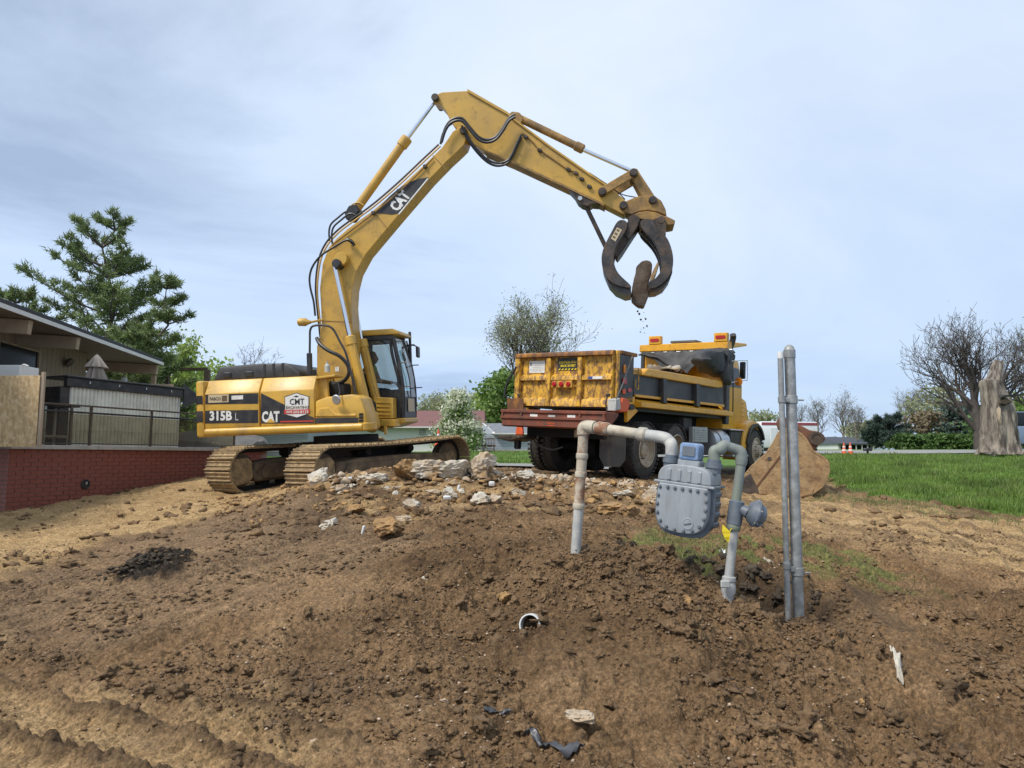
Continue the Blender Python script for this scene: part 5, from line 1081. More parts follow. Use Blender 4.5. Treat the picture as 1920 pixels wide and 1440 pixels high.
tk('cab_body', G().prism([(cx0, .95), (cx0, ch - .3), (cx0 + .1, ch - .08), (cx0 + 1.0, ch - .08), (cx0 + 1.3, ch - .72), (cx0 + 1.32, .95)], -.95, .95), 'truck_yellow', bevel=.06, seg=2)
for sy in (-1, 1): tk('cab_window', G().prism([(cx0 + .3, ch - .8), (cx0 + .32, ch - .3), (cx0 + .95, ch - .3), (cx0 + 1.15, ch - .78)], sy * .952, sy * .965), 'dark_glass')
tk('windscreen', G().add([(cx0 + 1.065, -.8, ch - .18), (cx0 + 1.065, .8, ch - .18), (cx0 + 1.31, .8, ch - .68), (cx0 + 1.31, -.8, ch - .68)], [(0, 1, 2, 3)]), 'dark_glass')
yh = -.72; Hp = [ty(a, b, yh) for a, b in ((1371, 733), (1385, 739), (1400, 752), (1404, 782), (1404, 800), (1371, 800))]
tk('hood', G().prism([(cx0 + 1.0, Hp[0].z)] + [(p.x, p.z) for p in Hp[:5]] + [(cx0 + 1.0, Hp[5].z)], -.72, .72), 'truck_yellow', bevel=.06, seg=2)
for k in range(4): tside('hood_vent', [(1377, 752 + k * 8), (1393, 754 + k * 8), (1393, 757 + k * 8), (1377, 755 + k * 8)], yh - .04, yh - .001, 'truck_yellow', yref=yh, bevel=.008)
# front mudguards
wx = ty(1416, 848, -1.22).x; wz = .54
for sy in (-1, 1):
    arc_o = [(wx - .95, wz - .25), (wx - .80, wz + .40), (wx - .55, wz + .66), (wx - .1, wz + .78), (wx + .35, wz + .72), (wx + .62, wz + .42), (wx + .66, wz + .36), (wx + .58, wz + .32), (wx + .36, wz + .52), (wx, wz + .62), (wx - .36, wz + .52), (wx - .58, wz + .2), (wx - .62, wz - .25)]
    tk('front_mudguard', G().prism(arc_o, sy * .70, sy * 1.20), 'truck_yellow', bevel=.03, seg=2)
    lip = [(wx + .70 * math.cos(a), wz + .70 * math.sin(a)) for a in np.linspace(R(25), R(165), 14)] + [(wx + .63 * math.cos(a), wz + .63 * math.sin(a)) for a in np.linspace(R(165), R(25), 14)]
    tk('mudguard_lip', G().prism(lip, sy * 1.14, sy * 1.26), 'black_paint', smooth=True)
# wheels
def wheel_tree(name, x, y, dual, flip):
    tyre = [(0, .30), (.0, .33), (.015, .44), (.03, .505), (.05, .535), (.135, .54), (.22, .535), (.24, .505), (.255, .44), (.27, .33), (.27, .30)]
    sg = -1 if flip else 1
    w = G().lathe(tyre, (x, y, .54), (x, y + sg * .27, .54), 40, (0, 0)).obj(name, 'tyre_rubber', TK, None, smooth=True)
    # tread blocks
    lug = None
    for k in range(36):
        for rr, off_ in ((.045, 0), (.225, .5)):
            a = 2 * math.pi * (k + off_) / 36; M = T((x, y + sg * rr, .54)) @ RY(a) @ T((0, 0, .537))
            if wheel_tree.lug is None: wheel_tree.lug = G().box((0, 0, .008), (.055, .085, .026)).obj('tread_block', 'tyre_rubber', w, M); 
            else: dup(wheel_tree.lug, w, M)
    if dual != 'inner':
        so = -sg
        rim = [(0, .33), (-.012, .335), (-.02, .315), (.02, .30), (.09, .285), (.12, .20), (.11, .13), (.05, .125), (.03, .09), (.03, .02)] if dual == 'outer' else [(0, .33), (-.012, .335), (-.02, .315), (.01, .295), (.02, .27), (-.02, .20), (-.05, .14), (-.12, .12), (-.13, .09), (-.13, .02)]
        r_ = G().lathe([(h_ + .03, q) for h_, q in rim], (x, y - sg * .03, .54), (x, y + sg * .3, .54), 30, (0, 1)).obj('rim', 'wheel_rim', w, None, smooth=True, ang=50)
        for k in range(10):
            a = 2 * math.pi * k / 10; hh = .11 if dual == 'outer' else -.02; rr = .17; p = Vector((x + rr * math.cos(a), y + sg * hh, .54 + rr * math.sin(a))); G().cyl(p, p - Vector((0, sg * .04, 0)), .016, .012, 6).obj('wheel_nut', 'dark_steel', w)
    return w
wheel_tree.lug = None
YW = 1.24
for x in (0, 1.34):
    for sy in (-1, 1):
        wheel_tree('wheel', x, sy * YW, 'outer', sy > 0); wheel_tree('wheel', x, sy * (YW - .33), 'inner', sy > 0)
for sy in (-1, 1): wheel_tree('wheel', wx, sy * YW, 'front', sy > 0)
# mud flaps, rear apron
for y0, y1 in ((-1.18, -.62),):
    tk('mud_flap', G().prism([(y0, .35), (y0 + .1, .22), (y1 - .12, .2), (y1, .38), (y1, .98), (y0, 1.0)], -.74, -.72, ax=0), 'mud_flap', bevel=.004); tk('flap_bracket', G().bx(-.72, -.66, y0 - .02, y1 + .02, .96, 1.02), 'undercarriage_black')
xA = -1.62
def ap(px, py): p = tx(px, py, xA); return (p.y, p.z)
aL, aR = ap(941, 770)[0], ap(1136, 772)[0]; aT = (ap(941, 768.5)[1] + ap(1136, 772)[1]) / 2; aB = ap(1010, 802)[1]
tk('spreader_apron', G().prism([(xA, aB + .02), (xA, aT), (-1.16, aT), (-1.16, aT - .06), (xA + .1, aB)], aR, aL), 'apron_red', bevel=.012)
tk('apron_lip', G().bx(xA - .03, xA + .04, aR - .01, aL + .01, aT - .05, aT + .012), 'apron_red', bevel=.008)
tk('apron_lip', G().bx(xA - .03, xA - .002, aR - .01, aL + .01, aB + .16, aB + .21), 'apron_red', bevel=.006)
for a in (943, 978, 1088, 1133): y = ap(a, 780)[0]; tk('apron_stiffener', G().bx(xA - .028, xA - .001, y - .02, y + .02, aB + .212, aT - .052), 'apron_red')
for a, b in ((994, 1008), (1064, 1079)): tk('apron_label', G().bx(xA - .006, xA - .001, ap(b, 780)[0], ap(a, 780)[0], aT - .16, aT - .07), 'white_decal')
for a, b in ((1028, 1041),): tk('apron_label', G().bx(xA - .006, xA - .001, ap(b, 780)[0], ap(a, 780)[0], aT - .13, aT - .08), 'pale_grey_metal')
for pts_ in (((1026, 794), (1040, 792)), ((1026, 798.5), (1040, 796.5))): tk('apron_mark', G().bx(xA - .006, xA - .001, ap(pts_[1][0], 795)[0], ap(pts_[0][0], 795)[0], ap(1030, pts_[0][1])[1], ap(1030, pts_[0][1])[1] + .012), 'safety_orange')
tk('spinner_pan', G().prism([ap(936, 822), ap(940, 816), ap(978, 816), ap(980, 822), ap(960, 828)], xA - .1, xA + .5, ax=0), 'dark_steel', bevel=.02)
tk('spinner_guard', G().prism([ap(966, 800), ap(977, 800), ap(978, 816), ap(964, 816)], xA + .02, xA + .1, ax=0), 'safety_orange', bevel=.02)
tk('spinner_motor', G().bx(xA + .1, xA + .25, ap(964, 830)[0], ap(957, 830)[0], ap(960, 842)[1], ap(960, 824)[1]), 'black_paint', bevel=.02)
tk('side_plate', G().prism([ap(933, 745), ap(962, 745), ap(964, 768), ap(933, 768)], xA + .3, xA + .34, ax=0), 'rusty_rail', bevel=.005)
tk('loose_strap', G().tube([tx(a, b, -1.3) for a, b in ((968, 688), (960, 702), (950, 722), (946, 745))], .022, 6), 'rubber_hose', smooth=True)
tk('air_hose', G().tube([tx(a, b, -.9) for a, b in ((995, 805), (998, 820), (1012, 836), (1035, 843), (1055, 838))], .018, 6), 'mud_flap', smooth=True)
tk('hitch_bar', G().bx(-1.05, -.95, -.9, .9, .72, .95), 'undercarriage_black', bevel=.01)
tk('plate_tag', G().bx(-1.07, -1.055, -.55, -.25, .74, .88), 'beige_decal'); tk('tail_lamp_bracket', G().bx(-1.12, -1.06, -1.0, -.7, .95, 1.08), 'wood_pale', bevel=.01)
# between the axles
tside('louvre_panel', [(1299, 800), (1327, 801), (1327, 830), (1299, 830)], -1.12, -1.02, 'pale_grey_metal', yref=-1.12, bevel=.01)
for k in range(6): tside('louvre', [(1301, 803.5 + k * 4.4), (1325, 804.5 + k * 4.4), (1325, 806.3 + k * 4.4), (1301, 805.3 + k * 4.4)], -1.14, -1.121, 'aluminium', yref=-1.12)
fx = ty(1337, 830, -1.1).x; tk('fuel_tank', G().lathe([(0, .2), (.02, .31), (.9, .31), (.92, .2)], (fx - .05, -.88, .72), (fx + 1, -.88, .72), 26), 'aluminium', smooth=True)
tk('tank_strap', G().lathe([(0, .315), (.06, .315)], (fx + .25, -.88, .72), (fx + .35, -.88, .72), 26), 'dark_steel', smooth=True)
tk('tool_box', G().bx(fx + .95, fx + 1.9, -1.15, -.6, .55, 1.02), 'black_paint', bevel=.03); tk('step', G().bx(fx + .9, fx + 1.95, -1.25, -1.0, .38, .43), 'aluminium', bevel=.01); tk('tank_top', G().bx(fx + .9, fx + 1.95, -1.17, -.58, 1.025, 1.06), 'aluminium', bevel=.01)
tside('fender_bracket', [(1282, 783), (1297, 785), (1297, 830), (1282, 828)], -.9, -.8, 'mud_flap', yref=-.9)
# mirrors
def mp(px, py): return ty(px, py, -1.45)
p = mp(1392.5, 694.5); tk('mirror', G().box(p, (.06, .14, .42)), 'black_paint', bevel=.02); tk('mirror_frame', G().tube([mp(1372, 677), mp(1399, 676), mp(1401, 680), mp(1401, 711), mp(1397, 713), mp(1372, 717)], .010, 6), 'aluminium')
tk('mirror_glass', G().box(p - Vector((.034, 0, 0)), (.005, .11, .37)), 'mirror_glass')
q = mp(1385, 716); tk('round_mirror', G().lathe([(0, .09), (.01, .10), (.03, .08), (.05, .03)], q - Vector((.02, 0, 0)), q + Vector((.1, 0, 0)), 18), 'amber_lens', smooth=True)
tk('mirror_post', G().tube([ty(1374, 680, -1.1), ty(1374.5, 730, -1.1), ty(1374, 772, -1.1)], .014, 6), 'black_paint'); tk('mirror_brace', G().tube([mp(1385, 712), ty(1374, 690, -1.1)], .008, 5), 'aluminium')
for sy in (-1,): tk('front_bumper', G().bx(wx + .6, wx + .75, -1.2, 1.2, .45, .8), 'aluminium', bevel=.03)
# ------------------------------------------------------------------ gas meter set
def wt(name, pts, r, mat, root, seg=12, sub=6, **kw): return G().tube([PW(*p) for p in pts], r, seg, sub).obj(name, mat, root, None, smooth=True, **kw)
MS = empty('gas_meter', Matrix.Identity(4), 'grey domestic gas meter tilted between pipes above the dug hole', 'gas meter')
pm = PW(1290, 938, 4.0); M_M = T(pm) @ RZ(R(-33)) @ RY(R(6.5))
def mm(name, g, mat, **kw): return g.obj(name, mat, MS, M_M, **kw)
W2, HT = .155, .20
def rr(w, zb, zt, rb, rt, n=6):
    pts = []
    for cx, cz, a0, r in ((w - rt, zt - rt, 0, rt), (-w + rt, zt - rt, 90, rt), (-w + rb, zb + rb, 180, rb), (w - rb, zb + rb, 270, rb)):
        for k in range(n + 1): a = R(a0 + 90 * k / n); pts.append((cx + r * math.cos(a), cz + r * math.sin(a)))
    return pts
low = [(-.150, .095), (-.157, .06), (-.160, -.04), (-.155, -.10), (-.13, -.155), (-.09, -.182), (0, -.192), (.09, -.182), (.13, -.155), (.155, -.10), (.160, -.04), (.157, .06), (.150, .095)]
mm('front_case', G().prism([(x * .90, z * .90) for x, z in smooth2(low, 3, False)], -.105, -.04), 'meter_grey', bevel=.022, seg=3)
mm('case_flange', G().prism([(x * 1.045, z * 1.035) for x, z in smooth2(low, 3, False)], -.052, -.038), 'meter_dark', bevel=.003)
mm('rear_case', G().prism([(x * .95, z * .95) for x, z in smooth2(low, 3, False)], -.0378, .10), 'meter_dark', bevel=.03, seg=2)
mm('upper_case', G().prism(smooth2([(-.150, .100), (-.148, .135), (-.135, .165), (-.105, .185), (-.05, .195), (.05, .195), (.105, .185), (.135, .165), (.148, .135), (.150, .100)], 4, False), -.095, .095), 'meter_grey', bevel=.028, seg=3)
mm('belt_flange', G().prism(smooth2([(-.150, -.100), (.150, -.100), (.157, -.08), (.157, .08), (.150, .100), (-.150, .100), (-.157, .08), (-.157, -.08)], 2, True), .084, .0995, ax=2), 'meter_grey', bevel=.004)
for k in range(4): x = -.085 + k * .057; mm('case_rib', G().bx(x - .012, x + .012, -.1015, -.09, .104, .170), 'meter_grey', bevel=.006)
bolt = None
bp = [(x * .86, z * .86) for x, z in ((-.15, .075), (-.098, .078), (-.05, .078), (0, .078), (.05, .078), (.098, .078), (.15, .075), (.157, .02), (.158, -.035), (.152, -.09), (.128, -.14), (.085, -.172), (.03, -.183), (-.03, -.183), (-.085, -.172), (-.128, -.14), (-.152, -.09), (-.158, -.035), (-.157, .02))]
for (x, z) in bp:
    if bolt is None: bolt = G().lathe([(0, .0105), (.012, .0105), (.018, .006)], (0, -.098, 0), (0, -.2, 0), 6).obj('bolt', 'meter_dark', MS, M_M @ T((x, 0, z)), smooth=True)
    else: dup(bolt, MS, M_M @ T((x, 0, z)))
mm('case_emblem', G().lathe([(0, .032), (.004, .032), (.005, .026), (.003, .025), (.003, .001)], (.045, -.104, -.115), (.045, -.2, -.115), 24), 'meter_grey', smooth=True)
mm('emblem_bar', G().box((.045, -.109, -.115), (.042, .004, .009), RY(R(-20))), 'meter_dark', bevel=.002)
for z in (.05, -.005, -.06, -.115): mm('side_rib', G().bx(.140, .162, -.015, .085, z - .016, z + .016), 'meter_dark', bevel=.008)
mm('index_base', G().prism(rr(.062, .19, .225, .008, .012), -.05, .05), 'meter_grey', bevel=.006)
mm('index_box', G().prism(rr(.055, .224, .318, .012, .02), -.055, .045), 'meter_blue', bevel=.010, seg=2)
mm('index_window', G().prism(rr(.036, .245, .300, .006, .008), -.060, -.0545), 'meter_dark', bevel=.002)
for x in (-.117, .128):
    mm('meter_union', G().lathe([(0, .040), (.03, .040), (.031, .047), (.055, .047), (.056, .038), (.075, .038)], (x, 0, .165), (x, 0, .4), 14), 'meter_dark', smooth=True)
uL = M_M @ Vector((-.117, 0, .235)); uR = M_M @ Vector((.128, 0, .235))
def px_of(p):
    q = Vector(p) - CAM; f = q.y * _c + q.z * _s; return 960 + FPX * q.x / f, 720 - FPX * (-q.y * _s + q.z * _c) / f
# inlet pipe, left: riser, elbow, level run, elbow into the meter
rb = PW(1078, 1060, 4.42); el = PW(1094, 812, 4.42); er = Vector((uL.x - .01, uL.y + .02, 0)); er.z = PW(1272, 822, er.y).z
LP = empty('gas_riser_pipe', T(rb), 'cream rust-stained gas pipe rising left of the meter and running over to it', 'pipe')
Mi_ = T(-rb)
def lp(name, g, mat, root=LP, **kw): return g.obj(name, mat, root, Mi_ if root is LP else None, smooth=True, **kw)
dirv = (er - el); dirv.normalize()
eltop = el + Vector((.012, 0, .055)); mid1 = el + dirv * .0 + Vector((0, 0, .0))
lp('riser', G().cyl(rb - Vector((.01, 0, .12)), rb.lerp(el, .42), .031), 'pipe_grey'); lp('riser_upper', G().cyl(rb.lerp(el, .42), el, .0315), 'pipe_rusty')
for t_ in (.42, .66, .80): c = rb.lerp(el, t_); lp('coupling', G().lathe([(0, .034), (.006, .037), (.03, .037), (.036, .034)], c, el, 16), 'pipe_cream')
hz0 = Vector((el.x, el.y, el.z + .045)); hd0 = (Vector((er.x, er.y, er.z)) - hz0); hl = hd0.length; hd0.normalize()
lp('elbow', G().tube([el - Vector((0, 0, .01)), el + Vector((0, 0, .022)), hz0 + hd0 * .012 + Vector((0, 0, -.006)), hz0 + hd0 * .04, hz0 + hd0 * .085], .040, 16, 8), 'pipe_cream')
lp('run_pipe', G().cyl(hz0 + hd0 * .08, hz0 + hd0 * (hl - .05), .031), 'pipe_cream')
lp('union_collar', G().lathe([(0, .036), (.01, .041), (.075, .041), (.085, .036)], hz0 + hd0 * .10, er, 16), 'pipe_rusty')
lp('union_collar', G().lathe([(0, .034), (.01, .042), (.05, .044), (.06, .036)], hz0 + hd0 * (hl * .66), er, 16), 'pipe_cream')
lp('drop_elbow', G().tube([hz0 + hd0 * (hl * .74), hz0 + hd0 * (hl - .03), er + Vector((.005, 0, -.02)), Vector((uL.x, uL.y, uL.z + .06)), uL], .034, 16, 8), 'pipe_grey')
for s in (-1, 1): lp('union_lug', G().box(uL + Vector((s * .055, 0, .0)), (.04, .02, .012)), 'pipe_grey')
# outlet pipe, right
OP = empty('gas_outlet_pipe', T(PW(1365, 1140, 3.95)), 'grey-green gas pipe with valve and regulator right of the meter', 'pipe')
Mo_ = T(-PW(1365, 1140, 3.95))
def op(name, g, mat, **kw): return g.obj(name, mat, OP, Mo_, smooth=True, **kw)
def Q(px, py, d=3.92): return PW(px, py, d)
tA = Q(1348, 848, uR.y); 
op('outlet_elbow', G().tube([uR, uR + Vector((0, 0, .05)), Q(1349, 843, uR.y), Q(1358, 836), Q(1366, 838), Q(1378, 842), Q(1388, 848), Q(1390, 862), Q(1389, 872)], [.030, .030, .033, .032, .027, .028, .033, .033, .029], 16, 6), 'pipe_green')
op('down_pipe', G().cyl(Q(1390, 866), Q(1379, 945), .026), 'pipe_green')
op('tee', G().lathe([(0, .031), (.008, .041), (.055, .041), (.13, .041), (.14, .031)], Q(1382, 938), Q(1376, 985), 16), 'meter_dark')
op('collar', G().lathe([(0, .034), (.006, .038), (.03, .038), (.036, .034)], Q(1376, 982), Q(1374, 1000), 16), 'pipe_green')
op('lower_pipe', G().cyl(Q(1377, 985), Q(1366, 1088), .024), 'pipe_grey')
op('valve', G().lathe([(0, .026), (.006, .036), (.025, .036), (.03, .030), (.05, .038), (.085, .038), (.10, .030), (.13, .033), (.15, .033)], Q(1367, 1080), Q(1364, 1135), 14), 'pipe_grey')
op('buried_stub', G().cyl(Q(1364.5, 1128), Q(1361, 1230), .030), 'pipe_grey')
op('valve_key', G().box(Q(1360, 1095, 3.86), (.05, .02, .04)), 'pipe_grey', bevel=.006)
op('regulator_neck', G().tube([Q(1384, 955), Q(1394, 957, 3.9), Q(1404, 962, 3.88)], [.028, .03, .034], 14), 'meter_dark')
c0 = Q(1402, 958, 3.86); c1 = Q(1424, 965, 3.86)
op('regulator', G().lathe([(0, .03), (.012, .055), (.03, .066), (.038, .075), (.046, .075), (.055, .062), (.085, .05), (.10, .02)], c0, c1, 20), 'meter_dark')
op('regulator_vent', G().cyl(Q(1420, 978, 3.85), Q(1424, 986, 3.85), .02), 'meter_dark')
ax_ = (c1 - c0).normalized(); a1 = ax_.orthogonal().normalized(); a2 = ax_.cross(a1)
for k in range(6): cc = c0 + ax_ * .034 + (a1 * math.cos(k * 1.047) + a2 * math.sin(k * 1.047)) * .068; op('regulator_bolt', G().cyl(cc, cc + ax_ * .018, .007, .007, 6), 'pipe_grey')
tg = [Q(1355, 983, 3.86), Q(1369, 997, 3.86), Q(1369, 1006, 3.86), Q(1366, 1018, 3.87), Q(1358, 1008, 3.86), Q(1354, 996, 3.86)]
yt = mk('warning_tag', [v for v in tg] + [v + Vector((0, .002, 0)) for v in tg], [tuple(range(6)), tuple(range(11, 5, -1))] + [(i, (i + 1) % 6, 6 + (i + 1) % 6, 6 + i) for i in range(6)], 'tag_yellow'); tag(yt, 'small bright yellow tag tied to the outlet pipe', 'tag')
wi = wt('t', [(1366, 1000, 3.87), (1371, 992, 3.88), (1374, 990, 3.9)], .002, 'tag_yellow', yt, 5); wi.name = 'tie'
# posts
def post(name, a, b, r, label, capd):
    A, B = PW(*a), PW(*b); B2 = B + (B - A).normalized() * .12; o = empty(name, T(B), label, 'post'); Mp = T(-B)
    G().cyl(A, B2, r, r, 18).obj('tube', 'galvanised', o, Mp, smooth=True)
    d = (A - B).normalized()
    if capd: G().lathe([(-.045, r * 1.09), (.0, r * 1.10), (.004, r * 1.0), (.018, r * .82), (.03, r * .5), (.034, r * .1)], A, A + d, 18).obj('dome_cap', 'galvanised', o, Mp, smooth=True)
    else: G().lathe([(-.035, r * 1.03), (.004, r * 1.03), (.005, r * .8)], A, A + d, 14).obj('end_sleeve', 'white_decal', o, Mp, smooth=True)
    return o, A, B
o1, A1, B1 = post('fence_post', (1480, 657, 4.15), (1497, 1140, 4.15), .031, 'thick galvanised post with a domed cap beside the thin pole', True)
o2, A2, B2 = post('conduit_pole', (1463, 661, 4.12), (1477, 1128, 4.12), .0165, 'thin galvanised pole clamped to the left of the domed post', False)
for t_, nm in ((.20, 'upper'), (.865, 'lower')):
    p = A1.lerp(B1, t_); q = A2.lerp(B2, t_ - .006)
    cl = empty('pipe_clamp', T(p), 'galvanised clamp joining the two posts near their %s' % ('top' if nm == 'upper' else 'foot'), 'clamp', 'clamps on the two posts'); Mc = T(-p)
    u = (A1 - B1).normalized(); G().lathe([(0, .034), (.003, .0365), (.045, .0365), (.048, .034)], p - u * .02, p + u, 18).obj('band', 'galvanised', cl, Mc, smooth=True)
    G().lathe([(0, .0185), (.002, .021), (.035, .021), (.037, .0185)], q - u * .02, q + u, 14).obj('band', 'galvanised', cl, Mc, smooth=True)
    G().box((p + q) / 2 + Vector((0, -.012, 0)), (.03, .012, .03)).obj('bridge', 'galvanised', cl, Mc, bevel=.003); G().cyl(p + Vector((.03, -.03, 0)), p + Vector((.062, -.03, 0)), .006, .006, 6).obj('clamp_bolt', 'galvanised', cl, Mc)
# buried drain pipe
p = gp(993, 1182); pz = gzs(p.x, p.y); M_ = T((p.x, p.y, pz + .012)) @ RZ(R(-14)) @ RX(R(-10)); g = G(); n = 30; v = []
for (r_, yy) in ((.057, 0), (.057, .5), (.050, .5), (.050, 0)): v += [(r_ * math.cos(2 * math.pi * k / n), yy, r_ * math.sin(2 * math.pi * k / n)) for k in range(n)]
f = [(j * n + i, j * n + (i + 1) % n, ((j + 1) % 4) * n + (i + 1) % n, ((j + 1) % 4) * n + i) for j in range(4) for i in range(n)]
tag(mk('drain_pipe', v, f, 'pvc_white', None, M_, smooth=True), 'open end of a white plastic drain pipe sticking out of the near soil', 'pipe')
# ------------------------------------------------------------------ rubble
RK = [ # px, base py, width px, height px, depth factor, material, seed, name, label
 (588, 917, 46, 44, .7, 'concrete_white', 3, 'concrete_chunk', 'pale pointed concrete chunk in front of the near track end'),
 (800, 901, 66, 38, .8, 'concrete', 5, 'concrete_footing', 'left piece of the broken footing lying across the mound beside the track'),
 (852, 899, 64, 36, .8, 'concrete_white', 6, 'concrete_footing', 'middle piece of the broken footing beside the track'),
 (893, 899, 48, 40, .8, 'concrete', 7, 'concrete_footing', 'right piece of the broken footing beside the upright chunk'),
 (760, 902, 60, 40, .8, 'clay_lump', 8, 'clay_lump', 'tan clay lump at the left end of the broken footing'),
 (905, 897, 60, 44, .8, 'concrete', 9, 'concrete_chunk', 'tan-stained upright chunk at the right end of the broken footing'),
 (700, 910, 52, 26, .8, 'concrete_white', 12, 'concrete_chunk', 'rounded white chunk half buried before the track frame'),
 (985, 908, 38, 26, .8, 'concrete_white', 14, 'concrete_block', 'pale angular block behind the truck\'s left rear wheels'),
 (1012, 902, 30, 14, .8, 'concrete', 15, 'concrete_block', 'low flat block against the truck\'s left rear wheels'),
 (617, 1000, 40, 30, .9, 'concrete_white', 21, 'concrete_chunk', 'grey-white chunk alone on the left shoulder of the mound'),
 (845, 938, 30, 22, .9, 'concrete_white', 23, 'concrete_chunk', 'upright white chunk left of the pair in mid rubble'),
 (897, 952, 36, 26, .9, 'concrete_white', 24, 'concrete_chunk', 'white chunk in the middle of the rubble pile'),
 (928, 950, 26, 20, .9, 'concrete', 26, 'concrete_chunk', 'small tan chunk touching the middle white chunk'),
 (1176, 936, 50, 16, .6, 'concrete_white', 28, 'concrete_slab', 'thin flat white slab between the riser pipe and the meter'),
 (1222, 946, 32, 34, .9, 'concrete', 29, 'concrete_block', 'pinkish block just left of the gas meter'),
 (968, 938, 36, 24, .9, 'concrete', 31, 'concrete_chunk', 'tan chunk in the rubble right of the middle'),
 (756, 990, 38, 20, .9, 'concrete', 33, 'concrete_chunk', 'dusty chunk at the front foot of the rubble'),
 (733, 1008, 66, 46, .9, 'clay_lump', 35, 'clay_lump', 'large crumbly tan clay lump at the front foot of the rubble'),
 (770, 962, 40, 22, .9, 'concrete', 36, 'concrete_chunk', 'brownish tilted chunk above the large clay lump'),
 (1140, 968, 60, 28, .9, 'clay_lump', 37, 'clay_lump', 'orange clay lump just right of the riser pipe'),
 (1185, 972, 46, 26, .9, 'clay_lump', 38, 'clay_lump', 'orange clay lump nearest the gas meter'),
 (1045, 950, 40, 18, .9, 'clay_lump', 39, 'clay_lump', 'low tan clay lump left of the riser pipe'),
 (660, 968, 40, 20, .9, 'clay_lump', 40, 'clay_lump', 'brown clay lump on the left flank of the rubble'),
 (865, 930, 18, 12, .9, 'concrete_white', 41, 'concrete_chip', 'small white chip above the mid rubble chunk'),
 (740, 934, 18, 12, .9, 'concrete_white', 42, 'concrete_chip', 'small white chip below the rounded white chunk'),
 (811, 930, 26, 14, .9, 'concrete', 43, 'concrete_chip', 'greyish chip under the broken footing'),
 (943, 1134, 28, 18, .9, 'clay_lump', 51, 'stone', 'tan stone on the near slope above the drain pipe'),
 (797, 1094, 16, 12, .9, 'concrete_white', 52, 'stone', 'pale pointed pebble on the bare near slope'),
 (1085, 1364, 58, 24, .8, 'concrete', 53, 'stone', 'pale crumbling lump near the bottom edge'),
 (1617, 1332, 24, 20, .9, 'clay_lump', 54, 'stone', 'tan stone in the soil at the lower right'),
 (600, 925, 22, 14, .9, 'clay_lump', 57, 'clay_lump', 'small brown lump by the pointed chunk'),
 (1290, 1140, 22, 18, .9, 'clay_lump', 58, 'stone', 'brown stone on the mound below the meter'),
 (830, 1330, 20, 14, .9, 'pebble', 59, 'stone', 'pale brown stone in the near soil left of the black sheet'),
 (590, 1405, 22, 14, .9, 'pebble', 60, 'stone', 'pale brown stone by the lower-left ruts'),
]
for (px, py, w, hh, df, mt, sd_, nm, lb) in RK:
    p = gp(px, py - 2); sc = p.y / FPX * (1 + .004); sx = w * sc / 2 * 1.12; sz_ = hh * sc / 2 * 1.15
    o = rock(nm, (p.x, p.y + sx * df * .5, p.z + sz_ * .72), (sx, sx * df, sz_), mt, sd_ * 7 + 1, rotz=0, sub=5 if w > 70 else 4, crumb=True, cuts=10 if 'footing' not in nm else 3, rough=.20 if 'footing' not in nm else .19, boxy=.85 if nm in ('concrete_footing', 'concrete_block', 'concrete_slab') else .25); tag(o, lb, 'rubble' if 'stone' not in nm else 'stone', 'broken concrete and stones on the mound')
# bits of white plastic in the rubble
for (px, py, w, hh, a, lb) in ((652, 905, 16, 9, 25, 'white plastic tube scrap near the near track end'), (860, 922, 9, 12, 80, 'upright white plastic scrap in the middle of the rubble'), (922, 912, 11, 9, 0, 'square white scrap in front of the broken footing'), (838, 938, 14, 7, 10, 'flat white scrap low in the rubble'), (681, 1003, 9, 17, 80, 'standing white scrap at the left foot of the rubble')):
    p = gp(px, py); sc = p.y / FPX; G().box((0, 0, 0), (w * sc, w * sc * .5, hh * sc)).obj('plastic_scrap', 'foam_white', None, T((p.x, p.y, p.z + hh * sc * .5)) @ RZ(R(a)) @ RX(R(12)), bevel=.25 * hh * sc, seg=2); tag(bpy.data.objects[-1] if False else COL.objects[-1], lb, 'litter', 'white plastic scraps in the rubble')
def sheet(name, pts, w, mat, label, seed, lift=.03, wob=.02):
    P = [gp(*q) for q in pts]; P, _ = catmull(P, [0] * len(P), 8); V = []; n = 5; rg = random.Random(seed)
    for i, q in enumerate(P):
        t = (P[min(i + 1, len(P) - 1)] - P[max(i - 1, 0)]); t.z = 0; t.normalize(); nrm = Vector((-t.y, t.x, 0)); ww = w * (.55 + .45 * math.sin(math.pi * i / (len(P) - 1))) * rg.uniform(.8, 1.2)
        for k in range(n):
            x = q + nrm * ww * (k / (n - 1) - .5); V.append((x.x, x.y, gzs(x.x, x.y) + lift * .4 + wob * math.sin(k * 1.7 + i * .6) + rg.uniform(0, wob * .7)))
    F = [(i * n + k, i * n + k + 1, (i + 1) * n + k + 1, (i + 1) * n + k) for i in range(len(P) - 1) for k in range(n - 1)]
    o = mk(name, V, F, mat, smooth=True, ang=50); m_ = o.modifiers.new('t', 'SOLIDIFY'); m_.thickness = .002; return tag(o, label, 'litter')
sheet('plastic_strip', [(985, 1375), (1010, 1388), (1045, 1408), (1095, 1430)], .040, 'plastic_sheet', 'crumpled dark grey plastic strip near the bottom edge', 3, .03, .007)
sheet('plastic_scrap', [(908, 1352), (930, 1346), (958, 1340)], .022, 'plastic_sheet', 'small black plastic scrap left of the long grey strip', 4, .03, .006)
sheet('paper_scrap', [(1672, 1228), (1680, 1240), (1684, 1258), (1690, 1280)], .034, 'concrete_white', 'torn white scrap on the soil at the right', 5, wob=.008)
sheet('paper_scrap', [(1432, 1050), (1441, 1052), (1449, 1055)], .035, 'concrete_white', 'crumpled white scrap on the leftover turf beside the thin pole', 6, wob=.012)
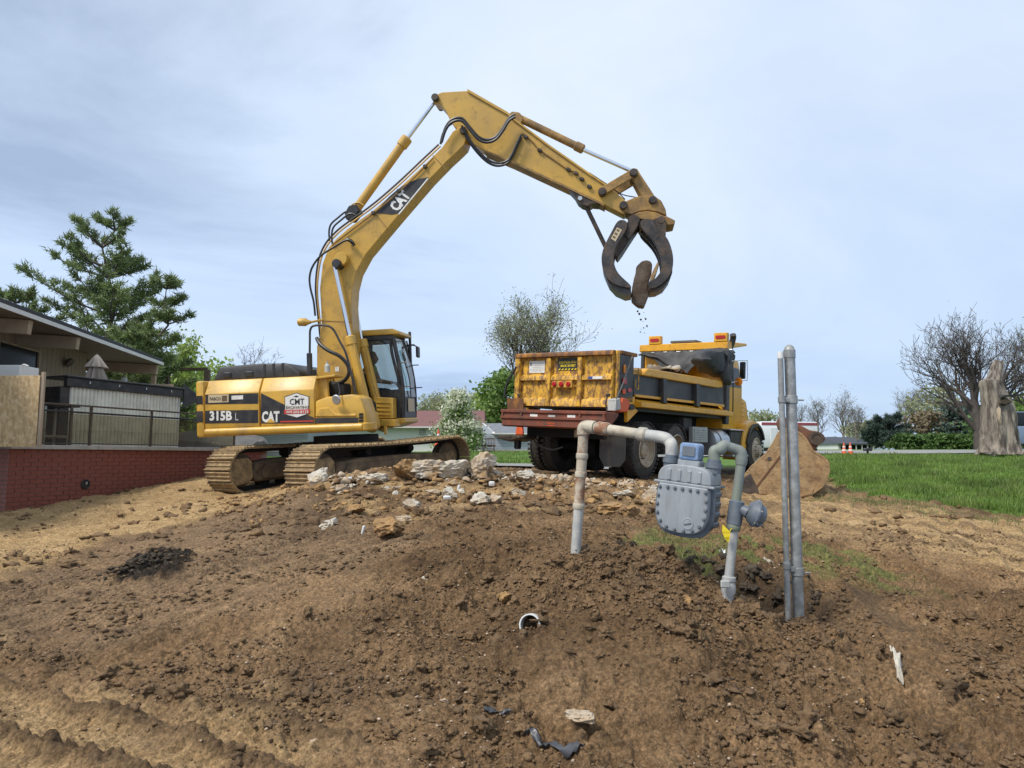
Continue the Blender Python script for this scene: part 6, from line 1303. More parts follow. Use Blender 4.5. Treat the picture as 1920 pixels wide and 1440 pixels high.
sheet('paper_scrap', [(1349, 1034), (1354, 1036), (1359, 1039)], .03, 'foam_white', 'tiny white scrap on the turf behind the outlet pipe', 7, wob=.008)
# ------------------------------------------------------------------ loose digger bucket
M_B = T(PW(1480, 932, 11.0)) @ RZ(R(-20)); _MBi = M_B.inverted()
BK = empty('digger_bucket', M_B, 'rusty tan digger bucket standing on the soil behind the two posts', 'bucket')
def Bp(x, y, yy=0.0): p = unproj(_MBi, 1380 + x / 4.8, 640 + y / 4.8, 1, yy); return (p.x, p.z)
plate_px = [(45, 1300), (52, 1225), (130, 1125), (270, 1000), (330, 905), (372, 825), (400, 790), (470, 775), (545, 795), (590, 830), (640, 885), (690, 975), (745, 1012), (800, 1045), (835, 1090), (840, 1165), (818, 1250), (765, 1320), (685, 1375), (575, 1405), (420, 1392), (200, 1378), (60, 1370)]
BWd = 1.05
for y in (0, BWd - .03): G().prism([Bp(*q) for q in plate_px], y, y + .03).obj('side_plate', 'bucket_rust', BK, None, bevel=.008)
back = [Bp(*q) for q in ((545, 795), (590, 830), (640, 885), (690, 975), (745, 1012), (800, 1045), (835, 1090), (840, 1165), (818, 1250), (765, 1320), (685, 1375), (575, 1405), (420, 1392), (200, 1378), (60, 1370))]
cxm = sum(p[0] for p in back) / len(back) - .3; czm = sum(p[1] for p in back) / len(back) + .1
inn = [(x + (cxm - x) * .05, z + (czm - z) * .05) for x, z in back]
G().prism([(x + (x - cxm) * .012, z + (z - czm) * .012) for x, z in back] + inn[::-1], -.01, BWd + .01).obj('shell', 'bucket_rust', BK, None, smooth=True, ang=40)
G().prism([Bp(*q) for q in ((45, 1300), (52, 1240), (130, 1190), (200, 1330), (205, 1376), (60, 1372))], -.022, -.001).obj('cutting_edge', 'worn_steel', BK, None, bevel=.005)
G().prism([Bp(*q) for q in ((200, 1326), (420, 1338), (560, 1330), (700, 1326), (690, 1370), (575, 1402), (420, 1388), (205, 1374))], -.018, -.001).obj('wear_plate', 'bucket_rust', BK, None, bevel=.005)
G().prism([Bp(*q) for q in ((392, 1030), (400, 1036), (160, 1350), (148, 1345))], -.014, -.001).obj('weld_seam', 'bucket_ear', BK, None)
for y in (.22, .62):
    G().prism([Bp(*q, y) for q in ((520, 735), (600, 765), (660, 798), (740, 812), (788, 838), (806, 872), (792, 905), (742, 935), (705, 985), (640, 900), (560, 800))], y, y + .07).obj('ear', 'bucket_ear', BK, None, bevel=.012)
    G().prism([Bp(*q, y) for q in ((375, 690), (440, 680), (520, 735), (560, 800), (470, 800), (380, 800), (360, 740))], y, y + .07).obj('ear', 'bucket_ear', BK, None, bevel=.012)
q = Bp(725, 873, .2); G().lathe([(0, .07), (.0, .105), (.03, .105), (.031, .075), (.015, .07), (.015, .001)], (q[0], .16, q[1]), (q[0], .3, q[1]), 22, (0, 0)).obj('pin_boss', 'dark_steel', BK, None, smooth=True, ang=40); G().cyl((q[0], .19, q[1]), (q[0], .75, q[1]), .085).obj('pin', 'dark_steel', BK, None, smooth=True)
G().cyl((Bp(300, 1055)[0], -.012, Bp(300, 1055)[1]), (Bp(300, 1055)[0], 0, Bp(300, 1055)[1]), .03, .03, 12).obj('plug', 'worn_steel', BK, None)
# ------------------------------------------------------------------ terrace wall, left
KP = PW(18, 845, 11.9); ZC = 1.735
M_W = T((KP.x, KP.y, 0)) @ RZ(R(68)); _MWi = M_W.inverted()
def Wp(px, py, y=0.0): return unproj(_MWi, px, py, 1, y)
TW = empty('terrace_wall', M_W, 'red brick terrace wall with a pale concrete cap on the left', 'wall')
def tw(name, g, mat, root=None, **kw): return g.obj(name, mat, root or TW, None, **kw)
LEN = 6.2
tw('mortar_core', G().bx(.012, LEN, .012, .30, .2, ZC), 'brick_wall_core')
def wz(x, y=0.0): q = M_W @ Vector((x, y, 0)); return gz(q.x, q.y)
course, bl = .0735, .245; rgb = random.Random(3); b0 = None; bp0 = None; nb = 0
for k in range(20):
    zt2 = ZC - .004 - k * course; zc2 = zt2 - course / 2
    nbr = int(LEN / bl) + 1
    for i in range(nbr):
        x = .125 + i * bl - (bl / 2 if k % 2 else 0); hb = k % 2 and i == 0; x = .064 if hb else x
        if x > LEN - .1 or zt2 < wz(x) - .06 or nb >= 296: continue
        M = T((x + rgb.uniform(-.002, .002), .012 + rgb.uniform(-.0025, .002), zc2)) @ (Matrix.Diagonal((.5, 1, 1, 1)) if hb else Matrix.Identity(4))
        if b0 is None: b0 = G().box((0, 0, 0), (bl - .010, .03, course - .009)).obj('brick', 'brick', TW, M, bevel=.003)
        else: dup(b0, TW, M)
        nb += 1
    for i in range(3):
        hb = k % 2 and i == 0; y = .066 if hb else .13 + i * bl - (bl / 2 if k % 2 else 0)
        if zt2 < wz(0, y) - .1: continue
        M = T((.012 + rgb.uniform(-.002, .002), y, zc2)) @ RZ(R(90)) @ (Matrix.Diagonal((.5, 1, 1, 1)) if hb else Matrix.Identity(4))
        if bp0 is None: bp0 = G().box((0, 0, 0), (bl - .012, .03, course - .011)).obj('brick', 'brick_lit', TW, M, bevel=.003)
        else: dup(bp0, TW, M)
for i in range(4): tw('cap_stone', G().bx(-.02 + i * 1.6, 1.575 + i * 1.6, -.06, .36, ZC, ZC + .075), 'cap_concrete', bevel=.008)
p = Wp(159, 908, 0); 
vent = empty('vent_pipe_hole', M_W @ T((p.x, 0, p.z)), 'round black vent set low in the brick wall', 'vent')
G().lathe([(0, .085), (.02, .09), (.024, .075), (.006, .07), (.006, .001)], (0, -.005, 0), (0, -.1, 0), 20).obj('flange', 'black_paint', vent, None, smooth=True)
G().box((.02, -.02, .02), (.03, .01, .05), RY(R(20))).obj('flap', 'pale_grey_metal', vent, None, bevel=.004)
tr_ = mk('terrace', [(M_W @ Vector(q))[:] for q in ((.02, .30, ZC - .03), (9, .30, ZC - .03), (9, 12, ZC - .03), (.02, 12, ZC - .03))], [(0, 1, 2, 3)], 'cap_concrete'); tag(tr_, 'concrete terrace behind the brick wall', 'terrace', kind='structure')
# glass railing
RLG = empty('glass_railing', M_W, 'brown metal railing with tinted glass panels on the brick wall', 'railing')
ZR1, ZR2 = 2.55, 2.42
postx = [Wp(a, 790, .12).x for a in (38, 133, 170, 284)] + [5.2]
for i, x in enumerate(postx): tw('rail_post', G().bx(x - .02, x + .02, .10, .14, ZC + .076, ZR1 - .02), 'brown_metal', RLG, bevel=.004)
tw('top_rail', G().bx(postx[0] - .02, LEN - .1, .095, .145, ZR1 - .018, ZR1 + .012), 'brown_metal', RLG, bevel=.004); tw('hand_rail', G().bx(postx[0] - .05, LEN - .1, .05, .092, ZR2 - .02, ZR2 + .015), 'black_paint', RLG, bevel=.006); tw('bottom_rail', G().bx(postx[0], LEN - .1, .105, .135, ZC + .10, ZC + .125), 'brown_metal', RLG)
for a, b in zip(postx[:-1], postx[1:]): tw('glass_panel', G().bx(a + .025, b - .025, .115, .123, ZC + .13, ZR2 - .03), 'rail_glass', RLG)
# corrugated bar front with its black top
YB = 1.15; a = Wp(127, 780, YB).x; b = Wp(331, 790, YB).x; zt3 = (Wp(130, 722, YB).z + Wp(331, 746, YB).z) / 2
BR = empty('corrugated_bar', M_W, 'outdoor bar clad in cream corrugated metal under a black counter', 'bar')
n = 31 * 8; v = []; f = []
for i in range(n + 1):
    x = a + (b - a) * i / n; y = YB - .045 * abs(math.sin(math.pi * 31 * i / n)) ** .6; v += [(x, y, ZC), (x, y, zt3)]
    if i: f.append((2 * i - 2, 2 * i, 2 * i + 1, 2 * i - 1))
mk('corrugated_sheet', v, f, 'corrugated', BR, None, smooth=True, ang=60)
for zq in (.33, .62): tw('sheet_lap', G().bx(a, b, YB - .05, YB - .04, ZC + (zt3 - ZC) * zq - .012, ZC + (zt3 - ZC) * zq), 'corrugated', None).parent = BR
def br(name, g, mat, **kw): return g.obj(name, mat, BR, None, **kw)
br('counter_fascia', G().bx(a - .12, b + .06, YB - .10, YB + .02, zt3 - .01, zt3 + .17), 'black_paint', bevel=.01); br('counter_top', G().bx(a - .15, b + .1, YB - .14, YB + .7, zt3 + .172, zt3 + .21), 'black_plastic', bevel=.01)
br('end_panel', G().bx(a - .20, a - .005, YB - .03, YB + .6, ZC, zt3 - .012), 'black_paint', bevel=.01); br('end_frame', G().bx(b + .002, b + .05, YB - .03, YB + .6, ZC, zt3 - .012), 'white_trim')
br('drop_leaf', G().prism([(b + .08, zt3 - .25), (b + .08, zt3 + .30), (b + .62, zt3 + .03), (b + .58, zt3 - .05)], YB - .10, YB - .06), 'black_paint', bevel=.006)
for k in range(4): x = a + .35 + k * (b - a - .5) / 3.2; br('fascia_hook', G().box((x, YB - .11, zt3 + .10), (.025, .02, .05)), 'aluminium', bevel=.004)
# cart behind the glass
CT = empty('serving_cart', M_W, 'grey metal cart with a black top behind the glass railing', 'cart')
ca_, cb_ = Wp(64, 790, .55).x, Wp(140, 790, .55).x; zc3 = Wp(100, 757, .55).z
def ct(name, g, mat, **kw): return g.obj(name, mat, CT, None, **kw)
ct('cart_top', G().bx(ca_, cb_, .4, .95, zc3 - .05, zc3), 'black_paint', bevel=.015)
for x in (ca_ + .12, cb_ - .14):
    for y in (.45, .9): ct('leg', G().bx(x - .02, x + .02, y - .02, y + .02, ZC + .03, zc3 - .052), 'pale_grey_metal', bevel=.004)
ct('shelf', G().bx(ca_ + .1, cb_ - .1, .43, .92, ZC + .22, ZC + .26), 'pale_grey_metal', bevel=.008)
for x in (ca_ + .12, cb_ - .14):
    for y in (.45, .9): ct('castor', G().cyl((x, y - .015, ZC + .015), (x, y + .015, ZC + .015), .045, .045, 12), 'black_paint')
# closed sunshade
up_ = PW(182, 664, 15.6); UB = empty('closed_parasol', T((up_.x, up_.y, ZC - .03)), 'closed beige garden parasol behind the corrugated bar', 'parasol')
hz3 = up_.z - (ZC - .03)
def fold(prof, m=9, seg=54):
    v = []; f = []
    for (h_, r_, amp) in prof:
        for i in range(seg): an = 2 * math.pi * i / seg; q = r_ * (1 + amp * math.cos(m * an)); v.append((q * math.cos(an), q * math.sin(an), h_))
    for k in range(len(prof) - 1): f += [(k * seg + i, k * seg + (i + 1) % seg, (k + 1) * seg + (i + 1) % seg, (k + 1) * seg + i) for i in range(seg)]
    return v, f
mk('vent_cap', *fold([(hz3, .005, 0), (hz3 - .04, .05, .05), (hz3 - .22, .17, .12), (hz3 - .30, .20, .25), (hz3 - .29, .17, .25)]), 'umbrella_cloth', UB, None, smooth=True); mk('canopy', *fold([(hz3 - .15, .10, .1), (hz3 - .35, .13, .2), (hz3 - .6, .20, .3), (hz3 - 1.0, .24, .35), (hz3 - 1.25, .20, .4)]), 'umbrella_cloth', UB, None, smooth=True)
G().cyl((0, 0, .05), (0, 0, hz3 + .03), .02).obj('pole', 'brown_metal', UB, None, smooth=True); G().lathe([(0, .28), (.05, .28), (.08, .06), (.2, .04)], (0, 0, 0), (0, 0, 1), 20).obj('base', 'black_paint', UB, None, smooth=True)
# chipboard hoarding, foam and pipe at the corner
ob = PW(66, 838, 11.55); ow = ob.x - PW(-60, 838, 11.55).x; oh = PW(72, 704, 11.55).z - ob.z
OS = tag(G().bx(-ow, 0, 0, .018, 0, oh).obj('chipboard_sheet', 'osb', None, T(ob), bevel=.002), 'upright chipboard sheet standing at the left end of the wall', 'board')
tag(G().bx(0, .05, 0, .05, 0, oh + .06).obj('timber_stud', 'wood_pale', None, T(ob + Vector((.005, .02, 0))), bevel=.003), 'pale timber stud at the edge of the chipboard sheet', 'timber')
fb = PW(36, 706, 12.1); tag(G().bx(-1.2, 0, 0, .5, -.9, .20).obj('foam_block', 'foam_white', None, T(fb), bevel=.01), 'white foam block showing above the chipboard', 'block')
tag(G().tube([PW(38, 720, 11.9), PW(39, 700, 11.9), PW(41, 688, 11.9), PW(45, 684, 11.9), PW(53, 687, 11.9)], .018, 8).obj('bent_pipe', 'foam_white', None, None, smooth=True), 'bent white plastic pipe end by the foam block', 'pipe')
# ------------------------------------------------------------------ low building, left
QB = PW(0, 572, 12.6); M_H = T((QB.x, QB.y, 0)) @ RZ(math.atan2(.992, -.127)); ZE = QB.z
BD = empty('low_building', M_H, 'low tan-sided building with a deep flat roof and exposed beams', 'building')
def bd(name, g, mat, **kw): return g.obj(name, mat, BD, None, **kw)
XE = 8.15
rf = bd('roof', G().prism([(-.02, ZE + .01), (-.02, ZE + .13), (7, ZE + .55), (7, ZE + .35)], -5, XE, ax=0), 'shingle_dark', bevel=.01)
bd('soffit', G().prism([(.02, ZE - .05), (.02, ZE + .005), (6.9, ZE + .34), (6.9, ZE + .28)], -5, XE - .03, ax=0), 'soffit')
bd('drip_edge', G().bx(-5, XE + .01, -.045, -.018, ZE - .05, ZE + .035), 'white_trim')
for x in (-3, -.85, 1.16, 3.14, XE - .16): bd('beam', G().prism([(.08, ZE - .34), (.05, ZE - .06), (5, ZE + .18), (5, ZE - .10)], x - .08, x + .08, ax=0), 'beam_wood', bevel=.008)
wl = []; XW = 6.4; x = -5.0
while x < XW:   # board siding, each board its own face with a groove
    wl.append(x); x += .20
wb = None
def seg_boards(x0, x1, z0, z1):
    global wb
    g = G()
    x = x0
    while x < x1 - 1e-3:
        e_ = min(x + .2, x1); bd('siding_board', G().bx(x + .006, e_ - .006, 1.30, 1.34, z0, z1), 'siding_tan', bevel=.003); x = e_
zB = ZC - .1; zTp = ZE + .05
bd('wall', G().bx(-5, XW, 1.335, 1.5, zB, zTp), 'siding_tan')
seg_boards(-1.0, 2.4, zB, 3.05); seg_boards(4.0, XW, zB, zTp)
seg_boards(-1, 2.35, 4.06, zTp); seg_boards(2.4, 4.0, zB, 3.05); seg_boards(2.4, 4.0, 4.06, zTp)
w = bd('window', G().bx(2.42, 3.98, 1.31, 1.33, 3.09, 4.02), 'dark_glass'); 
for (x0, x1, z0, z1) in ((2.36, 2.42, 3.05, 4.06), (3.98, 4.04, 3.05, 4.06), (2.42, 3.98, 4.02, 4.06), (2.42, 3.98, 3.05, 3.09)): G().bx(x0, x1, 1.27, 1.34, z0, z1).obj('window_frame', 'beam_wood', w, None, bevel=.004)
w2 = bd('window', G().bx(-.8, 2.2, 1.31, 1.33, 3.09, 4.02), 'dark_glass')
bd('end_wall', G().bx(XW - .1, XW, 1.5, 5, zB, zTp), 'siding_tan')
bd('wall_lamp', G().lathe([(0, .04), (.05, .11), (.12, .13), (.14, .10)], (5.2, 1.25, 4.0), (5.2, 1.05, 3.85), 14), 'brown_metal', smooth=True)
bd('corner_post', G().bx(XE - .15, XE - .03, .12, .24, zB - .2, ZE - .36), 'beam_wood', bevel=.005)
bd('string_lamp', G().lathe([(0, .01), (.03, .07), (.1, .085), (.17, .07), (.2, .01)], (XE - .3, .9, ZE - .62), (XE - .3, .9, ZE), 14), 'foam_white', smooth=True)
p0 = PW(205, 728, 19.5); tag(G().bx(0, 1.6, 0, .06, -.05, .16).obj('tan_panel', 'beam_wood', None, T(p0) @ RZ(R(20)), bevel=.01), 'low tan panel showing under the building\'s eave', 'panel')
# brown pergola bar and garden clutter behind
a = PW(314, 693, 24); b = PW(389, 692, 24); PG = empty('pergola', T((b.x, b.y, gz(b.x, b.y))), 'brown timber pergola bar above the bushes left of the excavator', 'pergola'); Mg = T(-Vector((b.x, b.y, gz(b.x, b.y))))
G().tube([a, b], .07, 4, smooth=False).obj('bar', 'wood_old', PG, Mg); 
for q in (a, b): G().bx(q.x - .08, q.x + .08, q.y - .08, q.y + .08, gz(q.x, q.y), q.z - .02).obj('post', 'wood_old', PG, Mg)
cb2 = PW(340, 850, 22); tag(rock('covered_heap', (PW(400, 845, 21).x, 21, PW(400, 845, 21).z + .15), (1.6, .8, .5), 'mud_flap', 77, sub=3, cuts=3, rough=.1), 'grey covered heap behind the excavator\'s counterweight', 'heap')
# ------------------------------------------------------------------ trees
def tree_geo(seed, H_, spread, levels=4, n_main=7, clear=.25, trunk_r=None, kids=(7, 6, 5, 4), up=.55, wob=.12, droop=0.0, len_f=.55, multi=1, len0=None, fan=None, bole=.78, twig=.006):
    rg = random.Random(seed); polys = []; tips = []
    tr = trunk_r or H_ * .022
    def br(p, d, ln, r, lv):
        n = 5 if lv == 0 else (4 if lv < 3 else 3); pts = [p.copy()]; rad = [r]; q = p.copy(); dd = d.copy()
        for i in range(n):
            dd = (dd + Vector((rg.gauss(0, wob) * (1 if lv else .3), rg.gauss(0, wob) * (1 if lv else .3), rg.gauss(0, wob) + (up * .12 if lv else .05) - droop * lv * .06))).normalized(); q = q + dd * ln / n; pts.append(q.copy()); rad.append(max(r * (1 - .72 * (i + 1) / n), twig))
        polys.append((pts, rad, lv))
        if lv >= levels: tips.append((pts, lv)); return
        if lv >= levels - 1: tips.append((pts, lv))
        k = kids[min(lv, len(kids) - 1)]
        for j in range(k):
            t = (clear + (1 - clear) * (j + rg.random() * .8) / k) if lv == 0 else (.2 + .8 * (j + rg.random()) / k); t = min(t, .99)
            x = t * n; i = min(int(x), n - 1); p0 = pts[i].lerp(pts[i + 1], x - i); r0 = rad[i] + (rad[i + 1] - rad[i]) * (x - i)
            base = (pts[i + 1] - pts[i]).normalized(); an = rg.uniform(0, 6.283); o = base.orthogonal().normalized(); o2 = base.cross(o); side_ = o * math.cos(an) + o2 * math.sin(an)
            ang_ = rg.uniform(.55, 1.0) * (1.15 - .45 * t if lv == 0 else .9)
            if fan and lv == 0: ang_ = fan[0] + (fan[1] - fan[0]) * ((j * 7) % k) / k + rg.uniform(-.06, .06); an = j * 2.399 + rg.uniform(-.3, .3); side_ = o * math.cos(an) + o2 * math.sin(an)
            nd = (base * math.cos(ang_) + side_ * math.sin(ang_) * spread).normalized(); nd.z += up * .25 * (1 if lv < 2 else .6); nd.normalize()
            L_ = (ln * len_f * (1.15 - .55 * t) if lv == 0 else ln * rg.uniform(.45, .7)) * rg.uniform(.8, 1.15)
            if lv == 0 and len0: L_ = H_ * len0 * (1.2 - .7 * t) * rg.uniform(.85, 1.15)
            br(p0, nd, L_, r0 * rg.uniform(.55, .8), lv + 1)
    for m in range(multi): br(Vector((rg.uniform(-.1, .1) * (multi > 1), 0, 0)), Vector((rg.uniform(-.3, .3) * (multi > 1), rg.uniform(-.2, .2) * (multi > 1), 1)).normalized(), H_ * bole, tr, 0)
    mz = max(p.z for pts, _, _ in polys for p in pts); k = H_ / mz
    for pts, rad, _ in polys:
        for p in pts: p *= k
    return polys, tips
def poly_mesh(polys, segs=(7, 5, 4, 3, 3, 3)):
    V = []; F = []; off = 0
    for pts, rad, lv in polys:
        sg = segs[min(lv, 5)]; P = np.array([p[:] for p in pts]); n = len(P); t = np.gradient(P, axis=0); t /= np.linalg.norm(t, axis=1)[:, None] + 1e-9
        a = np.array([0, 0, 1.]) if abs(t[0, 2]) < .9 else np.array([1., 0, 0]); u = np.cross(t, a); u /= np.linalg.norm(u, axis=1)[:, None] + 1e-9; w = np.cross(t, u); an = np.arange(sg) * 2 * np.pi / sg
        v = P[:, None, :] + (u[:, None, :] * np.cos(an)[None, :, None] + w[:, None, :] * np.sin(an)[None, :, None]) * np.array(rad)[:, None, None]; V.append(v.reshape(-1, 3))
        i = np.arange(n - 1)[:, None] * sg + np.arange(sg)[None]; j = np.arange(n - 1)[:, None] * sg + (np.arange(sg)[None] + 1) % sg
        F.append(np.stack([i, j, j + sg, i + sg], -1).reshape(-1, 4) + off); off += n * sg
    return np.concatenate(V), np.concatenate(F)
def leaf_quads(C, s, rg, asp=.6):
    n = len(C); a = rg.normal(size=(n, 3)); a /= np.linalg.norm(a, axis=1)[:, None]; b = rg.normal(size=(n, 3)); b -= a * (a * b).sum(1)[:, None]; b /= np.linalg.norm(b, axis=1)[:, None] + 1e-9
    s = np.asarray(s).reshape(-1, 1) * (.6 + .8 * rg.rand(n, 1)); a = a * s; b = b * s * asp
    V = np.stack([C - a, C - b * .9 + a * .1, C + a, C + b], 1).reshape(-1, 3); F = np.arange(n * 4).reshape(-1, 4); return V, F
def tree(name, label, base, H_, seed, bark='bark', leaf=None, nleaf=0, lsize=.1, leaf_sd=.25, group=None, cat='tree', crown_from=0.0, **kw):
    polys, tips = tree_geo(seed, H_, kw.pop('spread', 1.0), **kw); root = empty(name, T(base), label, cat, group); V, F = poly_mesh(polys); np_mesh('trunk', V, F, bark, root, smooth=True)
    if leaf and nleaf:
        rg = np.random.RandomState(seed); P = np.array([p[rg.randint(1, len(p))][:] for p, l in tips for _ in range(3)]); P = P[P[:, 2] > crown_from * H_]; C = P[rg.randint(0, len(P), nleaf)] + rg.normal(size=(nleaf, 3)) * leaf_sd; V, F = leaf_quads(C, np.full(nleaf, lsize), rg); np_mesh('crown', V, F, leaf, root)
    return root
def gbase(px, D): X_ = (px - 960) / FPX * D; return Vector((X_, D, gz(X_, D) - .05))
def topH(px, py, D): return PW(px, py, D).z - gbase(px, D).z
def leafy(name, label, px, py_top, D, w, mat, n, ls, seed, group=None, cat='shrub', shape='round', bark='bark', base=None):
    """dense crown: leaf clumps through an uneven volume round a short branching trunk"""
    b = base or gbase(px, D); H_ = PW(px, py_top, D).z - b.z; rg = np.random.RandomState(seed); root = empty(name, T(b), label, cat, group)
    polys, _ = tree_geo(seed, H_ * .9, 1.0, levels=2, kids=(9, 4, 3), up=.8, len_f=.4); V, F = poly_mesh(polys); np_mesh('trunk', V, F, bark, root, smooth=True)
    k = 70; t = rg.rand(k); 
    if shape == 'cone': z = .08 + .92 * t; r = w * .5 * (1 - (t ** 1.15)) + .04 * w
    elif shape == 'box': z = .05 + .9 * t; r = np.full(k, w * .5)
    else: z = .12 + .86 * t; r = w * .5 * np.sqrt(np.clip(1 - ((t - .45) / .6) ** 2, .03, 1))
    an = rg.rand(k) * 6.283; q = np.sqrt(rg.rand(k)) * .9; cl = np.stack([np.cos(an) * r * q, np.sin(an) * r * q * (.5 if shape == 'box' else 1), z * H_], 1)
    C = cl[rg.randint(0, k, n)] + rg.normal(size=(n, 3)) * np.array([w * .085, w * .085, H_ * .05]); C[:, 2] = np.clip(C[:, 2], .02, None); V, F = leaf_quads(C, np.full(n, ls), rg); np_mesh('crown', V, F, mat, root); return root
def pine(name, label, px, py_top, D, seed, width, first=.25, base=None, mat='leaf_pine', tuft=.22, dens=1.0, group=None, nwh=13, lop=0.0, needles=13):
    b = base or gbase(px, D); H_ = PW(px, py_top, D).z - b.z; rg = random.Random(seed); nr = np.random.RandomState(seed); root = empty(name, T(b), label, 'tree', group)
    polys = [([Vector((rg.gauss(0, .04) * i, rg.gauss(0, .04) * i, H_ * i / 8)) for i in range(9)], [H_ * .018 * (1 - i / 8.6) for i in range(9)], 0)]; C = []; Dn = []
    tr = polys[0][0]
    for k in range(nwh):
        t = first + (1 - first) * (k + rg.uniform(-.25, .25)) / nwh; t = min(max(t, .05), .985); i = min(int(t * 8), 7); p0 = tr[i].lerp(tr[i + 1], t * 8 - i); a0 = rg.uniform(0, 6.28)
        for j in range(rg.randint(4, 6)):
            an = a0 + j * 1.2 + rg.uniform(-.3, .3); L_ = width * (1 - t) ** .75 * rg.uniform(.65, 1.25) * (1 + lop * math.cos(an)) + .35; d = Vector((math.cos(an), math.sin(an), .18 + .5 * t * rg.random())); pts = [p0]; q = p0
            for m in range(5): d = (d + Vector((rg.gauss(0, .07), rg.gauss(0, .07), .07))).normalized(); q = q + d * L_ / 5; pts.append(q)
            polys.append((pts, [H_ * .005 * (1 - .17 * m) for m in range(6)], 1))
            ns = int(L_ * 5 * dens) + 3
            for m in range(ns):   # side twigs carrying needle tufts
                s = .25 + .75 * (m + rg.random()) / ns; x = s * 5; i2 = min(int(x), 4); c = pts[i2].lerp(pts[i2 + 1], x - i2); bd_ = (pts[i2 + 1] - pts[i2]).normalized(); sd2 = bd_.cross(Vector((0, 0, 1))).normalized() * rg.choice((-1, 1)); tl = L_ * .28 * (1.2 - s * .7) * rg.uniform(.5, 1.2)
                e_ = c + (bd_ * .6 + sd2 + Vector((0, 0, rg.uniform(.05, .5)))).normalized() * tl; polys.append(([c, c.lerp(e_, .5), e_], [.012, .01, .006], 3))
                for u_ in range(3): C.append(c.lerp(e_, .45 + .28 * u_)[:]); Dn.append((e_ - c).normalized()[:])
            C.append(pts[-1][:]); Dn.append(d[:])
    V, F = poly_mesh(polys); np_mesh('trunk', V, F, 'bark', root, smooth=True)
    C = np.array(C); Dn = np.array(Dn); m = needles; n = len(C); a = nr.normal(size=(n, m, 3)); a /= np.linalg.norm(a, axis=2)[:, :, None]; d = a + Dn[:, None, :] * .7 + np.array([0, 0, .25]); d /= np.linalg.norm(d, axis=2)[:, :, None]
    Ln = tuft * (.6 + .7 * nr.rand(n, m, 1)); s = np.cross(d, nr.normal(size=(n, m, 3))); s /= np.linalg.norm(s, axis=2)[:, :, None] + 1e-9; s = s * .022; p = C[:, None, :] + nr.normal(size=(n, m, 3)) * .05
    Vn = np.stack([p - s, p + s, p + d * Ln], 2).reshape(-1, 3); np_mesh('crown', Vn, np.arange(len(Vn)).reshape(-1, 3), mat, root); return root
# left: pines and spring shrubs behind the low building
pine('pine_tree', 'tall white pine with open layered boughs behind the low building', 195, 405, 26, 6, 3.7, .30, tuft=.22, dens=.85, nwh=10, lop=-.25, needles=13)
pine('pine_tree', 'narrow pointed pine right of the tall pine', 285, 520, 23, 8, 1.25, .15, tuft=.18, dens=1.1, nwh=11, needles=11)
pine('pine_tree', 'low pine at the far left above the roof', 10, 535, 24, 11, 2.2, .3, tuft=.22, nwh=7, dens=.8)
pine('pine_tree', 'bushy pine low between the two pointed pines', 230, 620, 22, 14, 1.7, .15, tuft=.2, dens=1.0, nwh=7)
tree('young_tree', 'thin lime-leaved tree rising past the end of the roof', gbase(352, 30), topH(352, 628, 30), 21, 'bark_pale', 'leaf_lime', 1500, .085, .22, levels=3, kids=(10, 6, 4), up=1.0, len0=.32)
leafy('bush', 'bright green bush under the pergola bar', 350, 690, 27, 3.2, 'leaf_lime', 3500, .10, 31)
leafy('bush', 'lime bush between the pergola and the excavator', 402, 680, 32, 3.0, 'leaf_lime', 2500, .10, 32)
leafy('bush', 'dark green bush seen under the building eave', 235, 690, 28, 5.0, 'leaf_green', 3500, .11, 33)
tree('bare_tree', 'crooked bare tree above the excavator hood, left one', gbase(446, 40), topH(452, 628, 40), 23, 'bark', None, levels=4, kids=(7, 5, 4, 3), wob=.22, len0=.34, group='bare trees above the excavator hood')
tree('bare_tree', 'crooked bare tree above the excavator hood, right one', gbase(482, 40), topH(492, 645, 40), 27, 'bark', None, levels=4, kids=(6, 5, 4, 3), wob=.24, len0=.30, group='bare trees above the excavator hood')
# centre
tree('cottonwood_tree', 'tall thinly leaved tree rising behind the truck tailgate', gbase(985, 46), topH(985, 532, 46), 41, 'bark', 'leaf_pale', 9000, .06, .26, levels=4, kids=(13, 7, 5, 4), clear=.2, up=.8, len0=.47, twig=.009, spread=1.0, crown_from=.2)
leafy('green_tree', 'fresh green tree between the pear tree and the truck', 945, 702, 52, 4.6, 'leaf_green', 6500, .15, 44, cat='tree')
leafy('green_tree', 'yellow-green tree low behind the grey house', 912, 738, 58, 4.6, 'leaf_lime', 4500, .15, 45, cat='tree')
pt = leafy('pear_tree', 'cone-shaped pear tree covered in white blossom beside the maroon-roofed house', 860, 738, 37, 2.9, 'blossom', 6500, .075, 46, cat='tree', shape='cone')
p2 = leafy('pear_leaves', None, 860, 742, 37, 2.7, 'leaf_green', 3200, .07, 47, cat=None, shape='cone')
for ch in list(p2.children):
    if ch.name.startswith('crown'): ch.parent = pt; ch.name = 'young_leaves'
    else: bpy.data.objects.remove(ch)
bpy.data.objects.remove(p2)
for k, (px, py, D, sd_) in enumerate(((800, 742, 95, 61), (815, 735, 100, 62), (835, 738, 96, 63), (862, 735, 92, 64), (885, 735, 98, 65), (905, 738, 94, 66))):
    tree('far_tree', 'pale budding tree far behind the maroon roof, number %s from its left end' % ('one two three four five six'.split()[k]), gbase(px, D), topH(px, py, D), sd_, 'bark_pale', 'leaf_pale', 900, .2, .5, levels=3, kids=(10, 7, 5), up=.9, len0=.36, group='far trees behind the maroon roof')
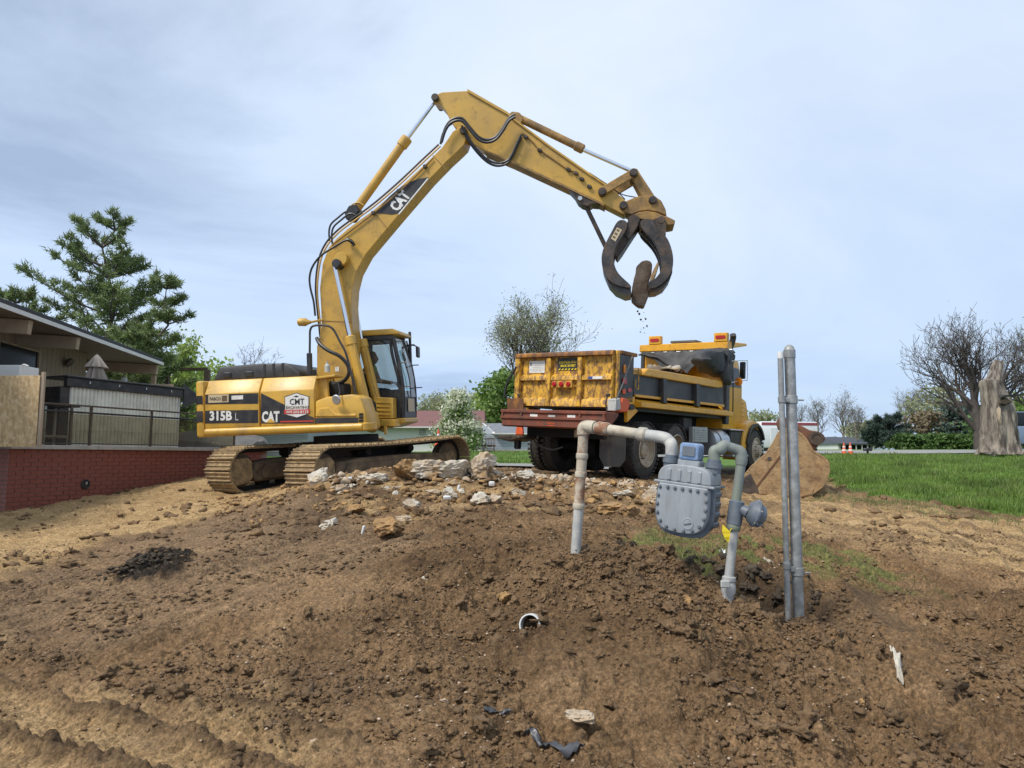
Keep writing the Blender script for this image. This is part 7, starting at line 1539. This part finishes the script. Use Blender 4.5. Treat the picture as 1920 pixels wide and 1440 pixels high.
# right
big = tree('bare_tree', 'large bare spreading tree behind the broken stump', gbase(1834, 34), topH(1838, 572, 34), 74, 'bark', 'leaf_pale', 300, .03, .2, levels=5, kids=(12, 6, 5, 3, 2), clear=.16, up=.6, len0=.56, wob=.10, twig=.008, trunk_r=.28)
tree('bare_tree', 'dense bare tree at the right picture edge', gbase(1945, 38), topH(1930, 585, 38), 75, 'bark', 'leaf_pale', 1200, .05, .4, levels=4, kids=(12, 8, 5, 4), clear=.2, up=.6, len0=.45)
for k, (px, py, D, sd_, lb, mt) in enumerate(((1535, 738, 60, 81, 'bare grey tree behind the white trailer', 'bark_pale'), (1580, 728, 62, 82, 'tall bare tree above the dark-roofed house', 'bark_pale'), (1604, 755, 55, 83, 'pale sycamore-like tree right above the dark-roofed house', 'bark_pale'), (1690, 722, 64, 84, 'slim bare tree left of the hedge', 'bark_pale'), (1722, 722, 66, 85, 'slim bare tree above the hedge', 'bark'), (1500, 752, 70, 86, 'bare tree directly behind the two posts', 'bark_pale'))):
    tree('bare_tree', lb, gbase(px, D), topH(px, py, D), sd_, mt, 'leaf_pale', 250, .05, .3, levels=4, kids=(9, 6, 5, 3), clear=.2, up=.8, len0=.40, group='bare trees along the far street')
leafy('olive_bush', 'olive-yellow bush behind the dark-roofed house', 1628, 790, 60, 4, 'leaf_pale', 1800, .16, 91)
leafy('olive_tree', 'budding olive tree far left of the trailer', 1428, 768, 85, 5, 'leaf_pale', 1400, .2, 92, cat='tree')
leafy('brown_shrub', 'brown leafless shrub between hedge and big bare tree', 1745, 775, 52, 4.5, 'leaf_brown', 2200, .14, 93)
leafy('green_tree', 'dull green tree behind the hedge', 1765, 725, 56, 5.5, 'leaf_pale', 2600, .15, 94, cat='tree')
leafy('green_tree', 'dark evergreen behind the hedge near the big bare tree', 1792, 765, 50, 3.6, 'leaf_spruce', 2800, .13, 95, cat='tree', shape='cone')
pine('spruce_tree', 'low dark blue-green spruce left of the hedge', 1663, 783, 46, 96, 1.35, .04, mat='leaf_spruce', tuft=.2, dens=1.6, nwh=10)
for k, (px, w_, lb) in enumerate(((1705, 2.6, 'left section of the clipped green hedge'), (1745, 2.8, 'middle section of the clipped green hedge'), (1790, 2.8, 'right section of the clipped green hedge'))): leafy('hedge', lb, px, 814, 44, w_, 'leaf_hedge', 3600, .10, 100 + k, shape='box', cat='hedge', group='clipped hedge beyond the street')
leafy('far_hedge', 'shaggy greenery behind the broken stump', 1890, 760, 46, 5, 'leaf_hedge', 3500, .15, 107)
leafy('far_hedge', 'shaggy greenery at the right picture edge', 1945, 740, 44, 5, 'leaf_green', 3000, .15, 108)
# broken stump
b = gbase(1868, 21.5); b.z = PW(1868, 852, 21.5).z; ST = empty('tree_stump', T(b), 'tall broken grey tree stump on the lawn edge', 'stump'); n = 40; prof = []; sc = 21.5 / FPX; Hs = (852 - 678) * sc
prf = [(852, 1829, 1908), (846, 1833, 1904), (835, 1838, 1902), (800, 1843, 1901), (790, 1844, 1900), (770, 1846, 1898), (750, 1847, 1894), (735, 1846, 1887), (722, 1843, 1882), (714, 1845, 1883), (708, 1857, 1884), (695, 1864, 1886), (682, 1869, 1888), (678, 1872, 1887)]
n = 84; ys_ = np.linspace(852, 678, 44); v = []
for yy in ys_:
    lo = np.interp(-yy, [-q[0] for q in prf], [q[1] for q in prf]); hi = np.interp(-yy, [-q[0] for q in prf], [q[2] for q in prf]); t = (852 - yy) / 174
    for i in range(n):
        an = 2 * math.pi * i / n; rr_ = (hi - lo) / 2 * sc * (1 + .07 * math.sin(an * 9 + t * 2) + .10 * float(pn(np.array([an * 4.0 + 9]), np.array([t * 3.0]), 5)[0]) + .07 * float(pn(np.array([an * 11.0]), np.array([t * 9.0]), 6)[0])); jag = .02 * math.sin(an * 5) + .012 * math.sin(an * 13) if t > .99 else 0
        v.append((((lo + hi) / 2 - 1868) * sc + rr_ * math.cos(an), rr_ * .85 * math.sin(an), Hs * (t + jag)))
m_ = len(ys_); f = [(k * n + i, k * n + (i + 1) % n, (k + 1) * n + (i + 1) % n, (k + 1) * n + i) for k in range(m_ - 1) for i in range(n)] + [tuple(range((m_ - 1) * n, m_ * n))]
mk('trunk', v, f, 'bark_snag', ST, None, smooth=True, ang=40)
rock('hollow', (.05, -.40, Hs * .56), (.26, .10, .12), 'soil_dark', 61, sub=3, parent=ST); rock('bare_wood', (-.16, -.36, Hs * .38), (.07, .10, .34), 'wood_pale', 62, sub=3, parent=ST); rock('burl', (-.02, -.42, Hs * .62), (.22, .12, .05), 'mud_flap', 63, sub=3, parent=ST); rock('root_flare', (.5, -.3, .02), (.3, .25, .1), 'bark_snag', 64, sub=3, parent=ST); rock('root_flare', (-.55, -.3, .02), (.3, .25, .1), 'bark_snag', 65, sub=3, parent=ST)
# ------------------------------------------------------------------ houses
def win(root, x0, x1, z0, z1, y, nx=2, nz=2):
    f = G().bx(x0 - .05, x1 + .05, y - .03, y, z0 - .05, z1 + .05).obj('window', 'white_trim', root, None, bevel=.01)
    for i in range(nx):
        for j in range(nz): a = x0 + (x1 - x0) * i / nx + .02; b_ = x0 + (x1 - x0) * (i + 1) / nx - .02; c = z0 + (z1 - z0) * j / nz + .02; d = z0 + (z1 - z0) * (j + 1) / nz - .02; G().bx(a, b_, y - .045, y - .031, c, d).obj('pane', 'dark_glass', f, None)
D = 42; o = PW(785, 846, D); sc = D / FPX; HM = empty('house', T(o), 'white house with a wide maroon roof behind the excavator', 'house')
def hm(name, g, mat, **kw): return g.obj(name, mat, HM, None, **kw)
hm('wall', G().bx(-5.5, 118 * sc, 0, 6, -.4, 45 * sc), 'white_siding'); hm('roof', G().add([(-6, -.4, 45 * sc), (124 * sc, -.4, 45 * sc), (118 * sc, 4, 84 * sc), (-6, 4, 84 * sc), (-6, 8, 45 * sc), (124 * sc, 8, 45 * sc), (-6, -.4, 43 * sc), (124 * sc, -.4, 43 * sc)], [(0, 1, 2, 3), (3, 2, 5, 4), (1, 5, 2), (0, 3, 4), (0, 6, 7, 1)]), 'roof_maroon')
for k in range(0): hm('shingle_course', G().box((1, -.4 + k * .49 - .02, (45 + k * 4.33) * sc + .03), (9.4, .02, .03)), 'roof_maroon')
hm('gutter', G().bx(-6, 124 * sc, -.5, -.41, 43 * sc, 45.5 * sc), 'white_trim')
for a in (1, 8, 26, 34): win(HM, a * sc, (a + 5) * sc, 30 * sc, 41 * sc, -.0, 2, 3)
win(HM, 88 * sc, 98 * sc, 26 * sc, 40 * sc, 0, 2, 2)
D = 39; o = PW(905, 846, D); sc = D / FPX; HG = empty('house', T(o), 'pale blue house with a grey roof and white rake left of the truck', 'house')
def hg(name, g, mat, **kw): return g.obj(name, mat, HG, None, **kw)
hg('wall', G().prism([(0, -.4), (0, 51 * sc), (24 * sc, 34 * sc), (120 * sc, 34 * sc), (120 * sc, -.4)], 0, 5), 'blue_siding')
for k in range(12): hg('siding_course', G().bx((0 if k * 2.6 < 34 else 0), 119 * sc, -.012, -.001, k * 2.8 * sc, k * 2.8 * sc + .02), 'grey_siding')
hg('roof', G().add([(24 * sc, -.3, 33.5 * sc), (124 * sc, -.3, 33.5 * sc), (124 * sc, 2.4, 56 * sc), (-2 * sc, 2.4, 56 * sc), (24 * sc, -.3, 31 * sc), (124 * sc, -.3, 31 * sc)], [(0, 1, 2, 3), (0, 4, 5, 1)]), 'roof_grey'); hg('rake_trim', G().add([(24 * sc, -.32, 33.5 * sc), (-2 * sc, 2.38, 56.5 * sc), (-5 * sc, 2.38, 56.5 * sc), (20 * sc, -.32, 32 * sc)], [(0, 1, 2, 3)]), 'white_trim'); hg('gutter', G().bx(22 * sc, 124 * sc, -.40, -.31, 31 * sc, 33.6 * sc), 'white_trim')
hg('foundation', G().bx(-.02, 120 * sc, -.03, .2, -.5, 3 * sc), 'cap_concrete')
o = PW(886, 846, 37.5); sc = 37.5 / FPX; DK = empty('deck', T(o), 'small brown timber deck with a slatted rail against the blue house', 'deck')
G().bx(0, 42 * sc, 0, 1.2, 9 * sc, 12 * sc).obj('floor', 'deck_wood', DK, None); G().bx(0, 42 * sc, -.03, .03, 22 * sc, 24 * sc).obj('hand_rail', 'deck_wood', DK, None)
for k in range(15): G().bx((.5 + k * 2.9) * sc, (1.3 + k * 2.9) * sc, -.02, .02, 12 * sc, 22 * sc).obj('baluster', 'deck_wood', DK, None)
for a in (1, 20, 39): G().bx(a * sc, (a + 2) * sc, 0, .06, -.4, 9 * sc).obj('leg', 'deck_wood', DK, None)
G().bx(10 * sc, 15 * sc, .9, 1.0, 12 * sc, 36 * sc).obj('door', 'dark_glass', DK, None)
D = 55; o = PW(1572, 849, D); sc = D / FPX; HR = empty('house', T(o), 'low white house with a dark roof behind the two cones', 'house')
def hr(name, g, mat, **kw): return g.obj(name, mat, HR, None, **kw)
hr('wall', G().bx(0, 68 * sc, 0, 6, -.5, 18 * sc), 'white_siding'); hr('roof', G().add([(-3 * sc, -1, 17 * sc), (72 * sc, -1, 17 * sc), (66 * sc, 4, 32 * sc), (8 * sc, 4, 32 * sc), (72 * sc, 8, 17 * sc), (-3 * sc, 8, 17 * sc), (-3 * sc, -1, 15 * sc), (72 * sc, -1, 15 * sc)], [(0, 1, 2, 3), (1, 4, 2), (2, 4, 5, 3), (3, 5, 0), (0, 6, 7, 1)]), 'roof_navy'); hr('porch_shade_sheet', G().bx(4 * sc, 60 * sc, -.02, .0, 0, 14 * sc), 'dark_glass')  # dark sheet before the wall stands in for shade under the porch
for k in range(7): hr('porch_post', G().bx((2 + k * 10.5) * sc, (3.4 + k * 10.5) * sc, -.9, -.8, -.3, 15 * sc), 'white_trim')
hr('porch_rail', G().bx(0, 66 * sc, -.88, -.82, 4 * sc, 5.2 * sc), 'white_trim'); win(HR, 4 * sc, 11 * sc, 5 * sc, 12 * sc, -.02, 2, 1)
o = PW(1552, 850, 62); sc = 62 / FPX; HB = empty('house', T(o), 'small grey gabled house showing past the trailer', 'house'); G().prism([(0, 0), (0, 20 * sc), (14 * sc, 30 * sc), (32 * sc, 20 * sc), (32 * sc, 0)], 0, 5).obj('wall', 'blue_siding', HB, None); G().prism([(-1 * sc, 19 * sc), (14 * sc, 31.5 * sc), (33.5 * sc, 19 * sc), (33 * sc, 18 * sc), (14 * sc, 29.5 * sc), (0, 18 * sc)], -.3, 5.3).obj('roof', 'roof_grey', HB, None); win(HB, 9 * sc, 16 * sc, 5 * sc, 15 * sc, 0, 2, 2)
o = PW(325, 852, 30); sc = 30 / FPX; HL = empty('house', T(o), 'grey-sided house mostly hidden behind the excavator', 'house')
def hl_(name, g, mat, **kw): return g.obj(name, mat, HL, None, **kw)
hl_('wall', G().prism([(0, -.3), (0, 92 * sc), (30 * sc, 118 * sc), (300 * sc, 118 * sc), (300 * sc, -.3)], 0, 6), 'grey_siding') if False else hl_('wall', G().bx(8 * sc, 250 * sc, 0, 5, -.5, 60 * sc), 'grey_siding')
hl_('roof', G().add([(4 * sc, -.4, 60 * sc), (255 * sc, -.4, 60 * sc), (255 * sc, 2.5, 104 * sc), (30 * sc, 2.5, 104 * sc), (4 * sc, -.4, 57 * sc), (255 * sc, -.4, 57 * sc)], [(0, 1, 2, 3), (0, 4, 5, 1)]), 'roof_grey'); hl_('rake_trim', G().add([(4 * sc, -.42, 60 * sc), (30 * sc, 2.48, 104 * sc), (26 * sc, 2.48, 104 * sc), (0, -.42, 60 * sc)], [(0, 1, 2, 3)]), 'white_trim')
for k in range(14): hl_('siding_course', G().bx(8 * sc, 250 * sc, -.02, -.001, k * 4 * sc, k * 4 * sc + .03), 'pale_grey_metal')
win(HL, 40 * sc, 56 * sc, 20 * sc, 44 * sc, 0, 2, 2)
# ------------------------------------------------------------------ street things
def cone(px, py, D, h_, label, group=None):
    p = PW(px, py, D); o = empty('traffic_cone', T(p), label, 'cone', group); G().lathe([(0, h_ * .22), (h_ * .9, h_ * .05), (h_, h_ * .04)], (0, 0, .03), (0, 0, 1), 16).obj('body', 'cone_orange', o, None, smooth=True, ang=50)
    for a, b_ in ((.28, .42), (.58, .70)): G().lathe([(h_ * a, h_ * (.225 - .185 * a)), (h_ * b_, h_ * (.225 - .185 * b_))], (0, 0, .03), (0, 0, 1), 16, (0, 0)).obj('band', 'foam_white', o, None, smooth=True)
    G().bx(-h_ * .28, h_ * .28, -h_ * .28, h_ * .28, 0, .03).obj('base', 'cone_orange', o, None)
cone(1583, 853, 25.0, .40, 'left one of two orange cones at the lawn edge', 'traffic cones on the lawn edge'); cone(1595, 853, 25.0, .40, 'right one of two orange cones at the lawn edge', 'traffic cones on the lawn edge')
cone(822, 836, 17.5, .38, 'orange cone showing behind the near track, left one', 'cones behind the excavator track'); cone(858, 838, 17.0, .26, 'orange cone showing behind the near track, right one', 'cones behind the excavator track')
p = PW(1627, 853, 26); MB = empty('mailbox', T(p), 'small dark mailbox on a post right of the cones', 'mailbox'); G().bx(-.03, .03, -.03, .03, -.05, .14).obj('post', 'wood_old', MB, None); G().prism([(-.10, .14), (-.10, .21), (-.06, .25), (.06, .25), (.10, .21), (.10, .14)], -.15, .15).obj('box', 'black_paint', MB, None, bevel=.01)
# white trailer and tow truck
D = 25.5; o = PW(1420, 848, D); sc = D / FPX; VT = empty('box_trailer', T(o) @ RZ(R(12)), 'white box trailer with a maroon roof stripe behind the digger bucket', 'trailer')
def vt(name, g, mat, **kw): return g.obj(name, mat, VT, None, **kw)
vt('body', G().bx(10 * sc, 130 * sc, 0, 2.2, 8 * sc, 58 * sc), 'white_vehicle', bevel=.06, seg=2); vt('roof_stripe', G().bx(11 * sc, 129 * sc, -.008, 0, 51 * sc, 56 * sc), 'maroon_paint'); vt('door', G().bx(28 * sc, 42 * sc, -.02, -.001, 12 * sc, 47 * sc), 'white_vehicle', bevel=.01); vt('door_handle', G().bx(39 * sc, 41 * sc, -.05, -.021, 27 * sc, 30 * sc), 'black_paint'); vt('chassis', G().bx(10 * sc, 130 * sc, .1, 2.1, 3 * sc, 8 * sc - .005), 'black_paint'); vt('hitch', G().bx(130 * sc, 158 * sc, 1.0, 1.15, 4 * sc, 7 * sc), 'black_paint'); vt('jack', G().bx(141 * sc, 143 * sc, 1.0, 1.1, 0, 15 * sc), 'black_paint')
for a in (60, 80):
    w = vt('wheel', G().lathe([(0, .2), (.0, .30), (.03, .34), (.17, .34), (.2, .30)], (a * sc, -.05, .34), (a * sc, .3, .34), 20), 'tyre_rubber', smooth=True); G().lathe([(0, .19), (.03, .17), (.03, .01)], (a * sc, -.055, .34), (a * sc, .3, .34), 16, (0, 0)).obj('rim', 'aluminium', w, None, smooth=True)
# parked car at the right edge
D = 29; o = PW(1900, 847, D); sc = D / FPX; SV = empty('parked_car', T(o), 'blue-grey parked car half hidden at the right picture edge', 'car')
def sv(name, g, mat, **kw): return g.obj(name, mat, SV, None, **kw)
sv('body', G().prism([(-.1, .3), (-.12, .75), (.0, .98), (.35, 1.05), (.9, 1.05), (3.4, 1.0), (4.3, .9), (4.4, .35)], 0, 1.8), 'suv_blue', bevel=.08, seg=2); sv('cabin', G().prism([(-.02, 1.04), (.12, 1.5), (.4, 1.6), (2.4, 1.6), (3.2, 1.04)], .1, 1.7), 'dark_glass', bevel=.06, seg=2); sv('roof', G().prism([(.2, 1.585), (.3, 1.64), (2.3, 1.64), (2.5, 1.585)], .1, 1.7), 'suv_blue', bevel=.02)
for a in (.85, 3.5): w = sv('wheel', G().lathe([(0, .2), (.0, .29), (.03, .33), (.19, .33), (.22, .29)], (a, -.03, .33), (a, .3, .33), 22), 'tyre_rubber', smooth=True); G().lathe([(0, .2), (.03, .18), (.03, .01)], (a, -.035, .33), (a, .3, .33), 16, (0, 0)).obj('rim', 'aluminium', w, None, smooth=True)
sv('tail_lamp', G().bx(-.13, -.05, .1, .3, .75, .95), 'red_lens'); sv('window_pillar', G().prism([(1.15, 1.06), (1.2, 1.58), (1.28, 1.58), (1.25, 1.06)], .085, .1), 'suv_blue')
# street lamp beyond the tree
p = PW(1048, 637, 55); b = gbase(1044, 55); SLP = empty('street_lamp', T(b), 'grey street lamp head showing over the truck tailgate', 'street lamp'); G().tube([(0, 0, 0), (0, 0, p.z - b.z - .6), (.05, 0, p.z - b.z - .35)], .06, 8).obj('pole', 'pale_grey_metal', SLP, None, smooth=True); G().lathe([(0, .1), (.1, .32), (.3, .34), (.42, .24), (.5, .05)], (.05, 0, p.z - b.z - .35), (.12, 0, p.z - b.z + .2), 16).obj('lamp_head', 'aluminium', SLP, None, smooth=True)
